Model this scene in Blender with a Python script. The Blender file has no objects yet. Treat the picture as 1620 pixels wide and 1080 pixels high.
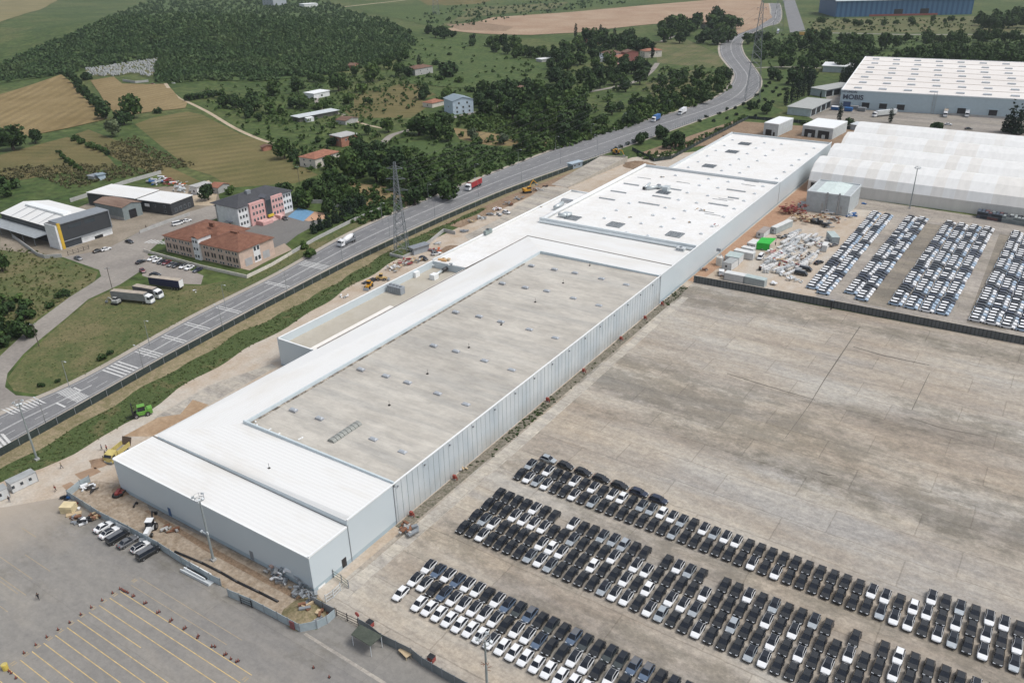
import bpy, bmesh, math, random
import numpy as np
from mathutils import Vector, Matrix
rad = math.radians
random.seed(7); RNG = np.random.default_rng(11)
scene = bpy.context.scene
COL = scene.collection

# ------------------------------------------------------------------ camera, sky, sun, exposure
CAM_H, PITCH, ROLL, YAW, FOCAL = 120.0, .462243, -.0240223, .592803, 1305.7 / 1620.0
_f = np.array([-math.sin(YAW) * math.cos(PITCH), math.cos(YAW) * math.cos(PITCH), -math.sin(PITCH)])
_r0 = np.array([math.cos(YAW), math.sin(YAW), 0.0]); _u0 = np.cross(_r0, _f)
_r = _r0 * math.cos(ROLL) + _u0 * math.sin(ROLL); _u = -_r0 * math.sin(ROLL) + _u0 * math.cos(ROLL)
cam = bpy.data.cameras.new('camera'); camo = bpy.data.objects.new('camera', cam); COL.objects.link(camo)
cam.sensor_width = 36; cam.lens = 36 * FOCAL; cam.clip_start = 1; cam.clip_end = 20000
camo.matrix_world = Matrix([[_r[0], _u[0], -_f[0], 0], [_r[1], _u[1], -_f[1], 0], [_r[2], _u[2], -_f[2], CAM_H], [0, 0, 0, 1]])
scene.camera = camo

SUN_EL, SUN_AZ = 58.0, 68.0          # azimuth of the sun clockwise from +Y
world = bpy.data.worlds.new('World'); scene.world = world; world.use_nodes = True
wn = world.node_tree.nodes; wl = world.node_tree.links; wn.clear()
sky = wn.new('ShaderNodeTexSky'); sky.sky_type = 'NISHITA'; sky.sun_disc = False
sky.sun_elevation = rad(SUN_EL); sky.sun_rotation = rad(SUN_AZ); sky.air_density = 1.0; sky.dust_density = 2.5; sky.ozone_density = 1.0
bg = wn.new('ShaderNodeBackground'); bg.inputs['Strength'].default_value = 0.122
wo = wn.new('ShaderNodeOutputWorld'); hs = wn.new('ShaderNodeHueSaturation'); hs.inputs['Saturation'].default_value = .42   # thin overcast
wl.new(sky.outputs[0], hs.inputs['Color']); wl.new(hs.outputs[0], bg.inputs[0]); wl.new(bg.outputs[0], wo.inputs[0])
sl = bpy.data.lights.new('sun', 'SUN'); sl.energy = 1.7; sl.angle = rad(22); sl.color = (1, .965, .91)
so = bpy.data.objects.new('sun', sl); COL.objects.link(so)
sd = Vector((math.sin(rad(SUN_AZ)) * math.cos(rad(SUN_EL)), math.cos(rad(SUN_AZ)) * math.cos(rad(SUN_EL)), math.sin(rad(SUN_EL))))
so.rotation_euler = sd.to_track_quat('Z', 'Y').to_euler()
scene.view_settings.view_transform = 'Standard'; scene.view_settings.look = 'None'
scene.view_settings.exposure = 0.36; scene.view_settings.gamma = 1.0
scene.cycles.max_bounces = 5; scene.cycles.diffuse_bounces = 2; scene.cycles.volume_bounces = 0
scene.cycles.transparent_max_bounces = 6

# ------------------------------------------------------------------ survey: where a feature of the site stands
def hgt(x, y):                        # the wooded hill beyond the fields
    g = math.exp(-(((x + 980) / 250.0) ** 2 + ((y - 720) / 210.0) ** 2)) - .05
    g2 = math.exp(-(((x + 1500) / 330.0) ** 2 + ((y - 620) / 260.0) ** 2)) - .05
    return 27.0 * max(0, g) + 20.0 * max(0, g2)
def ray(px, py): return _r * ((px - 810) / 1305.7) - _u * ((py - 540) / 1305.7) + _f
def S(px, py, z=0.0):                 # surveyed point of the flat site at height z
    d = ray(px, py); t = (z - CAM_H) / d[2]
    return Vector((d[0] * t, d[1] * t, z))
def T(px, py):                        # surveyed point on the terrain
    d = ray(px, py); t1 = -CAM_H / d[2]; q = S(px, py)
    if hgt(q.x, q.y) == 0 and q.y < 420: return q
    lo = .25 * t1
    n = 160
    for i in range(n):
        t = lo + (t1 - lo) * (i + 1) / n
        if CAM_H + d[2] * t <= hgt(d[0] * t, d[1] * t):
            return Vector((d[0] * t, d[1] * t, hgt(d[0] * t, d[1] * t)))
    return q

# ------------------------------------------------------------------ materials
MATS = {}
def _new(name):
    m = bpy.data.materials.new(name); m.use_nodes = True
    return m, m.node_tree.nodes, m.node_tree.links, m.node_tree.nodes['Principled BSDF']
def c4(c): return (c[0], c[1], c[2], 1.0)
def pos_node(n, l, scale=(1, 1, 1), rot=0.0):
    g = n.new('ShaderNodeNewGeometry'); mp = n.new('ShaderNodeMapping')
    mp.inputs['Scale'].default_value = scale; mp.inputs['Rotation'].default_value = (0, 0, rot)
    l.new(g.outputs['Position'], mp.inputs['Vector']); return mp.outputs[0]
def noise_node(n, l, vec, scale, detail=5, rough=.55):
    t = n.new('ShaderNodeTexNoise'); t.inputs['Scale'].default_value = scale; t.inputs['Detail'].default_value = detail
    t.inputs['Roughness'].default_value = rough; l.new(vec, t.inputs['Vector']); return t.outputs['Fac']
def ramp_node(n, l, fac, stops):
    r = n.new('ShaderNodeValToRGB'); e = r.color_ramp.elements
    while len(e) > 1: e.remove(e[-1])
    e[0].position = stops[0][0]; e[0].color = c4(stops[0][1])
    for p, c in stops[1:]:
        x = e.new(p); x.color = c4(c)
    l.new(fac, r.inputs['Fac']); return r.outputs['Color']
def mix_node(n, l, fac, a, b, mode='MIX'):
    m = n.new('ShaderNodeMix'); m.data_type = 'RGBA'; m.blend_type = mode
    if isinstance(fac, float): m.inputs[0].default_value = fac
    else: l.new(fac, m.inputs[0])
    for v, i in ((a, 6), (b, 7)):
        if isinstance(v, tuple): m.inputs[i].default_value = c4(v)
        else: l.new(v, m.inputs[i])
    return m.outputs[2]
def map_node(n, l, v, a, b, c=0.0, d=1.0):
    m = n.new('ShaderNodeMapRange'); l.new(v, m.inputs[0])
    for i, x in enumerate((a, b, c, d)): m.inputs[i + 1].default_value = x
    return m.outputs[0]
def bump_to(n, l, b, h, strength, dist):
    k = n.new('ShaderNodeBump'); k.inputs['Strength'].default_value = strength; k.inputs['Distance'].default_value = dist
    l.new(h, k.inputs['Height']); l.new(k.outputs[0], b.inputs['Normal'])
def plain(name, col, rough=.6, metal=0.0, var=.12, scale=.6, coat=0.0):
    """one colour with a little wear"""
    if name in MATS: return MATS[name]
    m, n, l, b = _new(name)
    if var:
        f = noise_node(n, l, pos_node(n, l), scale, 4)
        lo = tuple(c * (1 - var) for c in col); hi = tuple(min(1, c * (1 + var)) for c in col)
        l.new(ramp_node(n, l, f, [(.3, lo), (.7, hi)]), b.inputs['Base Color'])
    else: b.inputs['Base Color'].default_value = c4(col)
    b.inputs['Roughness'].default_value = rough; b.inputs['Metallic'].default_value = metal
    if coat: b.inputs['Coat Weight'].default_value = coat; b.inputs['Coat Roughness'].default_value = .05
    MATS[name] = m; return m
def patchy(name, stops, scale, stops2=None, scale2=.4, mixf=.5, rough=.9, stretch=(1, 1, 1), rot=0.0, fine=None, bump=0.0, bumpscale=1.0):
    """big irregular patches (stops) blended with smaller ones (stops2)"""
    if name in MATS: return MATS[name]
    m, n, l, b = _new(name)
    v = pos_node(n, l, stretch, rot)
    c = ramp_node(n, l, noise_node(n, l, v, scale, 6, .6), stops)
    if stops2:
        v2 = pos_node(n, l)
        c = mix_node(n, l, mixf, c, ramp_node(n, l, noise_node(n, l, v2, scale2, 6, .65), stops2))
    if fine:
        v3 = pos_node(n, l)
        f = ramp_node(n, l, noise_node(n, l, v3, fine[0], 3, .6), [(.3, (1 - fine[1],) * 3), (.7, (1 + fine[1],) * 3)])
        c = mix_node(n, l, 1.0, c, f, 'MULTIPLY')
    l.new(c, b.inputs['Base Color']); b.inputs['Roughness'].default_value = rough
    b.inputs['Specular IOR Level'].default_value = .25
    if bump: bump_to(n, l, b, noise_node(n, l, pos_node(n, l), bumpscale, 4), bump, .3)
    MATS[name] = m; return m

# ------------------------------------------------------------------ mesh helpers
class MB:
    def __init__(s): s.v = []; s.f = []; s.m = []; s.cur = 0
    def mat(s, i): s.cur = i; return s
    def face(s, pts):
        k = len(s.v); s.v += [tuple(p) for p in pts]; s.f.append(tuple(range(k, k + len(pts)))); s.m.append(s.cur); return s
    def raw(s, vs, fs):
        k = len(s.v); s.v += [tuple(p) for p in vs]
        for f in fs: s.f.append(tuple(k + i for i in f)); s.m.append(s.cur)
        return s
    def box(s, x0, y0, z0, x1, y1, z1):
        if x1 < x0: x0, x1 = x1, x0
        if y1 < y0: y0, y1 = y1, y0
        v = [(x0, y0, z0), (x1, y0, z0), (x1, y1, z0), (x0, y1, z0), (x0, y0, z1), (x1, y0, z1), (x1, y1, z1), (x0, y1, z1)]
        return s.raw(v, [(3, 2, 1, 0), (4, 5, 6, 7), (0, 1, 5, 4), (1, 2, 6, 5), (2, 3, 7, 6), (3, 0, 4, 7)])
    def obox(s, c, size, rz=0.0, rx=0.0, ry=0.0):
        M = Matrix.Translation(Vector(c)) @ Matrix.Rotation(rz, 4, 'Z') @ Matrix.Rotation(rx, 4, 'X') @ Matrix.Rotation(ry, 4, 'Y')
        a, b, d = size[0] / 2, size[1] / 2, size[2] / 2
        v = [M @ Vector(p) for p in ((-a, -b, -d), (a, -b, -d), (a, b, -d), (-a, b, -d), (-a, -b, d), (a, -b, d), (a, b, d), (-a, b, d))]
        return s.raw(v, [(3, 2, 1, 0), (4, 5, 6, 7), (0, 1, 5, 4), (1, 2, 6, 5), (2, 3, 7, 6), (3, 0, 4, 7)])
    def prism(s, poly, z0, z1):
        n = len(poly)
        a = sum(poly[i][0] * poly[(i + 1) % n][1] - poly[(i + 1) % n][0] * poly[i][1] for i in range(n))
        if a < 0: poly = poly[::-1]
        v = [(p[0], p[1], z0) for p in poly] + [(p[0], p[1], z1) for p in poly]
        return s.raw(v, [tuple(range(n - 1, -1, -1)), tuple(range(n, 2 * n))] + [(i, (i + 1) % n, n + (i + 1) % n, n + i) for i in range(n)])
    def tube(s, p, q, r, r2=None, n=6):
        p = Vector(p); q = Vector(q); r2 = r if r2 is None else r2
        d = (q - p)
        if d.length < 1e-6: return s
        qd = d.to_track_quat('Z', 'Y'); v = []
        for k, (o, rr) in enumerate(((p, r), (q, r2))):
            for i in range(n):
                a = 2 * math.pi * i / n; v.append(o + qd @ Vector((rr * math.cos(a), rr * math.sin(a), 0)))
        return s.raw(v, [(i, (i + 1) % n, n + (i + 1) % n, n + i) for i in range(n)] + [tuple(range(n - 1, -1, -1)), tuple(range(n, 2 * n))])
    def path(s, pts, r, n=5):
        for a, b in zip(pts, pts[1:]): s.tube(a, b, r, n=n)
        return s
    def loft(s, rings, caps=True):
        n = len(rings[0]); v = [p for r in rings for p in r]; f = []
        for k in range(len(rings) - 1):
            for i in range(n): f.append((k * n + i, k * n + (i + 1) % n, (k + 1) * n + (i + 1) % n, (k + 1) * n + i))
        if caps: f += [tuple(range(n - 1, -1, -1)), tuple(range((len(rings) - 1) * n, len(rings) * n))]
        return s.raw(v, f)
    def mesh(s, name, mats):
        me = bpy.data.meshes.new(name); me.from_pydata([tuple(p) for p in s.v], [], s.f)
        for m in (mats if isinstance(mats, (list, tuple)) else [mats]): me.materials.append(m)
        if any(s.m): me.polygons.foreach_set('material_index', s.m)
        me.update(); return me
    def build(s, name, mats, parent=None, smooth=False, label=None):
        o = bpy.data.objects.new(name, s.mesh(name, mats)); COL.objects.link(o)
        if parent is not None: o.parent = parent
        if smooth: o.data.polygons.foreach_set('use_smooth', [True] * len(o.data.polygons))
        if label: o['label'] = label
        return o
def tag(o, label, cat, group=None, kind=None):
    o['label'] = label; o['category'] = cat
    if group: o['group'] = group
    if kind: o['kind'] = kind
    return o
def thing(name, label, cat, loc=(0, 0, 0), rz=0.0, group=None):
    o = bpy.data.objects.new(name, None); o.empty_display_size = .5; COL.objects.link(o)
    o.location = loc; o.rotation_euler = (0, 0, rz)
    return tag(o, label, cat, group)
def dup(root, loc, rz, label, group=None, scale=None):
    r = root.copy(); COL.objects.link(r); r.location = loc; r.rotation_euler = (0, 0, rz); r['label'] = label
    if group: r['group'] = group
    if scale: r.scale = scale
    for ch in root.children:
        c = ch.copy(); COL.objects.link(c); c.parent = r
        for g in ch.children:
            d = g.copy(); COL.objects.link(d); d.parent = c
    return r
def struct(name, mb, mats):
    o = mb.build(name, mats); o['kind'] = 'structure'; return o
GRID = 12.0
def sheet(name, pts, mat, z, kind='structure'):
    """a ground sheet of the given outline (site points), draped a little above the terrain"""
    bm = bmesh.new(); vs = [bm.verts.new((p[0], p[1], 0)) for p in pts]; bm.faces.new(vs)
    bmesh.ops.triangulate(bm, faces=bm.faces[:]); bm.normal_update()
    hill = any(hgt(p[0], p[1]) > 0 for p in pts)
    if hill:
        xs = [p[0] for p in pts]; ys = [p[1] for p in pts]
        for ax, (a, b) in enumerate(((min(xs), max(xs)), (min(ys), max(ys)))):
            k = math.ceil(a / GRID)
            while k * GRID < b:
                co = (k * GRID, 0, 0) if ax == 0 else (0, k * GRID, 0); no = (1, 0, 0) if ax == 0 else (0, 1, 0)
                bmesh.ops.bisect_plane(bm, geom=bm.verts[:] + bm.edges[:] + bm.faces[:], plane_co=co, plane_no=no); k += 1
    for v in bm.verts: v.co.z = (hgt(v.co.x, v.co.y) + z * 4 + .35) if hill else z
    for f in bm.faces:
        if f.normal.z < 0: f.normal_flip()
    me = bpy.data.meshes.new(name); bm.to_mesh(me); bm.free(); me.materials.append(mat)
    o = bpy.data.objects.new(name, me); COL.objects.link(o); o['kind'] = kind
    return o
def ribbon(name, left, right, mat, z):
    mb = MB()
    for i in range(len(left) - 1): mb.face([(left[i][0], left[i][1], z), (right[i][0], right[i][1], z), (right[i + 1][0], right[i + 1][1], z), (left[i + 1][0], left[i + 1][1], z)])
    return struct(name, mb, mat)
def offset_line(pts, d):
    out = []
    for i, p in enumerate(pts):
        a = Vector(pts[max(0, i - 1)][:2]); b = Vector(pts[min(len(pts) - 1, i + 1)][:2]); t = (b - a).normalized()
        out.append((p[0] - t.y * d, p[1] + t.x * d))
    return out
def smooth_line(pts, n=4):
    P = [Vector((p[0], p[1])) for p in pts]; out = []
    for i in range(len(P) - 1):
        a, b, c, d = P[max(0, i - 1)], P[i], P[i + 1], P[min(len(P) - 1, i + 2)]
        for k in range(n):
            t = k / n
            out.append(.5 * ((2 * b) + (c - a) * t + (2 * a - 5 * b + 4 * c - d) * t * t + (3 * b - a - 3 * c + d) * t ** 3))
    out.append(P[-1]); return [(p.x, p.y) for p in out]
_ones = 'first second third fourth fifth sixth seventh eighth ninth tenth eleventh twelfth thirteenth fourteenth fifteenth sixteenth seventeenth eighteenth nineteenth'.split()
def nth(i):
    if i <= 19: return _ones[i - 1]
    t = {2: 'twent', 3: 'thirt', 4: 'fort', 5: 'fift', 6: 'sixt', 7: 'sevent', 8: 'eight', 9: 'ninet'}[i // 10]
    return t + 'ieth' if i % 10 == 0 else t + 'y-' + _ones[i % 10 - 1]
# ------------------------------------------------------------------ ground materials
M_GRASS = patchy('meadow', [(.38, (.036, .072, .015)), (.5, (.068, .104, .026)), (.62, (.122, .132, .046))], .011,
                 [(.38, (.026, .052, .012)), (.62, (.088, .108, .036))], .09, .5, fine=(.22, .42), bump=.5, bumpscale=.8)
M_LUSH = patchy('green_grass', [(.38, (.044, .088, .019)), (.62, (.084, .122, .033))], .04, [(.38, (.030, .056, .014)), (.62, (.088, .112, .038))], .25, .5, fine=(.3, .4), bump=.5, bumpscale=1)
M_VERGE = patchy('verge_grass', [(.36, (.060, .095, .026)), (.5, (.105, .118, .042)), (.62, (.185, .155, .078))], .05, [(.35, (.055, .08, .028)), (.65, (.16, .14, .07))], .35, .5, fine=(1.2, .3), bump=.5, bumpscale=1)
M_BANK = patchy('bank_grass', [(.36, (.066, .090, .030)), (.55, (.075, .105, .035)), (.62, (.17, .14, .07))], .12, [(.35, (.03, .055, .015)), (.65, (.09, .115, .04))], .8, .5, fine=(2.0, .35), bump=.9, bumpscale=1.5)
M_CROP = patchy('green_crop', [(.35, (.05, .085, .026)), (.65, (.075, .112, .035))], .03, fine=(.7, .3), bump=.6, bumpscale=.8)
M_DIRT = patchy('site_dirt', [(.36, (.40, .31, .225)), (.5, (.465, .395, .32)), (.62, (.48, .45, .40))], .05, [(.38, (.38, .305, .23)), (.62, (.50, .455, .395))], .25, .4, stretch=(1.3, .4, 1), fine=(1.5, .12))
M_SOIL = patchy('brown_soil', [(.3, (.18, .115, .07)), (.5, (.25, .17, .11)), (.7, (.32, .24, .165))], .1, [(.35, (.16, .11, .07)), (.65, (.33, .25, .18))], .6, .5, fine=(2.0, .25), bump=.8, bumpscale=1)
M_RED = patchy('red_soil', [(.3, (.32, .17, .10)), (.7, (.42, .27, .18))], .1, [(.35, (.28, .16, .10)), (.65, (.42, .29, .2))], .6, .5, fine=(2.0, .2))
M_VDIRT = patchy('dry_verge', [(.38, (.20, .165, .095)), (.62, (.31, .25, .16))], .1, [(.38, (.12, .125, .05)), (.62, (.31, .25, .165))], .5, .5, fine=(2.0, .2))
M_QUARRY = patchy('bare_earth', [(.38, (.27, .17, .15)), (.5, (.32, .22, .195)), (.62, (.37, .295, .24))], .008, [(.35, (.34, .22, .17)), (.65, (.47, .36, .28))], .03, .5, stretch=(1, 2.5, 1), fine=(.3, .1))
M_QEDGE = patchy('orange_earth', [(.3, (.29, .19, .125)), (.7, (.38, .285, .20))], .02, fine=(.3, .15))
M_PATH = patchy('dirt_track', [(.3, (.36, .29, .2)), (.7, (.48, .40, .30))], .08, fine=(.8, .15))
M_LANE = patchy('lane_tarmac', [(.38, (.235, .215, .195)), (.62, (.30, .275, .245))], .06, fine=(.8, .12))
def field_mat(name, lo, hi, ang, pitch, amt):
    m, n, l, b = _new(name); v = pos_node(n, l)
    c = ramp_node(n, l, noise_node(n, l, v, .02, 6, .65), [(.32, lo), (.68, hi)])
    vr = pos_node(n, l, (1, 1, 1), rad(ang))
    w = n.new('ShaderNodeTexWave'); w.inputs['Scale'].default_value = .314 / pitch * 1.0; w.inputs['Distortion'].default_value = 9
    w.inputs['Detail'].default_value = 3; w.inputs['Detail Scale'].default_value = .08; l.new(vr, w.inputs['Vector'])
    f = ramp_node(n, l, w.outputs['Fac'], [(.2, (1 - amt,) * 3), (.8, (1 + amt,) * 3)])
    nm = noise_node(n, l, pos_node(n, l), .035, 3, .5); f = mix_node(n, l, map_node(n, l, nm, .35, .65), (1, 1, 1), f)
    c = mix_node(n, l, 1.0, c, f, 'MULTIPLY')
    f2 = ramp_node(n, l, noise_node(n, l, pos_node(n, l), .6, 4, .7), [(.3, (.82,) * 3), (.7, (1.15,) * 3)])
    c = mix_node(n, l, 1.0, c, f2, 'MULTIPLY')
    l.new(c, b.inputs['Base Color']); b.inputs['Roughness'].default_value = 1; b.inputs['Specular IOR Level'].default_value = .1
    MATS[name] = m; return m
M_STUBBLE = field_mat('mown_hayfield', (.175, .13, .060), (.255, .195, .100), -42, 9, .13)
M_STUBBLE2 = field_mat('mown_hayfield_small', (.195, .145, .072), (.265, .205, .11), -10, 8, .08)
M_OLIVE = field_mat('pasture_stripes', (.105, .105, .042), (.18, .15, .072), 28, 11, .13)
M_OLIVE2 = field_mat('dry_pasture', (.10, .10, .042), (.18, .145, .070), 60, 9, .10)
M_YELLOW = field_mat('pale_field', (.17, .155, .08), (.23, .2, .105), 30, 14, .08)

def slab_mat(name, stops, big, lane, slab, stain, joint=.1, rough=.85, axis=0.0, tint=None, stainscale=.06, amp=1.0, bands=()):
    """weathered concrete: laid lanes, blotches, dark mould stains, tyre marks and slab joints"""
    m, n, l, b = _new(name)
    def mul(c, f): return mix_node(n, l, 1.0, c, f, 'MULTIPLY')
    def band(f, lo, hi, a, z): return ramp_node(n, l, f, [(lo, tuple(1 + (q - 1) * amp for q in a)), (hi, tuple(1 + (q - 1) * amp for q in z))])
    c = ramp_node(n, l, noise_node(n, l, pos_node(n, l, (.35, 1.2, 1), axis), big, 8, .68), stops)
    v = pos_node(n, l, (.010, 1.0 / lane, 1), axis)
    c = mul(c, band(noise_node(n, l, v, 1.0, 3, .6), .36, .64, (.88, .885, .90), (1.10, 1.09, 1.06)))
    c = mul(c, band(noise_node(n, l, pos_node(n, l, (.75, 1.2, 1), axis), .42, 10, .86), .41, .59, (.80, .80, .81), (1.15, 1.14, 1.12)))
    c = mul(c, band(noise_node(n, l, pos_node(n, l, (.16, 1.8, 1), axis), .30, 9, .8), .40, .62, (.935, .935, .935), (1.05, 1.05, 1.05)))
    s1 = noise_node(n, l, pos_node(n, l, (.75, 1.2, 1), axis), stainscale, 10, .78)
    s2 = noise_node(n, l, pos_node(n, l, (.14, 1, 1), axis), .035, 4, .55)
    add = n.new('ShaderNodeMath'); add.operation = 'MULTIPLY'; l.new(s1, add.inputs[0]); l.new(map_node(n, l, s2, .40, .64, .66, 1.22), add.inputs[1])
    c = mix_node(n, l, map_node(n, l, add.outputs[0], .46, .60, 0, stain), c, (.125, .115, .090))
    for (ax, ay), (bx_, by_), hw_, k_ in bands:        # long mould-darkened lanes
        dx, dy = bx_ - ax, by_ - ay; ln = math.hypot(dx, dy); g = n.new('ShaderNodeNewGeometry'); ds = []
        for vx, vy in ((-dy / ln, dx / ln), (dx / ln, dy / ln)):
            dp = n.new('ShaderNodeVectorMath'); dp.operation = 'DOT_PRODUCT'; l.new(g.outputs['Position'], dp.inputs[0]); dp.inputs[1].default_value = (vx, vy, 0)
            sb = n.new('ShaderNodeMath'); sb.operation = 'SUBTRACT'; l.new(dp.outputs['Value'], sb.inputs[0]); sb.inputs[1].default_value = vx * (ax + bx_) / 2 + vy * (ay + by_) / 2; ab = n.new('ShaderNodeMath'); ab.operation = 'ABSOLUTE'; l.new(sb.outputs[0], ab.inputs[0]); ds.append(ab.outputs[0])
        f = map_node(n, l, ds[0], hw_ * .3, hw_ * 1.3, 1, 0); f2 = map_node(n, l, ds[1], ln * .3, ln * .55, 1, 0)
        mm = n.new('ShaderNodeMath'); mm.operation = 'MULTIPLY'; l.new(f, mm.inputs[0]); l.new(f2, mm.inputs[1]); m2 = n.new('ShaderNodeMath'); m2.operation = 'MULTIPLY'; l.new(mm.outputs[0], m2.inputs[0]); l.new(map_node(n, l, noise_node(n, l, pos_node(n, l, (.8, 1.15, 1), axis), .16, 10, .78), .43, .60, 0, k_), m2.inputs[1])
        c = mix_node(n, l, m2.outputs[0], c, (.135, .125, .10))
    br = n.new('ShaderNodeTexBrick'); br.offset = .37; br.inputs['Scale'].default_value = 1.0
    br.inputs['Brick Width'].default_value = slab[0]; br.inputs['Row Height'].default_value = slab[1]; br.inputs['Mortar Size'].default_value = joint
    br.inputs['Mortar Smooth'].default_value = .3
    br.inputs['Color1'].default_value = (.94, .94, .95, 1); br.inputs['Color2'].default_value = (1.06, 1.055, 1.04, 1); br.inputs['Mortar'].default_value = (.78, .77, .76, 1)
    wob = n.new('ShaderNodeVectorMath'); wob.operation = 'ADD'; l.new(pos_node(n, l, (1, 1, 0), axis), wob.inputs[0])
    wn2 = n.new('ShaderNodeTexNoise'); wn2.inputs['Scale'].default_value = .5; l.new(pos_node(n, l), wn2.inputs['Vector']); sc2 = n.new('ShaderNodeVectorMath'); sc2.operation = 'SCALE'; sc2.inputs['Scale'].default_value = .5; l.new(wn2.outputs['Color'], sc2.inputs[0]); l.new(sc2.outputs[0], wob.inputs[1])
    l.new(wob.outputs[0], br.inputs['Vector'])
    c = mul(c, br.outputs['Color'])
    c = mul(c, band(noise_node(n, l, pos_node(n, l), 1.1, 6, .8), .38, .62, (.86,) * 3, (1.12,) * 3))
    if tint:                           # earth tracked onto the surface, thinning out away from the site road
        (ax, ay), (bx_, by_), col = tint; dx, dy = bx_ - ax, by_ - ay; dd = dx * dx + dy * dy
        g = n.new('ShaderNodeNewGeometry'); dp = n.new('ShaderNodeVectorMath'); dp.operation = 'DOT_PRODUCT'; l.new(g.outputs['Position'], dp.inputs[0]); dp.inputs[1].default_value = (dx / dd, dy / dd, 0)
        base = (ax * dx + ay * dy) / dd; nz = noise_node(n, l, pos_node(n, l), .09, 6, .65); ad = n.new('ShaderNodeMath'); ad.operation = 'MULTIPLY_ADD'; l.new(nz, ad.inputs[0]); ad.inputs[1].default_value = 1.0; l.new(dp.outputs['Value'], ad.inputs[2])
        c = mix_node(n, l, map_node(n, l, ad.outputs[0], base + .3, base + 1.35, .9, 0), c, mul(col, band(nz, .38, .62, (.85,) * 3, (1.1,) * 3)))
    l.new(c, b.inputs['Base Color']); b.inputs['Roughness'].default_value = rough; b.inputs['Specular IOR Level'].default_value = .3
    MATS[name] = m; return m
M_LOT = slab_mat('stained_concrete', [(.36, (.335, .287, .234)), (.5, (.38, .343, .295)), (.62, (.40, .38, .347))], .035, 9, (26, 9.2), .5, joint=.16, axis=rad(1.0), stainscale=.15, bands=((tuple(S(1010, 640)[:2]), tuple(S(1330, 780)[:2]), 7, .8), (tuple(S(1230, 740)[:2]), tuple(S(1680, 900)[:2]), 6, .75), (tuple(S(1280, 640)[:2]), tuple(S(1680, 720)[:2]), 6, .5), (tuple(S(1380, 520)[:2]), tuple(S(1700, 590)[:2]), 9, .5)))
M_LOT2 = slab_mat('far_lot_concrete', [(.36, (.315, .285, .25)), (.62, (.375, .345, .31))], .04, 12, (12, 6), .35)
M_AISLE = slab_mat('aisle_concrete', [(.3, (.20, .18, .15)), (.7, (.28, .25, .21))], .08, 7, (10, 6), .4)
M_PARK = slab_mat('worn_asphalt', [(.36, (.208, .201, .190)), (.5, (.245, .235, .219)), (.62, (.282, .264, .236))], .05, 16, (60, 18), .55, joint=.04, stainscale=.09, amp=.5, tint=(tuple(S(40, 795)[:2]), tuple(S(95, 885)[:2]), (.42, .36, .29)))
M_APRON = slab_mat('light_concrete_strip', [(.3, (.36, .33, .29)), (.7, (.46, .43, .38))], .1, 5, (9, 4), .3)
M_DOCK = slab_mat('dock_yard', [(.3, (.27, .25, .22)), (.7, (.34, .31, .28))], .04, 10, (14, 8), .3)
M_ROAD = patchy('road_asphalt', [(.36, (.165, .167, .173)), (.64, (.215, .216, .218))], .05, [(.38, (.15, .152, .16)), (.62, (.225, .225, .226))], .25, .4, fine=(2, .1), rough=.8, stretch=(1.4, .25, 1))
M_SHOULDER = patchy('road_shoulder', [(.3, (.33, .295, .25)), (.7, (.42, .38, .33))], .1, fine=(1.5, .12))
M_WHITE = plain('road_paint_white', (.56, .56, .545), .7, var=.2, scale=1.5)
M_YELLOWP = plain('road_paint_yellow', (.58, .42, .17), .7, var=.25, scale=1.0)
M_YELLOWF = plain('road_paint_worn', (.36, .29, .185), .8, var=.2, scale=1.0)
M_COURT = patchy('court_asphalt', [(.3, (.155, .15, .145)), (.7, (.19, .185, .175))], .1, fine=(1, .1))
M_BLUEC = plain('court_blue', (.13, .27, .42), .7); M_ORANGEC = plain('court_orange', (.50, .30, .19), .7)

# ------------------------------------------------------------------ the land
def axis_line(a, b, fine0, fine1):
    o = []; x = a
    while x < b:
        o.append(x)
        d = max(0, fine0 - x, x - fine1); x += GRID if d == 0 else GRID + d * .35
    o.append(b); return o
xs = axis_line(-9000, 7000, -2604, 480); ys = axis_line(-1500, 12000, -96, 1700)
xs = sorted(set([GRID * round(x / GRID) for x in xs])); ys = sorted(set([GRID * round(y / GRID) for y in ys]))
gv = [(x, y, hgt(x, y)) for y in ys for x in xs]; nx = len(xs)
gf = [(j * nx + i, j * nx + i + 1, (j + 1) * nx + i + 1, (j + 1) * nx + i) for j in range(len(ys) - 1) for i in range(nx - 1)]
gm = bpy.data.meshes.new('ground'); gm.from_pydata(gv, [], gf); gm.materials.append(M_GRASS)
gm.polygons.foreach_set('use_smooth', [True] * len(gm.polygons))
go = bpy.data.objects.new('ground', gm); COL.objects.link(go); go['kind'] = 'structure'
P3 = lambda pts, ox=0, oy=0: [T(ox + x / 3, oy + y / 3) for x, y in pts]
sheet('field', [T(*p) for p in [(-60, 168), (0, 150), (97, 119), (112, 130), (135, 157), (160, 177), (165, 190), (110, 203), (45, 216), (0, 209), (-60, 196)]], M_STUBBLE, .01)
sheet('field', P3([(430, 385), (540, 368), (580, 400), (700, 405), (790, 403), (820, 430), (850, 470), (890, 490), (880, 515), (700, 535), (560, 555), (500, 490), (470, 440)]), M_STUBBLE2, .01)
sheet('field', P3([(640, 590), (720, 560), (890, 530), (960, 545), (1150, 640), (1300, 690), (1350, 740), (1450, 800), (1510, 830), (1400, 870), (1100, 890), (1000, 830), (900, 800), (760, 690)]), M_OLIVE, .01)
sheet('field', P3([(-100, 770), (0, 735), (320, 650), (450, 700), (520, 750), (560, 800), (300, 820), (100, 855), (-100, 850)]), M_OLIVE2, .01)
sheet('field', P3([(350, 640), (420, 615), (640, 700), (800, 790), (950, 860), (900, 880), (560, 760)]), M_OLIVE2, .012)
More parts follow.
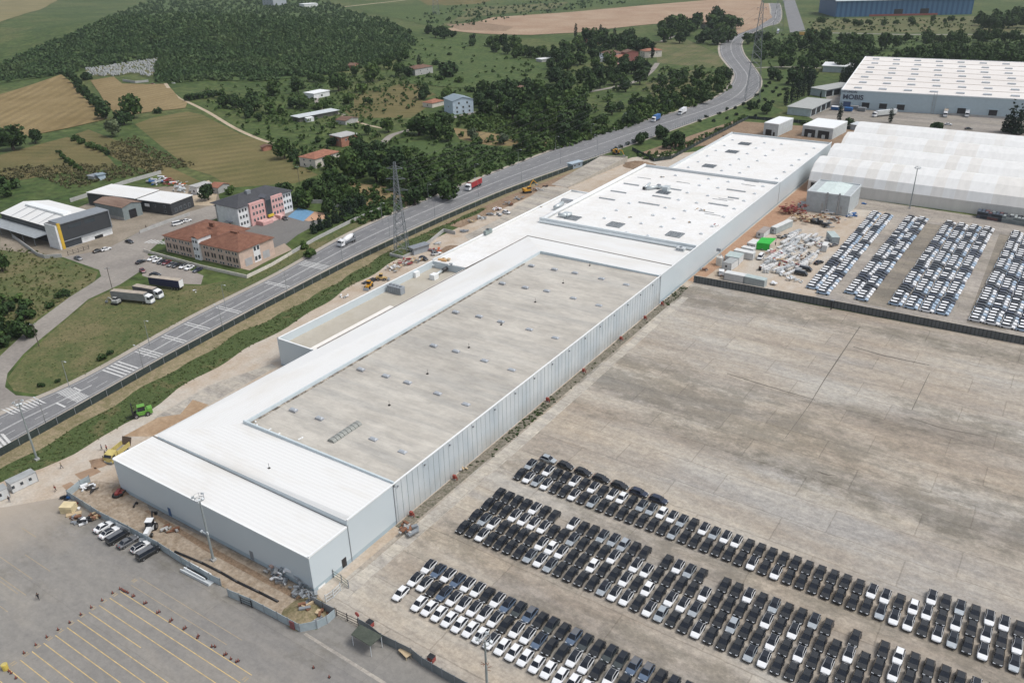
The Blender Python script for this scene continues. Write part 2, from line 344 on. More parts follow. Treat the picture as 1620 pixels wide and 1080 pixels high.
sheet('field', [T(*p) for p in [(-80, -25), (110, -30), (90, 2), (78, 8), (33, 25), (0, 36), (-80, 62)]], M_YELLOW, .01)
sheet('field', P3([(0, 865), (310, 890), (320, 980), (100, 975), (-10, 930)], 540, 0), M_STUBBLE2, .01)
sheet('field', P3([(525, 605), (800, 645), (860, 675), (990, 675), (975, 710), (860, 695), (700, 690), (560, 660)], 540, 0), M_STUBBLE2, .01)
sheet('field', P3([(280, 680), (420, 665), (700, 690), (860, 740), (980, 730), (760, 830), (620, 800), (430, 760)], 540, 0), M_CROP, .01)
sheet('field', P3([(0, 520), (330, 440), (420, 500), (330, 560), (60, 560)], 540, 0), M_OLIVE2, .01)
sheet('field', P3([(280, 200), (620, 170), (720, 250), (960, 320), (900, 400), (560, 420), (330, 400), (260, 320)], 540, 0), M_LUSH, .01)
sheet('bare_ground', [T(*p) for p in [(700, 48), (780, 28), (900, 20), (1020, 9), (1080, 4), (1200, -6), (1222, 28), (1195, 45), (1166, 55), (1163, 36), (1100, 36), (1085, 34), (1000, 42), (915, 52), (840, 56), (760, 54)]], M_QEDGE, .01)
fz = .0095
for q_, m_ in (([(560, 14), (700, 8), (740, 20), (690, 44), (600, 24)], M_LUSH), ([(660, 30), (760, 12), (900, 4), (880, 14), (760, 26), (690, 44)], M_VERGE), ([(900, -4), (1060, -6), (1010, 6), (890, 16)], M_LUSH), ([(650, -6), (800, -6), (760, 6), (680, 10)], M_OLIVE2), ([(640, 60), (720, 62), (880, 90), (860, 120), (700, 130), (650, 100)], M_LUSH), ([(560, 150), (650, 130), (690, 150), (640, 165), (560, 178)], M_OLIVE2), ([(1020, 130), (1100, 110), (1150, 125), (1130, 150), (1040, 165)], M_VERGE), ([(1035, 66), (1085, 62), (1150, 92), (1140, 108), (1040, 100)], M_VERGE)):
    sheet('field', [T(*p) for p in q_], m_, fz); fz -= .001
sheet('bare_ground', [T(*p) for p in [(830, 33), (900, 24), (1020, 12), (1120, 2), (1190, 4), (1180, 22), (1090, 29), (1000, 36), (920, 44), (850, 46)]], M_QUARRY, .02)
sheet('bare_ground', P3([(500, 120), (640, 105), (820, 130), (780, 150), (560, 145)], 540, 0), M_SOIL, .015)
sheet('bare_ground', P3([(430, 15), (330, 20), (420, 60), (270, 95), (250, 155), (330, 120), (420, 80)], 1080, 0), M_QEDGE, .02)
def track(name, pts, w, mat, z=.03):
    g = smooth_line([T(*p) for p in pts]); mb = MB(); L = offset_line(g, w / 2); R = offset_line(g, -w / 2)
    for i in range(len(g) - 1):
        q = [L[i], R[i], R[i + 1], L[i + 1]]; mb.face([(p[0], p[1], hgt(p[0], p[1]) + (z if hgt(p[0], p[1]) == 0 else .5)) for p in q])
    return struct(name, mb, mat)
track('path', [(262, 134), (272, 146), (285, 157), (300, 163), (330, 178), (370, 202), (410, 220), (440, 229)], 3.0, M_PATH)
track('path', [(500, 15), (545, 11), (600, 5), (655, -1)], 7, M_PATH)
track('path', [(577, 248), (592, 237), (608, 224), (622, 213), (652, 205)], 5, M_LANE)
track('path', [(710, 187), (735, 182), (770, 174), (800, 166), (860, 160), (925, 147), (975, 137), (1010, 127), (1030, 113), (1040, 100)], 5.0, M_LANE)
track('path', [(500, 160), (505, 150), (520, 142)], 3, M_LANE); track('path', [(500, 160), (510, 172), (545, 182)], 3, M_LANE)
track('path', [(540, 183), (575, 196), (605, 203)], 2.4, M_PATH)
track('path', [(1190, 108), (1240, 106), (1300, 108)], 4, M_LANE)
track('path', [(1270, 52), (1350, 53), (1450, 55), (1620, 54)], 7, M_LANE)
track('path', [(1046, 66), (1060, 60), (1075, 55)], 5, M_LANE)
sheet('field', [S(*p) for p in [(1090, 205), (1130, 180), (1200, 160), (1240, 175), (1100, 240), (990, 250), (1010, 235)]], M_LUSH, .012)
sheet('field', P3([(380, 330), (560, 330), (600, 400), (480, 480), (300, 480), (340, 420)], 1080, 0), M_LUSH, .012)

# site yard, banks and lots (site coordinates, metres)
sheet('site_yard', [(-205, 55), (-206.5, 98), (-211, 130), (-215, 176), (-218.5, 227), (-219, 287), (-217, 338), (-212, 393), (-204, 454), (-196, 500), (-186, 545), (-100, 575), (-93, 480), (-95, 400), (-99, 300), (-103, 277), (-103.5, 80), (-130, 78), (-165, 70), (-185, 50)], M_DIRT, .008)
FENCE = [tuple(S(*p)[:2]) for p in [(-60, 755), (0, 722), (120, 655), (260, 575), (420, 488), (560, 415), (700, 350), (800, 307), (900, 270), (948, 254)]]
def fx(y):
    ys_ = [p[1] for p in FENCE]; xs_ = [p[0] for p in FENCE]; return float(np.interp(y, ys_, xs_))
yy = np.arange(50, 420, 8.0)
BIN = [(-60, 772), (0, 741.7), (33, 726.7), (66.7, 708), (93, 690), (137, 667), (240, 604), (318, 564), (365, 534), (388, 521), (418, 510), (480, 477), (540, 443), (631, 388), (668, 370), (700, 357)]
BOUT = [(-60, 790), (0, 765), (58, 745), (86, 730), (107, 721), (150, 698), (175, 686), (240, 645), (285, 614), (354, 573), (397, 548), (415, 539), (436, 526), (480, 502), (540, 462), (618, 417), (655, 396), (702, 362)]
BING = [tuple(S(*p)[:2]) for p in BIN]; BOUTG = [tuple(S(*p)[:2]) for p in BOUT]
def bank_x(y, L): return float(np.interp(y, [p[1] for p in L], [p[0] for p in L]))
yv = np.arange(62, 318, 4.0)
ribbon('verge', [(fx(y) - .5, y) for y in yy], [((bank_x(y, BING) + .6) if y < 314 else fx(y) + 5, y) for y in yy], M_VDIRT, .020)
ribbon('grass_bank', [(bank_x(y, BING) + .7 * math.sin(y * .31), y) for y in yv], [(bank_x(y, BOUTG) + .8 * math.sin(y * .23 + 1), y) for y in yv], M_BANK, .028)
y2 = np.arange(284, 420, 8.0)
ribbon('soil_bank', [(fx(y) + 3.0, y) for y in y2], [(fx(y) + 13 - max(0, y - 330) * .02, y) for y in y2], M_SOIL, .024)
sheet('soil_bank', [(-207, 448), (-197, 448), (-183, 480), (-165, 500), (-165, 488), (-140, 490), (-100, 500), (-98, 570), (-190, 560), (-199, 500)], M_SOIL, .016)
sheet('red_strip', [(-105.8, 277), (-101.5, 277), (-99, 330), (-95, 380), (-98, 470), (-105, 470)], M_RED, .02)
sheet('parking_lot', [S(*p) for p in [(-150, 815), (0, 803), (104, 785), (160, 820), (253, 869), (350, 927), (440, 975), (500, 996), (531, 975), (600, 1012), (667, 1051), (735, 1090), (760, 1250), (-150, 1250)]], M_PARK, .016)
sheet('concrete_lot', [(-103.6, 80), (-103.2, 276.5), (160, 286), (160, 40), (-40, 40), (-76, 70), S(735, 1090)[:2], S(667, 1051)[:2], S(600, 1012)[:2], S(531, 975)[:2]], M_LOT, .012)
sheet('concrete_strip', [(-102.2, 86), (-99.2, 86), (-98.6, 150), (-98.9, 200), (-99.2, 262), (-101.6, 262), (-102, 200), (-102.3, 140)], slab_mat('pale_strip', [(.36, (.40, .37, .325)), (.64, (.48, .45, .40))], .1, 5, (9, 4), .2), .018)
sheet('weed_strip', [(-105.8, 108), (-102.9, 108), (-102.7, 262), (-103.0, 270), (-105.6, 272)], patchy('wall_foot_soil', [(.38, (.13, .12, .095)), (.62, (.23, .20, .165))], .3, [(.4, (.08, .085, .05)), (.6, (.26, .23, .19))], 1.0, .5, fine=(2, .25)), .02)
sheet('storage_lot', [(-102.6, 277.5), (160, 287), (160, 425), (-4, 412), (-75, 416), (-92, 425), (-100, 420), (-100, 380)], M_LOT2, .012)
sheet('material_yard', [(-101.5, 279), (-61, 282), (-60, 400), (-97, 392), (-100.5, 330)], M_DIRT, .017)
sheet('dock_yard', [(-152, 590), (-140, 636), (-138, 660), (-150, 690), (-163, 690), (-148, 640), (-150, 596), (-125, 560), (60, 560), (60, 662), (-24, 653), (-140, 638)], M_DOCK, .010)
sheet('dock_yard', [(-135, 560), (80, 558), (80, 655), (-140, 640)], M_DOCK, .012)
sheet('joint_line', [S(*p, .02) for p in [(1360, 516), (1361.6, 516), (1342, 545), (1326, 569.5), (1304, 602), (1281, 640), (1243, 692), (1242, 692), (1279.8, 640), (1303, 601), (1324, 569), (1341, 544)]], plain('crack', (.13, .115, .095), .9, var=.3, scale=1), .022)
for q_ in ([(1350, 548), (1400, 562), (1470, 577), (1470, 578), (1399, 563.2), (1350, 549)], [(1442, 648), (1470, 590), (1471, 590), (1443, 649)], [(1150, 590), (1215, 610), (1290, 632), (1290, 633), (1214, 611), (1150, 591)], [(1294, 745), (1310, 750), (1322, 752), (1310, 752), (1294, 747)], [(1440, 660), (1490, 676), (1560, 690), (1560, 691), (1489, 677.2), (1440, 661)]): sheet('joint_line', [S(*p, .02) for p in q_], MATS['crack'], .0225)
sheet('concrete_patch', [S(*p) for p in [(735, 373), (790, 346), (862, 294), (900, 298), (900, 304), (845, 332), (780, 367), (745, 384)]], M_APRON, .027)
sheet('field', [T(*p) for p in [(1188, 62), (1240, 56), (1340, 58), (1640, 60), (1640, 92), (1420, 102), (1300, 106), (1212, 104)]], M_LUSH, .012)
sheet('field', [T(*p) for p in [(1290, 30), (1540, 26), (1640, 34), (1640, 52), (1350, 52), (1280, 50)]], M_VERGE, .012)
sheet('concrete_patch', [S(*p) for p in [(232, 797), (300, 824), (400, 872), (478, 914), (474, 926), (330, 852), (240, 812)]], slab_mat('old_slab', [(.38, (.20, .185, .165)), (.62, (.29, .265, .235))], .12, 5, (8, 4), .5), .031)
sheet('new_concrete', [(-206, 75), (-200, 75), (-186, 146), (-177, 200), (-190, 222), (-200, 222), (-206, 150)], M_DIRT, .014)
sheet('concrete_patch', [S(*p) for p in [(245, 660), (330, 610), (430, 575), (438, 580), (330, 640), (262, 690), (235, 700)]], M_APRON, .02)
sheet('soil_patch', [S(*p) for p in [(250, 660), (285, 655), (305, 632), (330, 640), (270, 682), (240, 690), (195, 690)]], patchy('damp_sand', [(.3, (.30, .20, .12)), (.7, (.42, .31, .21))], .2, fine=(1, .15)), .024)
sheet('soil_patch', [S(*p) for p in [(150, 760), (188, 765), (300, 825), (494, 930), (531, 974), (518, 985), (502, 993), (477, 998), (440, 978), (398, 957), (350, 926), (288, 890), (253, 868), (205, 842), (160, 819), (110, 786), (130, 768)]], patchy('trampled_soil', [(.3, (.27, .21, .15)), (.7, (.38, .31, .24))], .15, [(.35, (.2, .15, .1)), (.65, (.42, .36, .29))], .6, .5, fine=(1.5, .2), bump=.6, bumpscale=.8), .024)
sheet('trench', [S(*p) for p in [(228, 808), (234, 806), (330, 862), (480, 945), (475, 952), (320, 868)]], M_SOIL, .034)
sheet('soil_patch', [S(*p) for p in [(118, 750), (150, 738), (160, 746), (130, 760)]], M_QEDGE, .03)
sheet('soil_patch', [S(*p) for p in [(140, 728), (172, 722), (178, 730), (150, 742)]], M_SOIL, .03)
sheet('soil_patch', [S(*p) for p in [(98, 768), (112, 762), (124, 770), (108, 778)]], M_QEDGE, .03)

# aisles and joints in the far storage lot
for a, b in (((-46.5, 288), (-34.5, 288)), ((-12.5, 289), (-1, 289))):
    sheet('aisle', [a, b, (b[0] - .6, 392), (a[0] - .4, 392)], M_AISLE, .018)

# industrial estate across the road
sheet('access_road', [S(*p) for p in [(-80, 640), (0, 563), (60, 507), (110, 470), (147, 447), (160, 437), (157, 427), (117, 413), (100, 407), (165, 395), (200, 378), (240, 355), (300, 335), (345, 322), (352, 330), (345, 345), (265, 372), (235, 398), (228, 425), (190, 450), (140, 473), (100, 507), (63, 537), (37, 560), (12, 590), (8, 612), (25, 625), (60, 628), (30, 650), (0, 668), (-80, 700)]], M_LANE, .022)
sheet('parking_patch', [S(*p) for p in [(228, 402), (262, 412), (322, 436), (318, 450), (262, 448), (225, 436)]], patchy('gravel_lot', [(.3, (.25, .225, .2)), (.7, (.31, .28, .25))], .2, fine=(1.5, .12)), .026)
sheet('parking_patch', [S(*p) for p in [(118, 410), (165, 398), (205, 388), (190, 405), (150, 425)]], M_LANE, .028)
sheet('works_yard', [S(*p) for p in [(120, 330), (190, 300), (340, 290), (352, 330), (240, 356), (165, 396), (100, 407), (0, 395), (0, 350)]], patchy('works_ground', [(.38, (.205, .175, .135)), (.62, (.29, .25, .20))], .08, fine=(1, .15)), .014)
sheet('works_yard', [S(*p) for p in [(255, 325), (330, 285), (345, 300), (340, 325)]], M_PATH, .018)
sheet('school_yard', [S(*p) for p in [(330, 375), (420, 352), (450, 330), (515, 337), (510, 350), (470, 372), (445, 392), (425, 400)]], M_COURT, .02)
sheet('play_court', [S(*p) for p in [(455, 343), (472, 329), (497, 335), (480, 350)]], M_BLUEC, .026)
sheet('play_court', [S(*p) for p in [(480, 333), (514, 337), (514, 346), (488, 350), (470, 346)]], M_ORANGEC, .025)
sheet('brick_path', [S(*p) for p in [(383, 425), (428, 395), (450, 385), (462, 395), (425, 412), (395, 428)]], plain('paving_pink', (.34, .27, .21), .9), .03)
sheet('lawn', [S(*p) for p in [(470, 320), (520, 312), (560, 325), (520, 337), (480, 328)]], M_LUSH, .022)
sheet('verge', [S(*p) for p in [(10, 600), (40, 562), (100, 510), (140, 476), (190, 453), (262, 450), (320, 452), (390, 436), (430, 415), (520, 372), (600, 335), (604, 348), (520, 388), (430, 437), (300, 503), (130, 603), (60, 624), (22, 618)]], M_VERGE, .018)
sheet('hillside', [S(*p) for p in [(-80, 380), (0, 375), (60, 395), (100, 410), (155, 430), (150, 444), (60, 503), (0, 558), (-80, 610)]], M_VERGE, .012)

# ------------------------------------------------------------------ the main road
RL = [(-140, 735), (0, 657), (130, 600), (300, 505), (440, 434), (560, 367), (700, 306), (850, 247), (960, 208), (1060, 180), (1113, 163), (1140, 150), (1157, 133), (1162, 117), (1152, 103), (1140, 86), (1141, 68), (1157, 55), (1187, 43), (1212, 34), (1220, 18), (1215, -4)]
RR = [(-140, 785), (0, 708), (120, 641), (260, 562), (420, 476), (560, 404), (700, 340), (800, 298), (900, 262), (1000, 228), (1090, 196), (1160, 170), (1194, 150), (1204, 127), (1190, 103), (1176, 84), (1174, 66), (1192, 52), (1213, 42), (1232, 36), (1236, 18), (1230, -4)]
RLg = smooth_line([S(*p) for p in RL], 5); RRg = smooth_line([S(*p) for p in RR], 5)
def road_x(y):
    a = float(np.interp(y, [p[1] for p in RLg], [p[0] for p in RLg])); b = float(np.interp(y, [p[1] for p in RRg], [p[0] for p in RRg])); return a, b
def rp(u, y, z=0):
    a, b = road_x(y); return (a + (b - a) * u, y, z)
YR = list(np.arange(60, 420, 6.0)) + list(np.arange(420, 1500, 10.0))
ribbon('road_shoulder', [(road_x(y)[0] - 2.2, y) for y in YR], [(road_x(y)[1] + 1.3, y) for y in YR], M_SHOULDER, .030)
ribbon('road', [(road_x(y)[0], y) for y in YR], [(road_x(y)[1], y) for y in YR], M_ROAD, .036)
sheet('road', [S(*p) for p in [(1238, -4), (1256, -4), (1274, 48), (1250, 52)]], M_ROAD, .036)
mk = MB()
def stripe(u0, u1, ya, yb, step=6.0):
    k = max(1, int(abs(yb - ya) / step)); 
    for i in range(k):
        a = ya + (yb - ya) * i / k; b = ya + (yb - ya) * (i + 1) / k
        mk.face([rp(u0, a, .042), rp(u1, a, .042), rp(u1, b, .042), rp(u0, b, .042)])
def uw(y): a, b = road_x(y); return 1.0 / (b - a)
for y in np.arange(60, 1380, 10.0):
    w = uw(y)
    stripe(.075, .075 + .16 * w, y, y + 10, 10); stripe(.925, .925 + .16 * w, y, y + 10, 10)
    if not 102 < y < 124: stripe(.49, .49 + .18 * w, y, y + 10, 10); stripe(.515, .515 + .18 * w, y, y + 10, 10)
    stripe(.28, .28 + .15 * w, y, y + 4, 10); stripe(.71, .71 + .15 * w, y, y + 4, 10)
struct('road_line', mk, M_WHITE); mk = MB()
def px_y(px, py): return S(px, py)[1]
for (px, py, k) in ((507, 422, 4), (450, 453, 2), (373, 493, 2), (325, 520, 2), (288, 540, 2), (247, 562, 3)):
    yc = px_y(px, py)
    for i in range(k):
        y = yc + (i - (k - 1) / 2) * 1.25; mk.face([rp(.08, y - .9, .046), rp(.92, y - .9 + 1.0, .046), rp(.92, y - .45 + 1.0, .046), rp(.08, y - .45, .046)])
yc = px_y(200, 590)
for i in range(5): mk.face([rp(.08, yc - 3 + i * 1.5, .046), rp(.92, yc - 2.4 + i * 1.5, .046), rp(.92, yc - 1.8 + i * 1.5, .046), rp(.08, yc - 2.4 + i * 1.5, .046)])
for i in range(13):                                              # zebra crossing over the main road
    u = .06 + i * .068; y = px_y(122, 628)
    mk.face([rp(u, y - 1.8, .046), rp(u + .034, y - 1.8, .046), rp(u + .034, y + 2.2, .046), rp(u, y + 2.2, .046)])
for u0, u1, px, py in ((.2, .5, 128, 618), (.5, .85, 112, 648)):
    y = px_y(px, py); mk.face([rp(u0, y - .3, .046), rp(u1, y - .3, .046), rp(u1, y + .3, .046), rp(u0, y + .3, .046)])
for i in range(9):                                               # zebra crossing over the side road
    a = S(4 + i * 6.4, 647 - i * 2.2, .046); b = S(20 + i * 6.4, 655 - i * 2.2, .046)
    d = Vector((.55, .22, 0)); mk.face([a - d, a + d, b + d, b - d])
for i in range(7):
    a = S(229 + i * 5.2, 384 + i * 1.0 - i * .6, .046); b = S(241 + i * 5.2, 379 + i * .6, .046); d = Vector((.4, .15, 0)); mk.face([a - d, a + d, b + d, b - d])
for i in range(5):
    a = S(3 - i * 7, 688 - 2 + i * 3.5, .046); b = S(22 - i * 7, 707 + i * 3.5, .046); d = Vector((.3, .3, 0)); mk.face([a - d, a + d, b + d, b - d])
struct('crossing_marking', mk, M_WHITE)
# yellow bay lines on the asphalt parking lot
mk = MB(); c0 = lambda x, y: S(x / 4.05, 820 + y / 4.05)
for i, (x, y) in enumerate([(130, 905), (205, 850), (280, 797), (355, 747), (430, 697), (497, 648), (570, 600), (635, 555), (703, 508), (770, 465)]):
    p = c0(x, y); L = 40 if i not in (6,) else 17
    mk.face([(p.x, p.y - .07, .022), (p.x + L, p.y - .07, .022), (p.x + L, p.y + .07, .022), (p.x, p.y + .07, .022)])
for i in range(1, 6):
    p = c0(130, 905); y = p.y - 2.32 * i; mk.face([(p.x, y - .07, .022), (p.x + 40, y - .07, .022), (p.x + 40, y + .07, .022), (p.x, y + .07, .022)])
struct('bay_line', mk, M_YELLOWP); mk = MB()
for x, y, L in [(840, 425, 30), (895, 378, 32), (0, 245, 13), (0, 400, 7), (160, 230, 10), (0, 560, 3), (-60, 330, 14), (140, 60, 6)]:
    p = c0(x, y); mk.face([(p.x, p.y - .06, .022), (p.x + L, p.y - .06, .022), (p.x + L, p.y + .06, .022), (p.x, p.y + .06, .022)])
for x, y in [(735, 485), (665, 525), (595, 572), (525, 617), (455, 668), (385, 717), (315, 765), (240, 815), (165, 868), (85, 925), (860, 395), (1570, 1025)]:
    p = c0(x, y)
    for dx in (-.35, .25): mk.face([(p.x + dx, p.y - .5, .022), (p.x + dx + .25, p.y - .5, .022), (p.x + dx + .25, p.y + .5, .022), (p.x + dx, p.y + .5, .022)])
struct('bay_line', mk, M_YELLOWF)
sheet('concrete_kerb_line', [S(*p, .024) for p in [(480, 1003), (484, 1000), (612, 1079), (604, 1081)]], M_APRON, .024)
# ------------------------------------------------------------------ the white warehouse complex
M_PANEL = plain('wall_panel_white', (.54, .605, .64), .45, var=.03, scale=.05)
M_PLINTH = plain('wall_plinth', (.37, .46, .51), .5, var=.05, scale=.1)
M_TRIM = plain('white_trim', (.80, .82, .82), .4, var=.03)
M_COPING = plain('grey_coping', (.55, .585, .60), .45, var=.04)
M_DARK = plain('dark_gap', (.035, .033, .032), .8, var=.2)
M_STEEL = plain('galvanised_steel', (.40, .42, .44), .4, .7, .15, 1.0)
M_GREY = plain('grey_paint', (.22, .24, .26), .5)
M_BLACK = plain('black_paint', (.018, .019, .022), .45, var=.3)
M_RUST = plain('rusty_steel', (.20, .095, .055), .8, var=.35, scale=1.2)
def ribbed_roof(name, col, dirt, pitch, along_x=True, amount=.05, dirtamt=.35):
    m, n, l, b = _new(name)
    w = n.new('ShaderNodeTexWave'); w.bands_direction = 'Y' if along_x else 'X'; w.inputs['Scale'].default_value = .314 / pitch
    l.new(pos_node(n, l), w.inputs['Vector'])
    c = ramp_node(n, l, w.outputs['Fac'], [(.05, tuple(x * (1 - amount) for x in col)), (.3, col)])
    d = noise_node(n, l, pos_node(n, l, (.3, 1, 1) if along_x else (1, .3, 1)), .12, 7, .65)
    c = mix_node(n, l, map_node(n, l, d, .48, .75, 0, dirtamt), c, dirt)
    l.new(c, b.inputs['Base Color']); b.inputs['Roughness'].default_value = .45
    bump_to(n, l, b, w.outputs['Fac'], .25, .1); MATS[name] = m; return m
M_ROOFW = ribbed_roof('white_roof_sheet', (.745, .745, .73), (.58, .53, .45), 1.0, True, .05, .5)
M_ROOFY = ribbed_roof('white_roof_sheet_long', (.745, .745, .73), (.60, .56, .49), 1.0, False, .05, .5)
M_MEMB = patchy('white_membrane', [(.36, (.70, .695, .675)), (.62, (.77, .77, .76))], .04, [(.38, (.66, .63, .58)), (.6, (.77, .77, .76))], .15, .4, rough=.6, fine=(.8, .05), stretch=(.5, 1.4, 1))
M_TERR = patchy('terrace_screed', [(.3, (.41, .38, .32)), (.7, (.46, .43, .37))], .06, [(.35, (.38, .34, .27)), (.65, (.47, .44, .385))], .2, .4, rough=.8, fine=(1, .04))
def old_roof():
    m, n, l, b = _new('weathered_grey_roof')
    c = ramp_node(n, l, noise_node(n, l, pos_node(n, l, (.5, 1.2, 1)), .045, 8, .65), [(.38, (.39, .365, .325)), (.5, (.465, .437, .39)), (.60, (.515, .487, .437))])
    s = noise_node(n, l, pos_node(n, l, (.12, 1.5, 1)), .12, 8, .7)
    c = mix_node(n, l, map_node(n, l, s, .48, .68, 0, .6), c, (.33, .325, .31))
    br = n.new('ShaderNodeTexBrick'); br.inputs['Scale'].default_value = 1; br.inputs['Brick Width'].default_value = 9; br.inputs['Row Height'].default_value = 1.9; br.inputs['Mortar Size'].default_value = .07; br.inputs['Mortar Smooth'].default_value = .8
    br.inputs['Color1'].default_value = (1.02, 1.02, 1.02, 1); br.inputs['Color2'].default_value = (.97, .97, .97, 1); br.inputs['Mortar'].default_value = (.86, .85, .84, 1)
    l.new(pos_node(n, l, (1, 1, 0)), br.inputs['Vector']); c = mix_node(n, l, 1.0, c, br.outputs['Color'], 'MULTIPLY')
    c = mix_node(n, l, 1.0, c, ramp_node(n, l, noise_node(n, l, pos_node(n, l, (.5, 1.3, 1)), .35, 9, .78), [(.40, (.88, .88, .88)), (.60, (1.09, 1.09, 1.08))]), 'MULTIPLY')
    l.new(c, b.inputs['Base Color']); b.inputs['Roughness'].default_value = .85; MATS['old_roof'] = m; return m
M_OLDROOF = old_roof()
def clad_mat():
    m, n, l, b = _new('corrugated_cladding')
    w = n.new('ShaderNodeTexWave'); w.bands_direction = 'Y'; w.inputs['Scale'].default_value = .314 / .33; l.new(pos_node(n, l), w.inputs['Vector'])
    c = ramp_node(n, l, noise_node(n, l, pos_node(n, l, (1, .3, .12)), .5, 5, .6), [(.38, (.47, .53, .57)), (.62, (.60, .64, .66))])
    sep = n.new('ShaderNodeSeparateXYZ'); g = n.new('ShaderNodeNewGeometry'); l.new(g.outputs['Position'], sep.inputs[0])
    lowz = map_node(n, l, sep.outputs['Z'], 0, 5.5, .55, 0)
    nz = noise_node(n, l, pos_node(n, l, (1, .25, .4)), .35, 5, .6)
    mm = n.new('ShaderNodeMath'); mm.operation = 'MULTIPLY'; l.new(lowz, mm.inputs[0]); l.new(map_node(n, l, nz, .3, .65, .2, 1.3), mm.inputs[1])
    c = mix_node(n, l, mm.outputs[0], c, (.36, .32, .26))
    l.new(c, b.inputs['Base Color']); b.inputs['Roughness'].default_value = .5; bump_to(n, l, b, w.outputs['Fac'], .5, .12); MATS['clad'] = m; return m
M_CLAD = clad_mat()
M_SKYL = plain('skylight_dome', (.41, .44, .47), .25, var=.05); M_SKYLF = plain('skylight_frame', (.36, .375, .40), .5)

WX0, WX1 = -171.6, -106.0            # left and right wall planes
WY0, WYS, WYI0, WYI1, WYM, WYF, WYE = 83.1, 94.2, 109.3, 250.8, 284.6, 386.5, 479.0
IX = -155.0                           # inner edge of the ring roof
w1 = thing('warehouse', 'long white warehouse whose ring of white roof frames a weathered grey roof', 'warehouse', (-106, 83.1, 0))
def loc(mb, o):                       # from site coordinates to the thing's own
    l = o.location; mb.v = [(p[0] - l.x, p[1] - l.y, p[2] - l.z) for p in mb.v]; return mb
def part(name, mb, mats, o, label=None, smooth=False): return loc(mb, o).build(name, mats, o, smooth, label)
b = MB()                               # outside walls, mat 0 panels, 1 plinth
def wallrun(b, pts, ztops, plinth=1.1, out=.0):
    for (p, q), (za, zb) in zip(zip(pts, pts[1:]), ztops):
        b.mat(1).face([(p[0], p[1], 0), (q[0], q[1], 0), (q[0], q[1], plinth), (p[0], p[1], plinth)])
        b.mat(0).face([(p[0], p[1], plinth), (q[0], q[1], plinth), (q[0], q[1], zb), (p[0], p[1], za)])
wallrun(b, [(WX0, WYI0), (WX0, WY0), (WX1, WY0), (WX1, WYS)], [(9.1, 9.1), (9.1, 9.1), (9.1, 9.5)])
wallrun(b, [(WX1, WYS), (WX1, 108.8)], [(10.8, 11.0)])
wallrun(b, [(WX0, 149), (WX0, WYI0)], [(9.2, 9.2)])
wallrun(b, [(WX1, 251.3), (WX1, WYM)], [(11.1, 11.1)])
b.mat(0).face([(WX1, WYS, 9.3), (WX0 + 2, WYS, 9.3), (WX0 + 2, WYS, 10.2), (WX1, WYS, 10.8)])
part('wall', b, [M_PANEL, M_PLINTH], w1)
b = MB().mat(0).face([(WX1, 108.8, 0), (WX1, 251.3, 0), (WX1, 251.3, 10.95), (WX1, 108.8, 10.95)])
part('corrugated_wall', b, M_CLAD, w1, 'tall corrugated wall with dark vertical joints')
b = MB(); y = 109.6
while y < 251: b.box(WX1 - .05, y - .045, .15, WX1 + .035, y + .045, 10.9); y += 1.93
part('cladding_seam', b, plain('seam_dark', (.29, .325, .35), .7, var=.3), w1)
y = 110
while y < 250: part('wall_lamp', MB().box(WX1 + .03, y, 9.6, WX1 + .35, y + .35, 9.95), M_GREY, w1); y += 9.6
b = MB()                               # roofs
b.face([(WX0, WY0, 9.1), (WX1, WY0, 9.1), (WX1, WYS, 9.45), (WX0, WYS, 9.45)])
part('front_roof', b, M_ROOFW, w1)
b = MB()
b.face([(WX0, WYS + .25, 9.5), (WX1, WYS + .25, 9.9), (WX1, WYS + 1.6, 10.75), (WX0 + 1, WYS + 1.6, 9.9)])
b.face([(WX0 + 1, WYS + 1.6, 9.9), (WX1, WYS + 1.6, 10.75), (WX1, WYI0, 10.95), (IX, WYI0, 10.6)])
part('roof', b, M_ROOFW, w1)
b = MB().face([(WX0, WYS + .25, 9.5), (WX0 + 1, WYS + 1.6, 9.9), (IX, WYI0, 10.6), (IX, WYI1, 10.95), (WX0 + 1.2, 266, 9.75), (WX0 + .4, 150, 9.55), (WX0, 120, 9.4)])
part('side_roof', b, M_ROOFY, w1)
b = MB().face([(IX, WYI1, 10.95), (WX1, WYI1, 11.05), (WX1, 264, 9.95), (WX0 + 1.2, 266, 9.75)])
b.face([(WX0 + 1.2, 266.4, 9.72), (WX1, 264.4, 9.9), (WX1, WYM, 9.4), (WX0 - 5, WYM, 9.4)])
part('rear_roof', b, M_ROOFW, w1)
b = MB().face([(IX, WYI0, 10.0), (WX1, WYI0, 10.5), (WX1, WYI1, 10.55), (IX, WYI1, 10.0)])
part('grey_roof', b, M_OLDROOF, w1, 'weathered grey roof dotted with skylight domes')
b = MB().box(WX0, WYS - .12, 9.40, WX1, WYS + .3, 9.50)          # gutters
b.obox(((WX0 + 1.2 + WX1) / 2, 265.2, 9.9), (WX1 - WX0 - 1.4, .38, .16), math.atan2(-1.9, WX1 - WX0 - 1.2), 0, math.atan2(-.19, WX1 - WX0))
b.tube((WX0 + 1.2, 266, 9.8), (WX0 + .4, 150, 9.6), .2, n=4)
part('gutter', b, plain('gutter_dark', (.15, .135, .12), .8, var=.4, scale=1), w1)
b = MB()
b.box(IX - .3, WYI0 - .35, 9.9, WX1, WYI0 + .05, 11.45)
b.box(IX - .3, WYI0, 9.9, IX + .02, WYI1, 11.0); b.box(IX, WYI1 - .02, 9.9, WX1, WYI1 + .3, 11.1)
part('parapet', b, plain('parapet_sheet', (.55, .625, .66), .45, var=.04), w1)
b = MB().box(IX + .05, WYI0 + 1, 10.0, IX + .9, WYI1 - 12, 10.06)
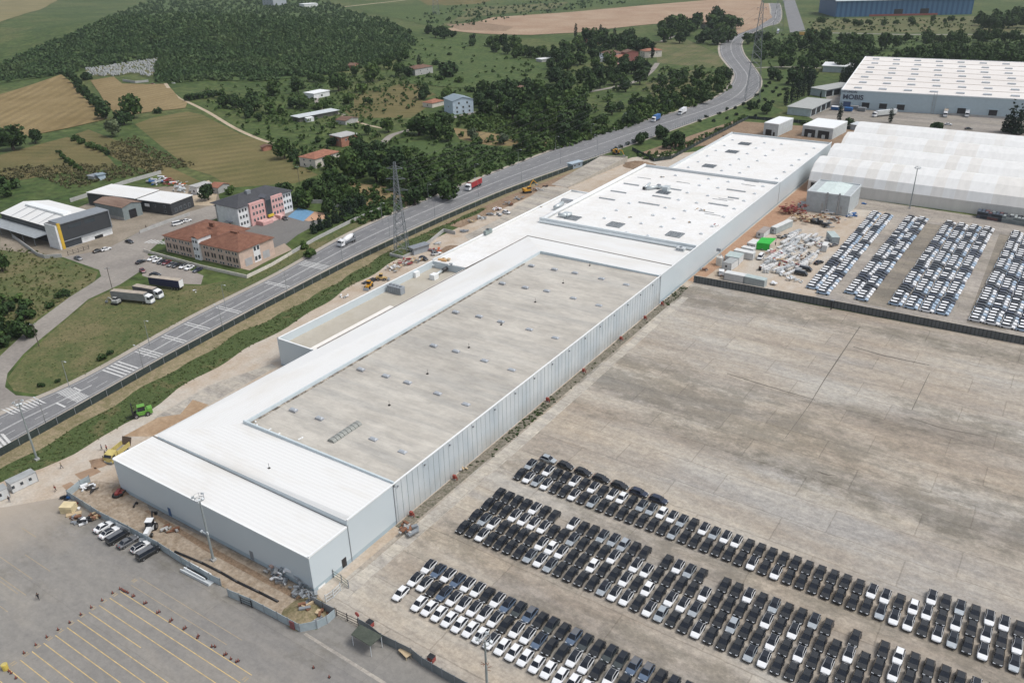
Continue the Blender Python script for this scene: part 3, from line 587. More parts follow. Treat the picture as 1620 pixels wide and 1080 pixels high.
part('roof_edge_debris', b, patchy('gutter_litter', [(.4, (.10, .085, .07)), (.6, (.38, .34, .29))], .5, fine=(2, .3)), w1)
b = MB()
b.box(WX0 - .12, WY0 - .12, 9.0, WX1 + .12, WY0 + .25, 9.22); b.box(WX0 - .12, WY0, 9.0, WX0 + .2, 149, 9.38)
b.box(WX1 - .2, WY0, 9.15, WX1 + .1, WYS - .2, 9.55); b.box(WX1 - .2, WYS + .1, 10.75, WX1 + .1, 108.9, 11.06)
b.box(WX1 - .25, 108.95, 10.8, WX1 + .12, 251.2, 11.02); b.box(WX1 - .25, 251.3, 11.0, WX1 + .12, WYM, 11.2)
part('roof_edge_trim', b, M_TRIM, w1)
for y, z in ((WYS, 9.4), (108.8, 10.8), (251.35, 11)): part('downpipe', MB().box(WX1 + .005, y - .09, .1, WX1 + .1, y + .09, z), M_GREY, w1)
for (x, y, sx, sy, col) in ((WX1 + .03, 92.0, .06, 1.3, M_BLACK), (-124.5, WY0 - .03, 1.1, .06, M_GREY), (-152.5, WY0 - .03, 1.0, .06, plain('blue_door', (.06, .12, .25), .5))):
    b = MB().box(x - sx / 2, y - sy / 2, .25, x + sx / 2, y + sy / 2, 2.5); part('door', b, col, w1)
def skylight(o, px, py, z, name='skylight', w=2.2, d=1.2):
    p = S(px, py, z); b = MB().box(p.x - w / 2, p.y - d / 2, z - .1, p.x + w / 2, p.y + d / 2, z + .38)
    s = part(name, b, M_SKYLF, o)
    b = MB().raw([(p.x - w / 2 + .05, p.y - d / 2 + .05, z + .4), (p.x + w / 2 - .05, p.y - d / 2 + .05, z + .4), (p.x + w / 2 - .05, p.y + d / 2 - .05, z + .4), (p.x - w / 2 + .05, p.y + d / 2 - .05, z + .4),
                  (p.x - w / 2 + .4, p.y - .15, z + .7), (p.x + w / 2 - .4, p.y - .15, z + .7), (p.x + w / 2 - .4, p.y + .15, z + .7), (p.x - w / 2 + .4, p.y + .15, z + .7)],
                 [(0, 1, 5, 4), (1, 2, 6, 5), (2, 3, 7, 6), (3, 0, 4, 7), (4, 5, 6, 7)])
    loc(b, o).build('dome', M_SKYL, s)
K3 = 1620 / 420.0
for x, y in [(775, 157), (915, 180), (1040, 202), (1202, 238), (1353, 275), (597, 265), (737, 291), (868, 312), (1030, 357), (1186, 402), (313, 440), (456, 467), (588, 500), (762, 548), (920, 600), (178, 645), (315, 680), (488, 738), (655, 795), (20, 870), (203, 938), (376, 1005)]:
    skylight(w1, 640 + x / K3, 380 + y / K3, 10.3)
for x, y in [(415, 437), (618, 502), (1035, 665), (1262, 765), (938, 122), (1133, 173), (1540, 310)]: 
    if (x, y) not in ((1540, 310),): skylight(w1, 380 + x / 4.909, 560 + y / 4.909, 10.25)
p0 = S(380 + 675 / 4.909, 560 + 670 / 4.909, 10.3); b = MB()
for i in range(8):
    a = [p0 + Vector((.2, i * 1.25, 0)), p0 + Vector((2.3, i * 1.25, 0))]
    ring = lambda yy: [(a[0].x + 1.05 - 1.15 * math.cos(math.pi * k / 6), yy, 10.3 + .75 * math.sin(math.pi * k / 6)) for k in range(7)]
    b.mat(0).loft([ring(a[0].y), ring(a[0].y + 1.1)]); 
part('barrel_skylight', b, plain('polycarbonate', (.27, .28, .26), .35, var=.1), w1, smooth=False)
rods = []
for x, y in [(968, 262), (798, 378), (590, 516), (393, 655), (140, 815), (1130, 155)]:
    rods.append(S(640 + x / K3, 380 + y / K3, 10.3))
for p in rods + [S(426, 741, 10.3), S(616, 641, 10.3)]: part('lightning_rod', MB().tube(p, p + Vector((0, 0, 1.5)), .05, n=4).obox(p + Vector((0, 0, .1)), (.5, .5, .3)), M_DARK, w1)
b = MB()
for i in range(14): p = S(380 + 90 + RNG.uniform(-70, 90) * .9, 560 + 60 + i * 3.0, 10.3); 
for x, y in [(130, 545), (230, 580), (300, 615), (345, 645), (460, 655), (480, 645), (120, 520), (850, 850), (900, 880), (1155, 942), (1120, 945), (1400, 475), (1455, 497), (1515, 525), (1455, 620), (1500, 635), (1530, 655)]:
    p = S(380 + x / 4.909, 560 + y / 4.909, 10.35); part('loose_flashing', MB().obox((p.x, p.y, p.z - .1), (RNG.uniform(.5, 1.0), .35, .12), RNG.uniform(0, 3)), M_TRIM, w1)

# annex terrace and annex roof on the road side: one building
w2 = thing('annex_building', 'low white annex along the road side with a sunken beige roof terrace', 'annex', (-187.6, 149, 0))
AX0, AX1, AY0, AY1, AY2 = -187.4, -172.2, 149.0, 226.0, 331.0
b = MB(); AZ = 9.3
wallrun(b, [(AX0, AY2), (AX0, AY0), (AX1 + .45, AY0)], [(AZ, AZ)] * 2, .6)
b.mat(0).box(AX0 + .02, AY0 + .02, 6, AX0 + .35, AY1, AZ); b.box(AX0 + .02, AY0 + .01, 6, AX1, AY0 + .35, AZ); b.box(AX0 + .3, AY1 - .3, 6, AX1, AY1, 9.25)
part('wall', b, [M_PANEL, M_PLINTH], w2)
b = MB().face([(AX0 + .3, AY0 + .3, 6.7), (AX1, AY0 + .3, 6.7), (AX1, AY1, 6.7), (AX0 + .3, AY1, 6.7)])
part('terrace', b, M_TERR, w2, 'sunken beige terrace floor')
b = MB().box(AX1 - 2.6, AY0 + .35, 6.7, AX1 + .3, AY0 + 38, 8.6).box(AX1 - .8, AY0 + 38, 6.7, AX1 + .3, AY1 - .3, 8.6)
part('ledge', b, plain('white_ledge', (.80, .77, .72), .5, var=.04), w2)
b = MB().face([(AX0 + .2, AY1, 9.25), (AX1 + .3, AY1, 9.4), (AX1 + 1.7, 266, 9.72), (-171, WYM, 9.45), (-175.3, WYM, 9.4), (-176.5, AY2, 9.3), (AX0 + .2, AY2, 9.2)])
part('roof', b, M_MEMB, w2)
b = MB().tube((AX0 + .1, AY1, 9.6), (AX0 + .1, AY2, 9.6), .42, n=8); b.box(AX0, AY2 - .2, 9.0, -176.4, AY2 + .2, 10.0)
part('parapet', b, M_TRIM, w2, smooth=True)
b = MB().box(AX0 - .1, AY0 - .1, AZ - .03, AX1, AY0 + .4, AZ + .1).box(AX0 - .1, AY0, AZ - .03, AX0 + .4, AY1, AZ + .1)
part('roof_edge_trim', b, M_TRIM, w2)

# hall with equipment on its roof, and the far hall
MX0 = -175.4
w3 = thing('warehouse', 'white hall with rooftop equipment and thick raised parapets, middle of the row', 'warehouse', (WX1, WYM, 0))
b = MB(); wallrun(b, [(WX1, WYM), (WX1, WYF)], [(11.1, 11.1)]); wallrun(b, [(WX1, WYF), (MX0, WYF), (MX0, WYM), (WX1, WYM)], [(11, 11)] * 3)
part('wall', b, [M_PANEL, M_PLINTH], w3)
b = MB().face([(MX0, WYM, 9.8), (WX1, WYM, 9.8), (WX1, WYF, 9.8), (MX0, WYF, 9.8)]); part('roof', b, M_MEMB, w3)
b = MB().box(MX0 - .6, WYM - .45, 9.2, WX1 - .3, WYM + .3, 11.6); b.tube((MX0 - .4, WYM - .6, 10.0), (WX1 - .3, WYM - .6, 10.0), .55, n=8)
part('front_parapet', b, plain('parapet_white', (.66, .71, .725), .45, var=.03), w3)
b = MB().tube((MX0, WYM + .2, 10.6), (MX0, WYF, 10.6), .85, n=8); part('side_parapet', b, M_TRIM, w3, smooth=True)
b = MB().box(MX0, WYF - .35, 9.7, WX1, WYF + .35, 11.0); part('rear_parapet', b, M_COPING, w3)
b = MB().box(WX1 - .3, WYM, 11.0, WX1 + .12, WYF, 11.2); part('roof_edge_trim', b, M_TRIM, w3)
w4 = thing('warehouse', 'far white hall with three dark roof grids, end of the row near the arched tents', 'warehouse', (WX1, WYF, 0))
b = MB(); FX0 = -163.0
wallrun(b, [(WX1, WYF + .4), (WX1, WYE)], [(11.1, 10.8)]); wallrun(b, [(WX1, WYE), (FX0, WYE), (FX0, WYF + .4)], [(10.8, 10.8)] * 2)
part('wall', b, [M_PANEL, M_PLINTH], w4)
b = MB().face([(FX0, WYF + .4, 9.8), (WX1, WYF + .4, 9.8), (WX1, WYE, 9.8), (FX0, WYE, 9.8)]); part('roof', b, M_MEMB, w4)
b = MB().box(FX0 - .3, WYF + .5, 9.6, FX0 + .6, WYE, 10.8).box(FX0, WYE - .3, 9.6, WX1, WYE + .3, 10.7); part('parapet', b, M_COPING, w4)
b = MB().box(WX1 - .3, WYF + .4, 10.75, WX1 + .12, WYE, 11.1); part('roof_edge_trim', b, M_TRIM, w4)
# small roof lights, grids, ducts (crop of the photograph at 3.24x, origin 840,190)
q = lambda x, y: (840 + x / 3.24, 190 + y / 3.24)
def smalllight(o, x, y):
    p = S(*q(x, y), 9.9); b = MB().box(p.x - .75, p.y - .6, 9.8, p.x + .75, p.y + .6, 10.2); b.raw([(p.x - .75, p.y - .6, 10.2), (p.x + .75, p.y - .6, 10.2), (p.x + .75, p.y + .6, 10.2), (p.x - .75, p.y + .6, 10.2), (p.x, p.y, 10.6)], [(0, 1, 4), (1, 2, 4), (2, 3, 4), (3, 0, 4)])
    part('skylight', b, plain('skylight_pale', (.62, .65, .67), .35, var=.05), o)
for x, y in [(742, 284), (912, 302), (865, 335), (1012, 317), (803, 373), (960, 348), (690, 450), (757, 410), (505, 427), (440, 463), (378, 503), (302, 548), (627, 488), (567, 530), (490, 577), (790, 466), (733, 505), (670, 547), (600, 594), (850, 425), (1092, 415), (1043, 455), (988, 497), (930, 545), (873, 583), (1147, 378), (1190, 340), (908, 388)]: smalllight(w3, x, y)
for x, y in [(1035, 103), (993, 132), (949, 157), (905, 185), (858, 215), (808, 243), (1197, 118), (1155, 145), (1110, 173), (1067, 201), (1023, 231), (978, 260), (1285, 125), (1242, 155), (1203, 183), (1162, 210), (1117, 241), (1072, 271), (1452, 145), (1413, 175), (1375, 205), (1338, 233), (1300, 267), (1260, 300)]: smalllight(w4, x, y)
def grid(o, x, y, w=6.2, d=5.4, nx_=5, ny_=5):
    p = S(*q(x, y), 9.9); b = MB()
    b.mat(1).box(p.x - w / 2, p.y - d / 2, 9.82, p.x + w / 2, p.y + d / 2, 9.90)
    for i in range(nx_): xx = p.x - w / 2 + w * i / (nx_ - 1); b.mat(0).box(xx - .07, p.y - d / 2, 9.95, xx + .07, p.y + d / 2, 10.2)
    for i in range(ny_): yy_ = p.y - d / 2 + d * i / (ny_ - 1); b.box(p.x - w / 2, yy_ - .07, 9.9, p.x + w / 2, yy_ + .07, 10.18)
    part('roof_grid', b, [M_GREY, M_COPING], o)
for x, y in [(434, 537), (738, 587)]: grid(w3, x, y)
grid(w3, 215, 502, 6, 5); grid(w3, 680, 372, 6, 4)
for x, y in [(1097, 122), (1032, 163), (915, 236)]: grid(w4, x, y)
b = MB(); b2 = MB()
for x, y, L in [(390, 405, 8), (449, 369, 8), (515, 331, 8), (605, 430, 10), (730, 355, 8), (960, 434, 9), (1052, 362, 9), (1038, 400, 5), (670, 395, 9)]:
    p = S(*q(x, y), 9.9); b.box(p.x - L / 2, p.y - .35, 9.8, p.x + L / 2, p.y + .35, 10.25)
part('roof_duct', b, M_STEEL, w3)
for x, y in [(900, 470), (930, 484), (968, 408), (1130, 315), (1115, 333), (780, 320), (580, 297), (1000, 405)]:
    p = S(*q(x, y), 9.9); b2.obox((p.x, p.y, 9.9), (7, .18, .15), RNG.uniform(-.05, .05))
part('roof_rail', b2, M_GREY, w3)
def roof_unit(label, x, y, z, w, d, h, mat, fans=0, name='roof_unit', cat='roof unit'):
    p = S(x, y, z); o = thing(name, label, cat, (p.x, p.y, z))
    b = MB().box(-w / 2, -d / 2, .15, w / 2, d / 2, h); b.box(-w / 2 + .1, -d / 2 + .1, 0, w / 2 - .1, d / 2 - .1, .15); b.build('casing', mat, o)
    g = MB()
    for i in range(max(2, int(w / 1.0))): g.box(-w / 2 + .15 + i, -d / 2 - .02, .4, -w / 2 + .95 + i if -w / 2 + .95 + i < w / 2 else w / 2, -d / 2 + .01, h - .3)
    g.build('grille', M_GREY, o)
    for i in range(fans):
        f = MB().tube((-w / 2 + w * (i + .5) / fans, 0, h), (-w / 2 + w * (i + .5) / fans, 0, h + .35), .55, n=12); f.build('fan', M_GREY, o)
    return o
roof_unit('grey chiller unit with round fans on the beige roof terrace', 627, 463, 6.7, 6.2, 2.4, 2.7, plain('chiller_grey', (.30, .33, .36), .5), 4, 'chiller', 'chiller')
roof_unit('small grey chiller on the white annex roof near its parapet', 772, 370, 9.35, 1.2, 4.6, 1.8, plain('chiller_green', (.22, .27, .26), .5), 3, 'chiller', 'chiller')
roof_unit('low white box unit at the foot of the thick parapet', 1077, 396, 9.5, 3.2, 2.0, 1.2, M_COPING, 1, 'roof_unit')
def duct(label, pts, z, r, mat, boxes=()):
    g = [S(x, y, z) for x, y in pts]; o = thing('ventilation_duct', label, 'duct', g[0])
    b = MB()
    for a, c in zip(g, g[1:]): b.tube(a - g[0] + Vector((0, 0, r + .3)), c - g[0] + Vector((0, 0, r + .3)), r, n=8)
    b.build('pipe', mat, o, True)
    for x, y, s, m in boxes:
        p = S(x, y, z) - g[0]; MB().box(p.x - s[0] / 2, p.y - s[1] / 2, 0, p.x + s[0] / 2, p.y + s[1] / 2, s[2]).build('fan_box', m, o)
    return o
M_DUCT = plain('duct_pale', (.56, .61, .62), .35, .3, .06)
MBLK = plain('duct_black', (.05, .052, .055), .5)
duct('white rooftop duct with dark end on the terrace, beside the annex parapet', [(663, 433), (676, 424), (694, 422)], 6.7, .55, M_DUCT, [(657, 437, (2.6, 2.4, 2.0), M_TRIM)])
duct('black duct run leading along the terrace to its end wall', [(676, 425), (692, 418)], 6.7, .75, MBLK)
duct('white fan box with black duct on the terrace beside the long white roof', [(690, 438), (700, 431)], 6.7, .55, M_DUCT, [(687, 441, (2.2, 2.6, 1.9), M_TRIM)])
duct('second black duct on the terrace beside the long white roof', [(700, 432), (712, 425)], 6.7, .7, MBLK)
duct('big white duct assembly in the middle of the hall roof', [(1023, 301), (1040, 299), (1052, 300)], 9.8, .75, M_DUCT, [(1042, 298, (1.6, 1.6, 1.9), M_GREY), (1054, 302, (2.6, 3.6, 2.2), M_DUCT)])
duct('short white duct lying on the hall roof with a dark end', [(1020, 300), (1028, 293)], 9.8, .6, M_DUCT, [(1019, 300, (1.2, 1.2, 1.3), MBLK)])
duct('bulky grey duct beside the thick parapet at the hall corner', [(884, 343), (896, 345), (903, 342)], 9.8, .8, M_DUCT, [(896, 343, (2.6, 3.0, 1.9), M_DUCT)])
duct('pale blue duct bundle on the annex roof by the hall parapet', [(878, 333), (890, 326)], 9.3, 1.0, M_DUCT, [(897, 320, (5.2, 2.2, 1.3), M_STEEL)])
def clutter(name, label, cat, px, py, z, cols, n=6, size=1.0, spread=1.6, group=None):
    """a small heap of loose site material, one thing"""
    p = S(px, py, z); b = MB()
    for i in range(n):
        b.mat(i % len(cols)); a = RNG.uniform(0, 3.14); s = size * RNG.uniform(.5, 1.3)
        b.obox((RNG.uniform(-spread, spread), RNG.uniform(-spread, spread) * .7, .12 + i * .07 * size), (s * RNG.uniform(.8, 2.2), s * RNG.uniform(.3, .8), s * RNG.uniform(.15, .5)), a)
    o = b.build(name, cols); o.location = p; return tag(o, label, cat, group)
CT = plain('carton_brown', (.42, .30, .18), .9); RD = plain('red_plastic', (.26, .05, .045), .5); TM = plain('timber_pale', (.50, .39, .25), .8)
clutter('material_heap', 'small brown heap of offcuts on the annex roof', 'heap', 857, 327, 9.3, [CT, M_GREY], 5, .9, 1.2)
clutter('material_heap', 'orange and tan planks lying at the terrace end of the annex roof', 'heap', 703, 412, 9.3, [TM, plain('orange_board', (.62, .36, .16), .8)], 7, 1.2, 2)
clutter('material_heap', 'grey and white fittings piled at the terrace corner', 'heap', 716, 419, 9.3, [M_GREY, M_TRIM], 6, .9, 1.2)
clutter('material_heap', 'red box by the roof edge above the scrap yard', 'heap', 1132, 357, 9.8, [RD, M_TRIM], 4, 1.1, .8)
clutter('material_heap', 'scattered fittings lying between the roof ducts, close to the roof middle', 'heap', 1108, 333, 9.8, [M_GREY, CT, M_STEEL], 9, .7, 2.2)
clutter('material_heap', 'dark rolls of membrane lying by the front parapet of the hall', 'heap', 1037, 380, 9.8, [M_GREY, M_DARK], 6, .9, 2)
clutter('material_heap', 'brown carton heap at the far part of the hall roof', 'heap', 1047, 281, 9.8, [CT, M_GREY], 5, .8, 1.2)
clutter('material_heap', 'brown tool heap on the hall roof near the black grid', 'heap', 997, 344, 9.8, [CT, M_GREY], 4, .7, .8)
clutter('material_heap', 'pair of tool cases on the hall roof toward the yard edge', 'heap', 1089, 352, 9.8, [M_GREY, CT], 4, .8, .8)
# ------------------------------------------------------------------ cars
def paint(name, col, rough=.3, metal=0.0): return plain('car_' + name, col, rough, metal, 0, 1, .6)
P_WHITE = paint('white', (.78, .79, .80)); P_BLACK = paint('black', (.020, .022, .024), .25); P_SILVER = paint('silver', (.42, .46, .49), .35, .3)
P_BLUE = paint('blue', (.12, .17, .25), .35, .2); P_GREEN = paint('greygreen', (.06, .072, .072), .35, .2); P_GREY = paint('grey', (.16, .165, .175), .35, .3)
P_NAVY = paint('navy', (.02, .028, .055), .3); P_RED = paint('red', (.15, .02, .025), .3); P_ROOF = plain('car_glass_roof', (.022, .026, .034), .12, 0, 0)
M_GLASS = plain('car_glass', (.016, .020, .028), .08, 0, 0); M_TYRE = plain('tyre', (.018, .018, .018), .8); M_RIM = plain('rim', (.35, .36, .37), .35, .8)
M_LAMP = plain('headlamp', (.60, .63, .66), .15, 0, 0); M_TAIL = plain('tail_lamp', (.25, .015, .015), .2, 0, 0); M_CLADP = plain('car_cladding', (.03, .03, .032), .6)
def car_meshes(key, body, roof, L=4.25, W=1.80, H=1.58, kind='suv', outline=None):
    """meshes of one kind of car; it faces -Y, its base is at the origin"""
    h = L / 2; w = W / 2; b = MB(); zs = .22
    if kind == 'suv': prof = [(-h, .60, .42, .62), (-h + .12, .82, .34, .78), (-h + .55, .97, .24, .90), (-h + 1.15, 1.0, .22, 1.02), (0, 1.0, .22, 1.04), (h - .9, 1.0, .24, 1.06), (h - .25, .90, .34, 1.02), (h, .70, .46, .86)]
    elif kind == 'sedan': prof = [(-h, .72, .36, .56), (-h + .12, .88, .28, .70), (-h + .6, .97, .20, .80), (-h + 1.3, 1.0, .18, .92), (0, 1.0, .18, .95), (h - 1.0, 1.0, .20, .98), (h - .2, .93, .30, .97), (h, .82, .42, .80)]
    else: prof = [(-h, .80, .40, .70), (-h + .10, .93, .32, .95), (-h + .5, 1.0, .24, 1.12), (-h + .9, 1.0, .22, 1.2), (0, 1.0, .22, 1.22), (h - .6, 1.0, .24, 1.22), (h - .1, .98, .34, 1.2), (h, .93, .46, 1.1)]
    rings = []
    for y, ww, zb, zt in prof:
        W_ = w * ww; zm = zb + (zt - zb) * .55
        rings.append([(-W_ * .93, y, zb), (-W_, y, zm), (-W_ * .97, y, zm + (zt - zm) * .6), (-W_ * .86, y, zt), (W_ * .86, y, zt), (W_ * .97, y, zm + (zt - zm) * .6), (W_, y, zm), (W_ * .93, y, zb)])
    b.loft(rings)
    if kind == 'suv': g = (-h + 1.0, -h + 1.85, h - .80, h - .12, 1.0)
    elif kind == 'sedan': g = (-h + 1.25, -h + 2.05, h - 1.35, h - .62, .92)
    else: g = (-h + .55, -h + 1.15, h - .18, h - .06, 1.18)
    y0, y1, y2, y3, zb = g; zt = H - .04
    lo = [(-w * .90, y0, zb - .06), (w * .90, y0, zb - .06), (w * .90, y3, zb), (-w * .90, y3, zb)]
    hi = [(-w * .70, y1, zt - .03), (w * .70, y1, zt - .03), (w * .66, y2, zt), (-w * .66, y2, zt)]
    b.raw(lo + hi, [(0, 1, 5, 4), (1, 2, 6, 5), (2, 3, 7, 6), (3, 0, 4, 7), (4, 5, 6, 7)])
    b.mat(1)
    for s in (-1, 1):
        for yy_ in (-h + .82, h - .85): b.box(s * w * .80, yy_ - .40, .25, s * (w * 1.0 + .012), yy_ + .40, .60)
    b.box(-w * .84, -h - .015, .30, w * .84, -h + .12, .50); b.box(-w * .86, h - .15, .34, w * .86, h + .015, .56)
    out = {'body': b.mesh(key + '_body', [body, M_CLADP])}
    def quad(a, b_, c, d, inset, off):
        a, b_, c, d = map(Vector, (a, b_, c, d)); m = (a + b_ + c + d) / 4; nn = (b_ - a).cross(d - a).normalized() * off
        return [p + (m - p) * 0 + (m - p).normalized() * min(inset, (m - p).length * .3) + nn for p in (a, b_, c, d)]
    gl = roof is P_ROOF
    hx = [tuple(hi[0]), tuple(hi[1])] if not gl else [(hi[0][0] + .05, hi[0][1], hi[0][2]), (hi[1][0] - .05, hi[1][1], hi[1][2])]
    wq = quad(lo[0], lo[1], hi[1], hi[0], .05, .015)
    if gl: wq[2] = Vector(hx[1]) + Vector((0, -.01, .012)); wq[3] = Vector(hx[0]) + Vector((0, -.01, .012))
    out['windscreen'] = MB().face(wq).mesh(key + '_ws', M_GLASS)
    out['rear_window'] = MB().face(quad(lo[2], lo[3], hi[3], hi[2], .08, .015)).mesh(key + '_rw', M_GLASS)
    for i, (a, c, d, e) in enumerate(((lo[1], lo[2], hi[2], hi[1]), (lo[3], lo[0], hi[0], hi[3]))):
        out['side_window' + '.' * i] = MB().face(quad(a, c, d, e, .07, .015)).mesh(key + '_sw', M_GLASS)
    ins = .028 if roof is not body else .02
    rq = quad(hi[0], hi[1], hi[2], hi[3], ins * 2.2, .012)
    if gl: rq[0] = Vector(hx[0]) + Vector((0, -.02, .012)); rq[1] = Vector(hx[1]) + Vector((0, -.02, .012))
    rb = MB().raw(list(rq) + [p + Vector((0, 0, .028)) for p in rq], [(4, 5, 6, 7), (0, 1, 5, 4), (1, 2, 6, 5), (2, 3, 7, 6), (3, 0, 4, 7)])
    out['roof_panel'] = rb.mesh(key + '_roof', roof)
    r = .335; wh = MB().tube((-.11, 0, 0), (.11, 0, 0), r, n=12).mat(1).tube((-.125, 0, 0), (.125, 0, 0), r * .62, n=8)
    out['_wheel'] = wh.mesh(key + '_wheel', [M_TYRE, M_RIM]); out['_wpos'] = [(s * (w - .08), yy_, r) for s in (-1, 1) for yy_ in (-h + .82, h - .85)]
    out['_lamp'] = MB().obox((0, 0, 0), (.42, .2, .13)).mesh(key + '_lamp', M_LAMP); out['_lpos'] = [(s * w * .60, -h + .11, .70 if kind != 'van' else .85) for s in (-1, 1)]
    out['_tail'] = MB().obox((0, 0, 0), (.30, .1, .16)).mesh(key + '_tail', M_TAIL); out['_tpos'] = [(s * w * .62, h - .06, .88 if kind != 'van' else 1.0) for s in (-1, 1)]
    out['_mirror'] = MB().obox((0, 0, 0), (.22, .12, .15)).mesh(key + '_mirror', body); out['_mpos'] = [(s * (w + .06), y0 + .35, zb + .08) for s in (-1, 1)]
    return out
CARS = {}
def proto_car(key):
    if key in CARS: return CARS[key]
    body, roof, kind, L, W, H = {'K': (P_BLACK, P_BLACK, 'suv', 4.25, 1.80, 1.58), 'W': (P_WHITE, P_ROOF, 'suv', 4.25, 1.80, 1.58), 'V': (P_WHITE, P_WHITE, 'suv', 4.2, 1.78, 1.60), 'S': (P_SILVER, P_ROOF, 'suv', 4.25, 1.80, 1.58),
        'D': (P_SILVER, P_SILVER, 'suv', 4.25, 1.80, 1.60), 'B': (P_BLUE, P_ROOF, 'suv', 4.25, 1.80, 1.58), 'b': (P_BLUE, P_GREY, 'suv', 4.35, 1.82, 1.66), 'G': (P_GREEN, P_ROOF, 'suv', 4.35, 1.82, 1.66), 'N': (P_NAVY, P_NAVY, 'suv', 4.4, 1.82, 1.6), 'Y': (P_GREY, P_GREY, 'suv', 4.3, 1.8, 1.56),
        'sK': (P_BLACK, P_BLACK, 'sedan', 4.6, 1.8, 1.44), 'sW': (P_WHITE, P_WHITE, 'sedan', 4.5, 1.8, 1.45), 'sR': (P_RED, P_RED, 'sedan', 4.4, 1.78, 1.45), 'sY': (P_GREY, P_GREY, 'sedan', 4.6, 1.8, 1.44), 'sN': (P_NAVY, P_NAVY, 'sedan', 4.5, 1.8, 1.45),
        'sB': (P_WHITE, P_ROOF, 'sedan', 4.6, 1.84, 1.44), 'vW': (P_WHITE, P_WHITE, 'van', 4.9, 1.9, 2.0), 'vK': (P_BLACK, P_GREY, 'van', 4.9, 1.92, 1.9)}[key]
    m = car_meshes(key, body, roof, L, W, H, kind); CARS[key] = (m, kind); return CARS[key]
def child(name, me, parent, loc=(0, 0, 0)):
    o = bpy.data.objects.new(name, me); COL.objects.link(o); o.parent = parent; o.location = loc; return o
def car(key, x, y, rz, label, group=None, name=None, cat=None, z=0.0, full=True):
    m, kind = proto_car(key)
    o = thing(name or 'parked_car', label, cat or {'suv': 'SUV', 'sedan': 'car', 'van': 'van'}[kind], (x, y, z + .015), rz, group)
    for k, me in m.items():
        if not k.startswith('_'): child(k.strip('.'), me, o)
    for p in m['_wpos']: child('wheel', m['_wheel'], o, p)
    for p in m['_lpos']: child('headlight', m['_lamp'], o, p)
    if full:
        for p in m['_tpos']: child('tail_light', m['_tail'], o, p)
        for p in m['_mpos']: child('wing_mirror', m['_mirror'], o, p)
    return o
CNAME = {'K': 'black SUV', 'W': 'white SUV with black roof', 'V': 'all-white SUV', 'S': 'silver SUV with black roof', 'D': 'all-silver SUV', 'B': 'blue SUV with black roof', 'b': 'blue SUV', 'G': 'green-grey SUV', 'N': 'dark blue SUV', 'Y': 'grey SUV'}
def row(cols, x0, pitch, y0, slope, phrase, group):
    n = 0
    for i, k in enumerate(cols):
        if k in '. ': continue
        n += 1
        x = x0 + pitch * i + RNG.uniform(-.06, .06); y = y0 - .0165 * (x + 90) + RNG.uniform(-.12, .12)
        q_ = (Vector((x, y, .8)) - Vector((0, 0, CAM_H))); dz = q_.dot(Vector(_f)); py = 540 - 1305.7 * q_.dot(Vector(_u)) / dz; px = 810 + 1305.7 * q_.dot(Vector(_r)) / dz
        if py > 1098 or px > 1640: continue
        car(k, x, y, RNG.uniform(-.02, .02), f'{CNAME[k]}, {nth(n)} from the warehouse in {phrase}', group, 'parked_suv', full=False)
#          0         1         2         3         4
G1, G2, G3 = 'SUVs in the block beside the dark fence', 'SUVs in the middle block', 'SUVs in the block facing the empty concrete'
row('V.VVVVVVVWVVVVVVVVVVVVVVVV', -90.5, 2.515, 91.85, 0, 'the fence-side row', G1)
row('WWKBWWWWWKWWBKKWWKWKWKBKWWK', -90.5, 2.515, 96.6, 0, "fence block's middle row", G1)
row('WBWBWWKWBGbKGKbGKGGbbKGGKbGKG', -90.5, 2.515, 101.2, 0, "fence block's rear row", G1)
row('KKWKKKKSWSKKKKSWWKWDKKWKKKSWKKKKKKWK', -92.0, 2.535, 115.4, 0, "middle block's front row", G2)
row('KSWKKKKWVWKKVKKWKVKWWSKKDKKWKWKWKKKKW', -92.0, 2.535, 120.1, 0, "middle block's second row", G2)
row('KKKWWWWKKSKKKWKWWKKKKWKKKKWKWKKKWKKWKKKW', -92.0, 2.535, 124.85, 0, "middle block's third row", G2)
row('KKKKWKK.WKKSSDKK.KWSK.KKWKSKKSK.K.KVKKKKWK', -92.0, 2.535, 129.5, 0, "middle block's rear row", G2)
row('KWSWKKWKSKKKKKKKSKKKKKKWKWKKKKKKKSWWKWSKWKSK', -92.0, 2.535, 138.85, 0, 'the concrete-side front row', G3)
row('SKWKKWKWKWVKSSVWSKWSWWKKKKKKKKKKWWKVWKWKWKWK', -92.0, 2.535, 143.65, 0, 'the concrete-side rear row', G3)
row('....................................WKSKWWKW', -92.0, 2.535, 148.4, 0, 'the short third row', G3)
for i, k in enumerate(['D', 'K', 'K', 'K', 'K', 'N', 'N']):
    car(k, -89.5 + 5.05 * i, 147.9 - .1 * i, rad(90) + RNG.uniform(-.03, .03), ['silver SUV parked sideways behind the rear row, nearest the warehouse', 'second sideways SUV behind the rear row, black, next to the silver one', 'third SUV of the sideways line, black and glossy', 'fourth SUV of the sideways line, black, in the middle', 'fifth SUV of the sideways line, black, beside the blue ones', 'dark blue SUV, sixth of the sideways line', 'dark blue SUV at the open end of the sideways line'][i], 'SUVs parked sideways', 'parked_suv')

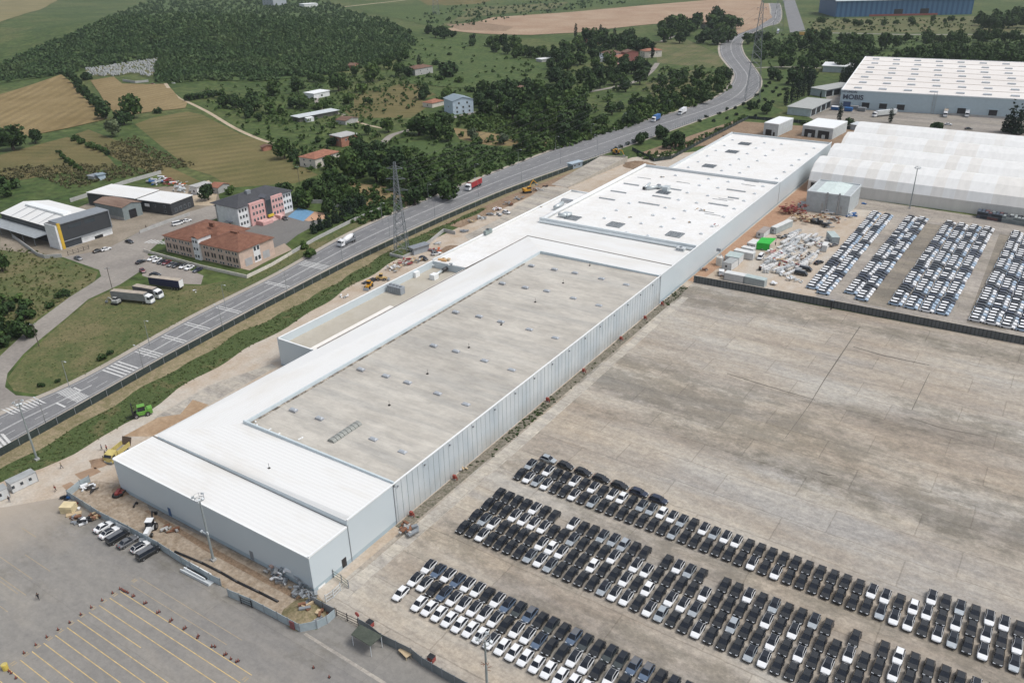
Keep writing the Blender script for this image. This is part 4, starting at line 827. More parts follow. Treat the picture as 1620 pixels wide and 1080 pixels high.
# the far storage lot: far more cars than one could list, one mass
def far_car(dark):
    b = MB(); h, w = 2.05, .87
    b.mat(0); prof = [(-h, .8, .35, .72), (-h + .4, .97, .25, .88), (-h + 1.1, 1, .25, 1.0), (h - .3, 1, .25, 1.02), (h, .85, .4, .85)]
    b.loft([[(-w * a, y, zb), (-w * a, y, (zb + zt) / 2), (-w * a * .88, y, zt), (w * a * .88, y, zt), (w * a, y, (zb + zt) / 2), (w * a, y, zb)] for y, a, zb, zt in prof])
    lo = [(-w * .9, -h + .95, .96), (w * .9, -h + .95, .96), (w * .9, h - .2, 1.0), (-w * .9, h - .2, 1.0)]; hi = [(-w * .72, -h + 1.7, 1.50), (w * .72, -h + 1.7, 1.50), (w * .74, h - .6, 1.52), (-w * .74, h - .6, 1.52)]
    b.mat(1).raw(lo + hi, [(0, 1, 5, 4), (1, 2, 6, 5), (2, 3, 7, 6), (3, 0, 4, 7)]); b.mat(2).raw([Vector(p) + Vector((0, 0, .02)) for p in hi], [(0, 1, 2, 3)])
    b.mat(0); 
    for s in (0, 3): b.raw([lo[0], hi[0], Vector(hi[0]) + Vector((.08, 0, 0)), Vector(lo[0]) + Vector((.08, 0, 0))], [(0, 1, 2, 3)])
    b.mat(3)
    for s in (-1, 1):
        for y in (-h + .75, h - .75): b.tube((s * (w - .2), y, .32), (s * (w + .01), y, .32), .32, n=8)
    return b
fc = far_car(0); P_FW = P_WHITE; P_FB = paint('paleblue', (.38, .49, .61), .35, .1)
mats = [P_WHITE, M_GLASS, P_WHITE, M_TYRE, P_FB, P_NAVY, P_BLACK, P_ROOF]
big = MB(); CR = Matrix.Rotation(rad(90), 3, 'Z'); fvs = [CR @ Vector((p[0] * 1.04, p[1] * 1.1, p[2])) for p in fc.v]
zz = lambda x, y: S(1260 + x / 6.353, 330 + y / 6.353, .7); z7 = lambda x, y: S(1400 + x / 5.686, 340 + y / 5.686, .7)
cols_ = [(zz(160, 785), zz(800, 45)), (zz(268, 840), zz(920, 68)), (zz(550, 838), zz(1160, 85)), (zz(655, 900), S(1461, 346, .7)), (z7(95, 795), z7(588, 70)), (z7(232, 825), z7(702, 90)), (z7(372, 852), z7(815, 105)), (z7(515, 878), z7(932, 122)), (z7(820, 938), z7(1195, 163)), (z7(962, 968), z7(1310, 180)), (z7(1108, 998), z7(1420, 200)), (z7(1250, 1028), z7(1530, 215))]
for ci, (a, c) in enumerate(cols_):
    n_ = max(2, int(round((c.y - a.y) / 2.62))); run = 0; state = 0
    for i in range(n_ + 1):
        if run <= 0:
            state = 1 - state; run = int(RNG.integers(3, 8 if ci < 4 else 6)) if state else int(RNG.integers(1, 4))
        run -= 1
        x = a.x + (c.x - a.x) * i / n_ + RNG.uniform(-.15, .15); y = a.y + (c.y - a.y) * i / n_ + RNG.uniform(-.1, .1)
        u = RNG.random()
        bm_, rf = ((0, 2) if u < .5 else (4, 2) if u < .9 else (0, 7)) if state else ((5, 5) if u < .35 else (6, 6) if u < .7 else (4, 7))
        k = len(big.v); big.v += [(p.x + x, p.y + y, p.z) for p in fvs]
        for f, mi in zip(fc.f, fc.m): big.f.append(tuple(k + j for j in f)); big.m.append({0: bm_, 1: 1, 2: rf, 3: 3}[mi])
o = big.build('parked_cars_mass', mats); tag(o, 'tight files of white, pale blue and dark hatchbacks in the far storage lot', 'cars', None, 'stuff')
# ------------------------------------------------------------------ other buildings
def frame(p0, p1):
    p0 = Vector(p0); p1 = Vector(p1); d = p1 - p0; return math.atan2(d.y, d.x), math.hypot(d.x, d.y)
def gable(mb, L, D, h, rh, over=.4, axis='x', th=.18):
    """gable roof over a 0..L by 0..D plan; ridge along axis"""
    o = over
    if axis == 'x': A = [(-o, -o, h), (L + o, -o, h), (L + o, D / 2, h + rh), (-o, D / 2, h + rh), (L + o, D + o, h), (-o, D + o, h)]; F = [(0, 1, 2, 3), (3, 2, 4, 5)]
    else: A = [(-o, -o, h), (-o, D + o, h), (L / 2, D + o, h + rh), (L / 2, -o, h + rh), (L + o, D + o, h), (L + o, -o, h)]; F = [(3, 2, 1, 0), (5, 4, 2, 3)]
    n = len(A); V = A + [(x, y, z + th) for x, y, z in A]
    return mb.raw(V, [tuple(n + i for i in f) for f in F] + [f[::-1] for f in F] + ([(0, 1, n + 1, n), (4, 5, n + 5, n + 4), (1, 2, n + 2, n + 1), (2, 4, n + 4, n + 2), (5, 3, n + 3, n + 5), (3, 0, n, n + 3)]))
def hip(mb, x0, y0, x1, y1, h, rh, o=.5):
    x0 -= o; y0 -= o; x1 += o; y1 += o; L, D = x1 - x0, y1 - y0
    if L >= D: r = [(x0 + D / 2, (y0 + y1) / 2), (x1 - D / 2, (y0 + y1) / 2)]; F = [(0, 1, 5, 4), (1, 2, 5), (2, 3, 4, 5), (3, 0, 4)]
    else: r = [((x0 + x1) / 2, y0 + L / 2), ((x0 + x1) / 2, y1 - L / 2)]; F = [(0, 1, 4), (1, 2, 5, 4), (2, 3, 5), (3, 0, 4, 5)]
    V = [(x0, y0, h), (x1, y0, h), (x1, y1, h), (x0, y1, h), (r[0][0], r[0][1], h + rh), (r[1][0], r[1][1], h + rh)]
    return mb.raw(V + [(x, y, h - .18) for x, y, z in V[:4]], F + [(9, 8, 7, 6)] + [(6 + i, 6 + (i + 1) % 4, (i + 1) % 4, i) for i in range(4)])
M_WIN = plain('window_glass', (.045, .055, .065), .15, 0, 0); M_WFRAME = plain('window_frame', (.55, .55, .54), .5)
def window(o, face, u, z, w, h, L, D, mat=None, fr=None):
    """one window: frame part with its pane; face f=front(y=0) r=right(x=L) l=left(x=0)"""
    t = .06
    def bx(mb, u0, u1, z0, z1, d0, d1):
        if face == 'f': mb.box(u0, -d1, z0, u1, -d0, z1)
        elif face == 'r': mb.box(L + d0, u0, z0, L + d1, u1, z1)
        else: mb.box(-d1, u0, z0, -d0, u1, z1)
    b = MB(); bx(b, u - w / 2, u + w / 2, z, z + h, .003, t); f = b.build('window', fr or M_WFRAME, o)
    b = MB(); bx(b, u - w / 2 + .1, u + w / 2 - .1, z + .1, z + h - .1, t, t + .012); b.build('pane', mat or M_WIN, f)
def house(label, c0, c1, c2, h, roof, rh, wall, roofm, win=(), name='house', cat='house', axis='x', over=.5, group=None, door=None):
    p0, p1, p2 = T(*c0), T(*c1), T(*c2); rz, L = frame(p0, p1); D = max(3.0, (p2 - p1).length); L = max(L, 3.0)
    o = thing(name, label, cat, p0, rz, group)
    MB().box(0, 0, -3, L, D, h).build('wall', wall, o)
    b = MB()
    if roof == 'hip': hip(b, 0, 0, L, D, h, rh, over)
    elif roof == 'gable':
        gable(b, L, D, h, rh, over, axis)
        g = MB()
        if axis == 'x': g.face([(L, 0, h), (L, D, h), (L, D / 2, h + rh)]).face([(0, D, h), (0, 0, h), (0, D / 2, h + rh)])
        else: g.face([(0, 0, h), (L, 0, h), (L / 2, 0, h + rh)]).face([(L, D, h), (0, D, h), (L / 2, D, h + rh)])
        g.build('gable', wall, o)
    else: b.box(-over, -over, h, L + over, D + over, h + rh)
    b.build('roof', roofm, o)
    for face, u, z, w, hh in win: window(o, face, u * (L if face == 'f' else D), z, w, hh, L, D)
    if door: b = MB().box(door * L - .6, -.05, 0, door * L + .6, .02, 2.2); b.build('door', M_GREY, o)
    return o, L, D
def tile_mat(name, lo, hi): return patchy(name, [(.35, lo), (.65, hi)], .5, fine=(3, .2), rough=.85)
R_RED = tile_mat('roof_tile_red', (.24, .105, .07), (.34, .16, .105)); R_BROWN = tile_mat('roof_tile_brown', (.13, .075, .055), (.19, .115, .085)); R_DKRED = tile_mat('roof_tile_weathered', (.15, .068, .045), (.215, .105, .07))
R_SLATE = plain('roof_slate', (.05, .052, .058), .7, var=.15); R_BLUEG = plain('roof_bluegrey', (.22, .28, .32), .5)
W_CREAM = plain('render_cream', (.60, .56, .50), .8); W_WHITE = plain('render_white', (.68, .69, .70), .8); W_BLUE = plain('render_paleblue', (.43, .52, .60), .8); W_PINK = plain('render_pink', (.62, .36, .34), .8)
W_BEIGE = plain('render_beigepink', (.52, .40, .33), .85); W_BRICK = tile_mat('brick_raw', (.30, .13, .09), (.40, .2, .14)); W_GREY = plain('render_grey', (.40, .40, .39), .85)
W_DARK = plain('cladding_charcoal', (.042, .046, .052), .5, var=.1); W_RSHED = plain('shed_sheet', (.20, .235, .24), .6, var=.1); R_RUST = patchy('rusty_roof', [(.3, (.16, .105, .08)), (.5, (.22, .15, .115)), (.7, (.27, .20, .165))], .25, stretch=(.2, 1, 1), fine=(2, .15))
two = [('f', .3, 3.6, 1.1, 1.2), ('f', .7, 3.6, 1.1, 1.2), ('f', .3, .9, 1.1, 1.2), ('f', .7, .9, 1.1, 1.2), ('r', .3, 3.6, 1.1, 1.2), ('r', .7, 3.6, 1.1, 1.2), ('r', .35, .9, 1.1, 1.2)]
house('white two-storey house with a red hipped roof below the striped pasture', (475, 263), (500, 267), (522, 253), 5.6, 'hip', 1.9, W_CREAM, R_RED, two)
house('pale blue three-storey house with a grey-blue gabled roof beside the lane', (703, 176), (717, 182), (740, 176), 9.5, 'gable', 2.4, W_BLUE, R_BLUEG, [('r', .2, 1, 1.5, 1.6), ('r', .5, 1, 1.5, 1.6), ('r', .8, 1, 1.5, 1.6), ('r', .2, 4, 1.5, 1.6), ('r', .5, 4, 1.5, 1.6), ('r', .8, 4, 1.5, 1.6), ('r', .3, 7, 1.5, 1.6), ('r', .7, 7, 1.5, 1.6), ('f', .5, 4, 1.2, 1.3)])
house('bright white shed on the slope at the end of the dirt lane', (482, 155), (497, 157), (506, 151), 4, 'flat', .4, W_WHITE, M_TRIM, [('r', .5, 1, 2, 1.6)], 'shed', 'shed')
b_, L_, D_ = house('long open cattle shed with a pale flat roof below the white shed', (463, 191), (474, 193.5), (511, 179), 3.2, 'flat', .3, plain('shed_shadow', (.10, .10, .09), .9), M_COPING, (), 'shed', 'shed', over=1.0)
house('white tank-like hut standing in front of the open cattle shed', (482, 192), (486, 193.5), (490, 191), 2.6, 'flat', .2, W_WHITE, M_TRIM, (), 'shed', 'shed', over=.1)
house('unfinished red brick house with a flat grey slab roof', (524, 229), (541, 233), (560, 226), 6, 'flat', .4, W_BRICK, W_GREY, [('f', .3, 3.4, 1.4, 1.3), ('f', .7, 3.4, 1.4, 1.3), ('r', .3, 3.4, 1.4, 1.3), ('r', .7, .7, 1.4, 1.6)])
house('low brown-roofed ruin above the brick house', (532, 196), (547, 198), (554, 192), 2.8, 'gable', 1.2, W_GREY, R_BROWN, [('f', .5, .8, 1, 1)])
house('grey-walled house with a brown hip roof between trees on the meadow', (642, 119), (657, 121), (669, 115), 6.5, 'hip', 2.2, W_GREY, R_BROWN, two)
house('small brick cottage at the upper edge of the meadow', (551, 111), (561, 112), (571, 108), 4, 'gable', 1.6, W_BRICK, R_BROWN, [('f', .5, 1, 1.2, 1.2)])
house('low cottage with an orange-red roof beside the pale blue house', (669, 169), (684, 171), (698, 166), 3.5, 'hip', 1.8, W_CREAM, R_RED, [('f', .5, 1, 1.2, 1.2)])
house('tall beige house with a brown roof half hidden in the grove', (806, 154), (817, 158), (829, 154), 8, 'hip', 1.8, W_CREAM, R_BROWN, two)
house('white village house with a brown hipped roof', (948, 96), (960, 99), (971, 95), 8, 'hip', 2.5, W_WHITE, R_BROWN, two)
house('pink village house with a wide red-brown hipped roof', (964, 100), (976, 102), (991, 98), 5.5, 'hip', 2.5, W_PINK, R_RED, two)
house('tall red-walled village house with a gabled roof', (982, 98), (990, 100), (999, 97), 9.5, 'gable', 2, plain('render_darkred', (.27, .10, .085), .8), R_BROWN, two)
house('village house with a faded red roof among trees by the lane', (1012, 90), (1020, 92), (1029, 88), 6.5, 'hip', 2, W_CREAM, R_RED, two)
house('white sheet-roofed lean-to at the edge of the village grove', (848, 98), (857, 99.5), (866, 96), 3, 'flat', .25, W_GREY, M_TRIM, (), 'shed', 'shed')
house('cluster shed with a white roof below the village houses', (943, 97), (950, 98.5), (956, 96), 3.5, 'flat', .25, W_WHITE, M_TRIM, (), 'shed', 'shed')
house('brown-roofed farmhouse hidden in trees by the bare earth field', (1108, 45), (1118, 47), (1127, 43), 6, 'hip', 2.5, W_GREY, R_BROWN, two)
house('village house with a dark roof beside cypress trees', (925, 70), (934, 72), (944, 69), 6, 'hip', 2.5, W_BRICK, R_BROWN, two)
house('grey apartment block beyond the wooded hill at the top', (416, 9), (433, 10), (452, 8), 22, 'flat', .6, plain('render_bluegrey', (.36, .39, .43), .8), W_GREY, [('f', a, z, 2.2, 1.6) for a in (.2, .5, .8) for z in (4, 9, 14)], 'apartment_block', 'apartment block')
house('low white building beside the track beyond the wooded hill', (474, 12), (482, 13), (491, 11), 6, 'flat', .4, W_WHITE, M_TRIM)
house('tiny rust-brown hut at the corner of the striped pasture', (413, 238), (417, 239.5), (422, 236), 2.4, 'gable', .9, W_BRICK, R_BROWN, (), 'hut', 'hut')
house('silver-sheeted shack in the scrub behind the works', (140, 284), (150, 286), (154, 282), 2.2, 'flat', .2, W_GREY, M_STEEL, (), 'hut', 'hut')
house('small blue-grey shack with a dark door in the scrub behind the works', (152, 284), (157, 286), (162, 283), 3, 'flat', .2, W_BLUE, R_BLUEG, (), 'hut', 'hut', door=.5)
house('small white block building behind the black-walled hall', (303, 307), (313, 309), (325, 301), 4.2, 'flat', .3, W_WHITE, W_GREY, [('f', .5, 1.2, 1.2, 1.2), ('r', .5, 1.2, 1.2, 1.2)])
house('low red-roofed cottage behind the school beside a round tree', (333, 305), (346, 307), (357, 300), 3.2, 'gable', 1.4, W_GREY, R_RED, [('f', .5, 1, 1.2, 1)])
house('blue roadside gatehouse with flat roof at the concrete ramp', (898, 267), (904, 268.5), (917, 263), 3.0, 'flat', .3, plain('cabin_bluegrey', (.30, .36, .41), .6), plain('cabin_roof_blue', (.38, .46, .52), .5), [('r', .3, 1.2, 1.4, 1.1), ('r', .7, 1.2, 1.4, 1.1)], 'gatehouse', 'gatehouse')
house('blue-grey site hut beside the big lattice pylon', (648, 401), (655, 404), (668, 394), 2.8, 'flat', .25, plain('cabin_steel', (.32, .35, .38), .6), M_STEEL, [('f', .5, 1, .9, 1)], 'site_hut', 'site hut')

# --- the works office with its white-roofed hall
o = thing('works_building', 'black office block with yellow strip and a white gabled hall behind', 'works building', (-351.4, 173.4, 0), rad(90))
L, D = 24.8, 8.5
MB().box(0, .02, 0, L, D, 10.8).build('wall', [W_WHITE], o); MB().box(.3, .3, 10.8, L - .3, D - .3, 10.9).build('roof', plain('flat_roof_dark', (.10, .10, .10), .8), o)
MB().box(2.2, -.12, 3.2, L, .02, 11.2).build('facade', W_DARK, o, label='black glazed upper facade')
MB().box(.9, -.25, 0, 2.2, .3, 11.5).build('yellow_strip', plain('yellow_paint', (.55, .36, .04), .5), o)
MB().box(2.2, -.5, 10.9, L + .3, D, 11.3).box(L - .1, -.5, 3, L + .3, .4, 10.9).box(2.2, -.45, 3.0, L, .02, 3.35).build('canopy_frame', M_GREY, o)
MB().box(2.3, -.06, .2, 10, .02, 3.0).build('shopfront', M_WIN, o); MB().box(10.2, -.08, 1.4, L, .02, 4.6).build('fascia_panel', plain('fascia_silver', (.50, .52, .53), .5), o); MB().box(16, -.05, 0, 20, .03, 1.4).build('ramp_door', M_BLACK, o)
for u, z in [(4, 4.2), (7.5, 4.6), (15.5, 5.5), (19, 5.6), (22, 5.8), (4, 8.6), (16.5, 8.9), (19.5, 8.7)]: window(o, 'f', u, z, 1.3, 1.2, L, D, None, M_STEEL)
for u0, u1 in ((5.5, 11.5), (13, 18)): MB().box(u0, -.15, 8.0, u1, -.11, 9.6).build('glazing', M_WIN, o)
b = MB().box(3.2, D, 0, L + 1.5, 52, 7.4); b.build('hall_wall', W_DARK, o)
b = MB(); x0, x1 = 3.0, L + 1.8; xm = (x0 + x1) / 2
b.raw([(x0, D, 7.6), (x1, D, 7.6), (xm, D, 10.1), (x0, 52.2, 7.6), (x1, 52.2, 7.6), (xm, 52.2, 10.1)], [(0, 2, 5, 3), (2, 1, 4, 5), (0, 1, 2), (3, 5, 4)]); b.build('hall_roof', M_ROOFY, o, label='white gabled hall roof')
b = MB().box(xm - 2.6, D + 6, 9.7, xm + 1.4, 46, 10.5); b.build('ridge_vent', M_TRIM, o)
b = MB(); 
for k in range(5): y = D + 4 + k * 7.5; b.raw([(x0 + .2, y, 7.66), (xm - 2.7, y, 9.87), (xm - 2.7, y + .35, 9.87), (x0 + .2, y + .35, 7.66)], [(0, 1, 2, 3)])
b.build('roof_light_strip', M_GREY, o)
MB().raw([(3.0, D + 2, 5.0), (-3.4, D + 4, 4.2), (-3.4, 56, 4.2), (3.0, 56, 5.0)], [(0, 1, 2, 3)]).build('side_canopy', plain('canopy_grey', (.30, .325, .34), .5), o)
b = MB()
for k in range(6): MB().tube((-3.0, D + 6 + k * 9.5, 0), (-3.0, D + 6 + k * 9.5, 4.2), .12).build('post', M_GREY, o)

def wall_run(name, label, cat, pts, h, t, mat, cop=None, posts=0, pmat=None, z=0.0, rails=False, group=None):
    P = [Vector(p) for p in pts]; o = thing(name, label, cat, (P[0].x, P[0].y, z), 0, group); b = MB(); c = MB(); pm = MB()
    for a, q_ in zip(P, P[1:]):
        a = a - P[0]; q_ = q_ - P[0]; d = (q_ - a); ln = d.length; ang = math.atan2(d.y, d.x); m = (a + q_) / 2
        if not rails: b.obox((m.x, m.y, h / 2), (ln + t, t, h), ang)
        else:
            for zz_ in (.3, h * .55, h - .15): b.obox((m.x, m.y, zz_), (ln, .08, .08), ang)
        if cop: c.obox((m.x, m.y, h + .04), (ln + t, t + .12, .08), ang)
        if posts:
            k = max(1, int(ln / posts))
            for i in range(k + 1): p = a + d * i / k; MB().obox((p.x, p.y, h / 2 + .1), (.14, .14, h + .2), ang).build('post', pmat or mat, o)
    b.build('panel', mat, o)
    if cop: c.build('coping', cop, o)
    return o
wall_run('boundary_wall', 'white wall curving round the canopy side of the works building', 'wall', [S(20, 375), (S(60, 405)), S(72, 409), S(98, 407)], 1.6, .25, W_GREY)
wall_run('sliding_gate', 'black bar gate in front of the works building', 'gate', [S(108, 404), S(141, 394)], 1.8, .1, M_BLACK, None, 2, M_BLACK, rails=True)
wall_run('boundary_wall', 'low wall with dark gate piers outside the rust-roofed shed', 'wall', [S(222, 369), S(262, 354), S(300, 341)], 1.4, .25, W_GREY)
wall_run('boundary_wall', 'long grey wall behind the works beside the scrub', 'wall', [S(112, 320), S(150, 308), S(195, 292), S(255, 275)], 2.0, .25, W_GREY)
# --- rust-roofed shed
o = thing('works_shed', 'grey sheet-metal shed with a rusty brown gabled roof', 'shed', (-384.3, 211.3, 0), math.atan2(1.4, 20)); L, D, h = 20.2, 10.5, 6.2
b = MB().box(0, 0, 0, L, D, h); b.raw([(L, 0, h), (L, D, h), (L, D / 2, h + 1.3), (0, D, h), (0, 0, h), (0, D / 2, h + 1.3)], [(0, 1, 2), (3, 4, 5)]); b.build('wall', W_RSHED, o); gable(MB(), 1, 1, 1, 1)
b = MB(); gable(b, L, D, h, 1.3, .4); b.build('roof', R_RUST, o); MB().box(L, 3.2, 0, L + .05, 7.2, 4.2).build('door', M_BLACK, o, label='dark open doorway'); MB().box(0, -.06, 0, L, .01, 1.4).build('base_wall', W_GREY, o)
# --- black hall
o = thing('works_hall', 'charcoal hall with a long white roof beside the rust-roofed shed', 'hall', (-350.6, 229.3, 0), rad(100)); L, D = 15, 54
MB().box(0, .0, 0, L, 22, 5.8).box(-.6, 22, 0, L, D, 5.8).build('wall', W_DARK, o); MB().box(-.3, -.3, 5.8, L + .3, 21, 6.1).box(-.9, 21.6, 6.2, L + .3, D, 6.6).build('roof', M_ROOFW, o); MB().box(-.7, 22, 5.8, L, 22.4, 6.3).build('roof_step', W_DARK, o)
for u in (3, 6, 9, 12): window(o, 'f', u, 1.0, 1.6, 1.9, L, D, None, M_GREY)
for u, z in ((4, 3.4), (10, 3.4), (4, .9)): window(o, 'l', u, z, 1.3, 1.2, L, D, None, M_GREY)
MB().box(-.62, 13.0, 3.2, -.55, 16, 4.6).build('sign_board', W_WHITE, o)
# --- school
o = thing('school_building', 'pink and white school with a dark slate roof', 'school', (-304.1, 231.6, 0), rad(90.5)); L, D, H_ = 32.5, 14.5, 10.2
MB().box(0, 0, 0, L, D, H_).build('wall', W_WHITE, o); b = MB(); hip(b, 0, -.3, L, D + 3, H_, 2.9, .6); b.build('roof', R_SLATE, o, label='dark hipped slate roof')
MB().box(6.2, -1.0, 0, 15.2, .05, H_ + .3).box(18.6, -1.0, 0, 26.2, .05, H_ + .3).build('pink_bay', W_PINK, o); b = MB().box(15.2, -1.5, 1, 18.6, .05, H_ + .9); b.raw([(14.9, -1.6, H_ + .9), (18.9, -1.6, H_ + .9), (16.9, -1.6, H_ + 2), (14.9, 3, H_ + .9), (18.9, 3, H_ + .9), (16.9, 3, H_ + 2)], [(0, 1, 2), (0, 2, 5, 3), (2, 1, 4, 5)]); b.build('entrance_bay', plain('bay_dark', (.10, .105, .12), .5), o)
MB().box(15.5, -1.58, 2.4, 18.3, -1.48, 9.8).build('glazing', M_WIN, o); MB().box(15.3, -2.4, 1.9, 18.5, -1.5, 2.9).build('entrance_canopy', plain('canopy_yellow', (.62, .46, .05), .5), o)
b = MB()
for k in range(6): b.box(9, -1.4 - k * .55, 0, 24, -1.0 - (k - 1) * .55, 1.5 - k * .25)
b.build('stair', plain('stair_pink', (.62, .42, .40), .8), o)
MB().box(8.6, -5.2, 0, 9.2, -1, 2.0).box(8.6, -5.2, 0, 15, -4.8, 1.4).box(19.4, -5.2, 0, 19.9, -1, 1.9).build('stair_parapet', W_PINK, o)
for z in (7.6, 4.7, 1.7):
    for u in (1.2, 2.9, 4.6, 28.0, 29.8, 31.4): window(o, 'f', u, z, 1.1, 1.5, L, D)
    for u in (8.0, 9.9, 11.8, 13.6, 20.2, 22.0, 23.8, 25.3):
        b = MB().box(u - .55, -1.06, z, u + .55, -1.003, z + 1.5); f = b.build('window', M_WFRAME, o); MB().box(u - .45, -1.075, z + .1, u + .45, -1.06, z + 1.4).build('pane', M_WIN, f)
MB().box(-.06, 6, 0, .02, 7.4, 2.4).build('door', M_BLACK, o); MB().box(-1.6, 4.6, 2.8, 0, 8.6, 3.1).build('door_canopy', M_GREY, o); MB().box(12, 6.5, H_ + 2.2, 14.4, 8, H_ + 4).build('chimney', M_GREY, o)
MB().box(3, D, 0, 20, D + 5, 7.6).build('rear_wing', W_GREY, o); MB().box(2.6, D, 7.6, 20.4, D + 5.4, 7.9).build('rear_wing_roof', R_SLATE, o)
# --- beige-pink building with red hipped roofs
o = thing('training_building', 'beige-pink building with two weathered red hipped roofs and a white stair tower', 'building', (-308.9, 195.9, 0), math.atan2(2.5, 43.7)); L, D, H_ = 44.4, 19, 7.4
MB().box(0, 0, 0, L, D, H_).build('wall', W_BEIGE, o); b = MB(); hip(b, 0, 0, 19, D + 4, H_, 3.0, .6); hip(b, 21.6, 0, L, D, H_ - .03, 3.3, .6); hip(b, 12, 5, 27, D + 4, H_ + .05, 2.6, .3); b.build('roof', R_DKRED, o, label='weathered red hipped roof')
MB().box(18.7, -.9, 0, 22.3, 6, 9.4).build('stair_tower', W_WHITE, o); b = MB(); gable(b, 3.9, 8, 9.4, 1.0, .3, 'y'); b.v = [(x + 18.55, y - 1.0, z) for x, y, z in b.v]; b.build('tower_roof', R_DKRED, o)
MB().box(15, 12, H_ + 2.3, 17.5, 13, H_ + 4.2).box(31, 9, H_ + 2.6, 35, 10.2, H_ + 3.8).build('roof_monitor', R_DKRED, o)
for u in (1.5, 3.2, 5.6, 7.2, 9.8, 11.4, 13.6, 15.2, 24.6, 26.2, 28.6, 30.2, 33, 34.6, 37.4, 39, 41.2, 42.8):
    window(o, 'f', u, 5.4, .95, 1.2, L, D); window(o, 'f', u, 2.2, 1.05, 2.0, L, D, plain('window_shaded', (.03, .03, .035), .3, 0, 0), plain('frame_brown', (.25, .2, .18), .6)); window(o, 'f', u, .25, 1.0, 1.0, L, D)
for u in (19.6, 21.2):
    for z in (7.3, 4.2, 1.0): b = MB().box(u - .5, -.96, z, u + .5, -.903, z + 1.3); f = b.build('window', M_WFRAME, o); MB().box(u - .4, -.975, z + .1, u + .4, -.96, z + 1.2).build('pane', M_WIN, f)
MB().box(L, 7.6, 0, L + .12, 11.2, H_ - .2).build('white_bay', W_WHITE, o)
for u0, u1 in ((2.6, 6.4), (12.4, 16.2)): MB().box(L, u0, 0, L + .06, u1, 3.2).build('roller_door', plain('roller_grey', (.36, .37, .38), .5), o)
for u in (8.5, 10.3):
    for z in (5.0, .8): MB().box(L + .12, u - .6, z, L + .17, u + .6, z + 1.7).build('window', M_WIN, o)
wall_run('boundary_wall', 'beige wall with dark railings round the beige-pink building', 'wall', [S(228, 398), S(240, 402), S(320, 424), S(391, 440), S(430, 421), S(462, 402)], 1.3, .3, W_CREAM, None, 2.5, M_GREY)
wall_run('boundary_wall', 'pale wall along the road side of the school trees', 'wall', [S(462, 402), S(500, 380), S(560, 350), S(603, 332)], 1.5, .3, W_GREY)
wall_run('boundary_wall', 'grey wall with trees behind it beyond the school court', 'wall', [S(480, 322), S(510, 322), S(560, 336)], 1.8, .3, W_GREY)

# --- arched storage tents
def tent_mat():
    m, n, l, b = _new('tent_fabric'); g = n.new('ShaderNodeNewGeometry'); sp = n.new('ShaderNodeSeparateXYZ'); l.new(g.outputs['Position'], sp.inputs[0])
    def fl(x, k):
        d = n.new('ShaderNodeMath'); d.operation = 'DIVIDE'; l.new(x, d.inputs[0]); d.inputs[1].default_value = k; e = n.new('ShaderNodeMath'); e.operation = 'FLOOR'; l.new(d.outputs[0], e.inputs[0]); return e.outputs[0]
    cb = n.new('ShaderNodeCombineXYZ'); l.new(fl(sp.outputs['X'], 5.0), cb.inputs[0]); l.new(fl(sp.outputs['Y'], 31.5), cb.inputs[1])
    wn_ = n.new('ShaderNodeTexWhiteNoise'); l.new(cb.outputs[0], wn_.inputs[0])
    c = ramp_node(n, l, wn_.outputs['Value'], [(.0, (.665, .65, .615)), (.22, (.685, .67, .64)), (.3, (.71, .71, .695)), (1, (.725, .73, .72))])
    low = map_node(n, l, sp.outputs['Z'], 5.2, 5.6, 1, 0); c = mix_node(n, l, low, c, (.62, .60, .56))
    nz = noise_node(n, l, pos_node(n, l, (1, .4, .2)), .5, 5, .6); c = mix_node(n, l, 1.0, c, ramp_node(n, l, nz, [(.36, (.95,) * 3), (.62, (1.03,) * 3)]), 'MULTIPLY')
    l.new(c, b.inputs['Base Color']); b.inputs['Roughness'].default_value = .55; return m
M_TENT = tent_mat()
names = ['nearest the car lot', 'second from the car lot', 'third from the car lot', 'farthest from the car lot, beside the dock yard']
for i in range(4):
    o = thing('storage_tent', 'long arched cream tent, ' + names[i], 'tent', (-100.5 - i * .6, 432.5 + i * 31.2, 0), 0, 'arched storage tents')
    prof = [(-16.4, 0), (-15.9, 5.4), (-13.6, 9.4), (-7.8, 12.6), (0, 14.0), (7.8, 12.6), (13.6, 9.4), (15.9, 5.4), (16.4, 0)]
    b = MB(); n_ = len(prof); k0 = len(b.v)
    b.raw([(0, y, z) for y, z in prof] + [(175, y, z) for y, z in prof], [(j, n_ + j, n_ + j + 1, j + 1) for j in range(n_ - 1)]); b.face([(0, y, z) for y, z in prof[::-1]]); b.face([(175, y, z) for y, z in prof])
    b.build('canopy', M_TENT, o)
    if i == 0: MB().box(1.5, -16.5, 0, 7.5, -15.6, 4.6).build('door', M_BLACK, o, label='dark open doorway')
# --- grey plant building in front of the tents
o = thing('plant_building', 'pale grey windowless block with a parapet and wall pipes by the tents', 'building', (-92.5, 384.3, 0), rad(.5)); L, D, H_ = 19, 22, 9
MB().box(0, 0, 0, L, D, H_).build('wall', plain('plant_panel', (.42, .455, .465), .5), o); MB().box(-.1, -.1, H_, L + .1, .3, H_ + .5).box(-.1, D - .3, H_, L + .1, D + .1, H_ + .5).box(-.1, .3, H_, .3, D - .3, H_ + .5).box(L - .3, .3, H_, L + .1, D - .3, H_ + .5).build('parapet', M_COPING, o)
MB().raw([(.3, .3, H_ - .2), (L / 2, .3, H_ + .4), (L - .3, .3, H_ - .2), (.3, D - .3, H_ - .2), (L / 2, D - .3, H_ + .4), (L - .3, D - .3, H_ - .2)], [(0, 1, 4, 3), (1, 2, 5, 4)]).build('roof', plain('plant_roof', (.58, .66, .64), .5), o)
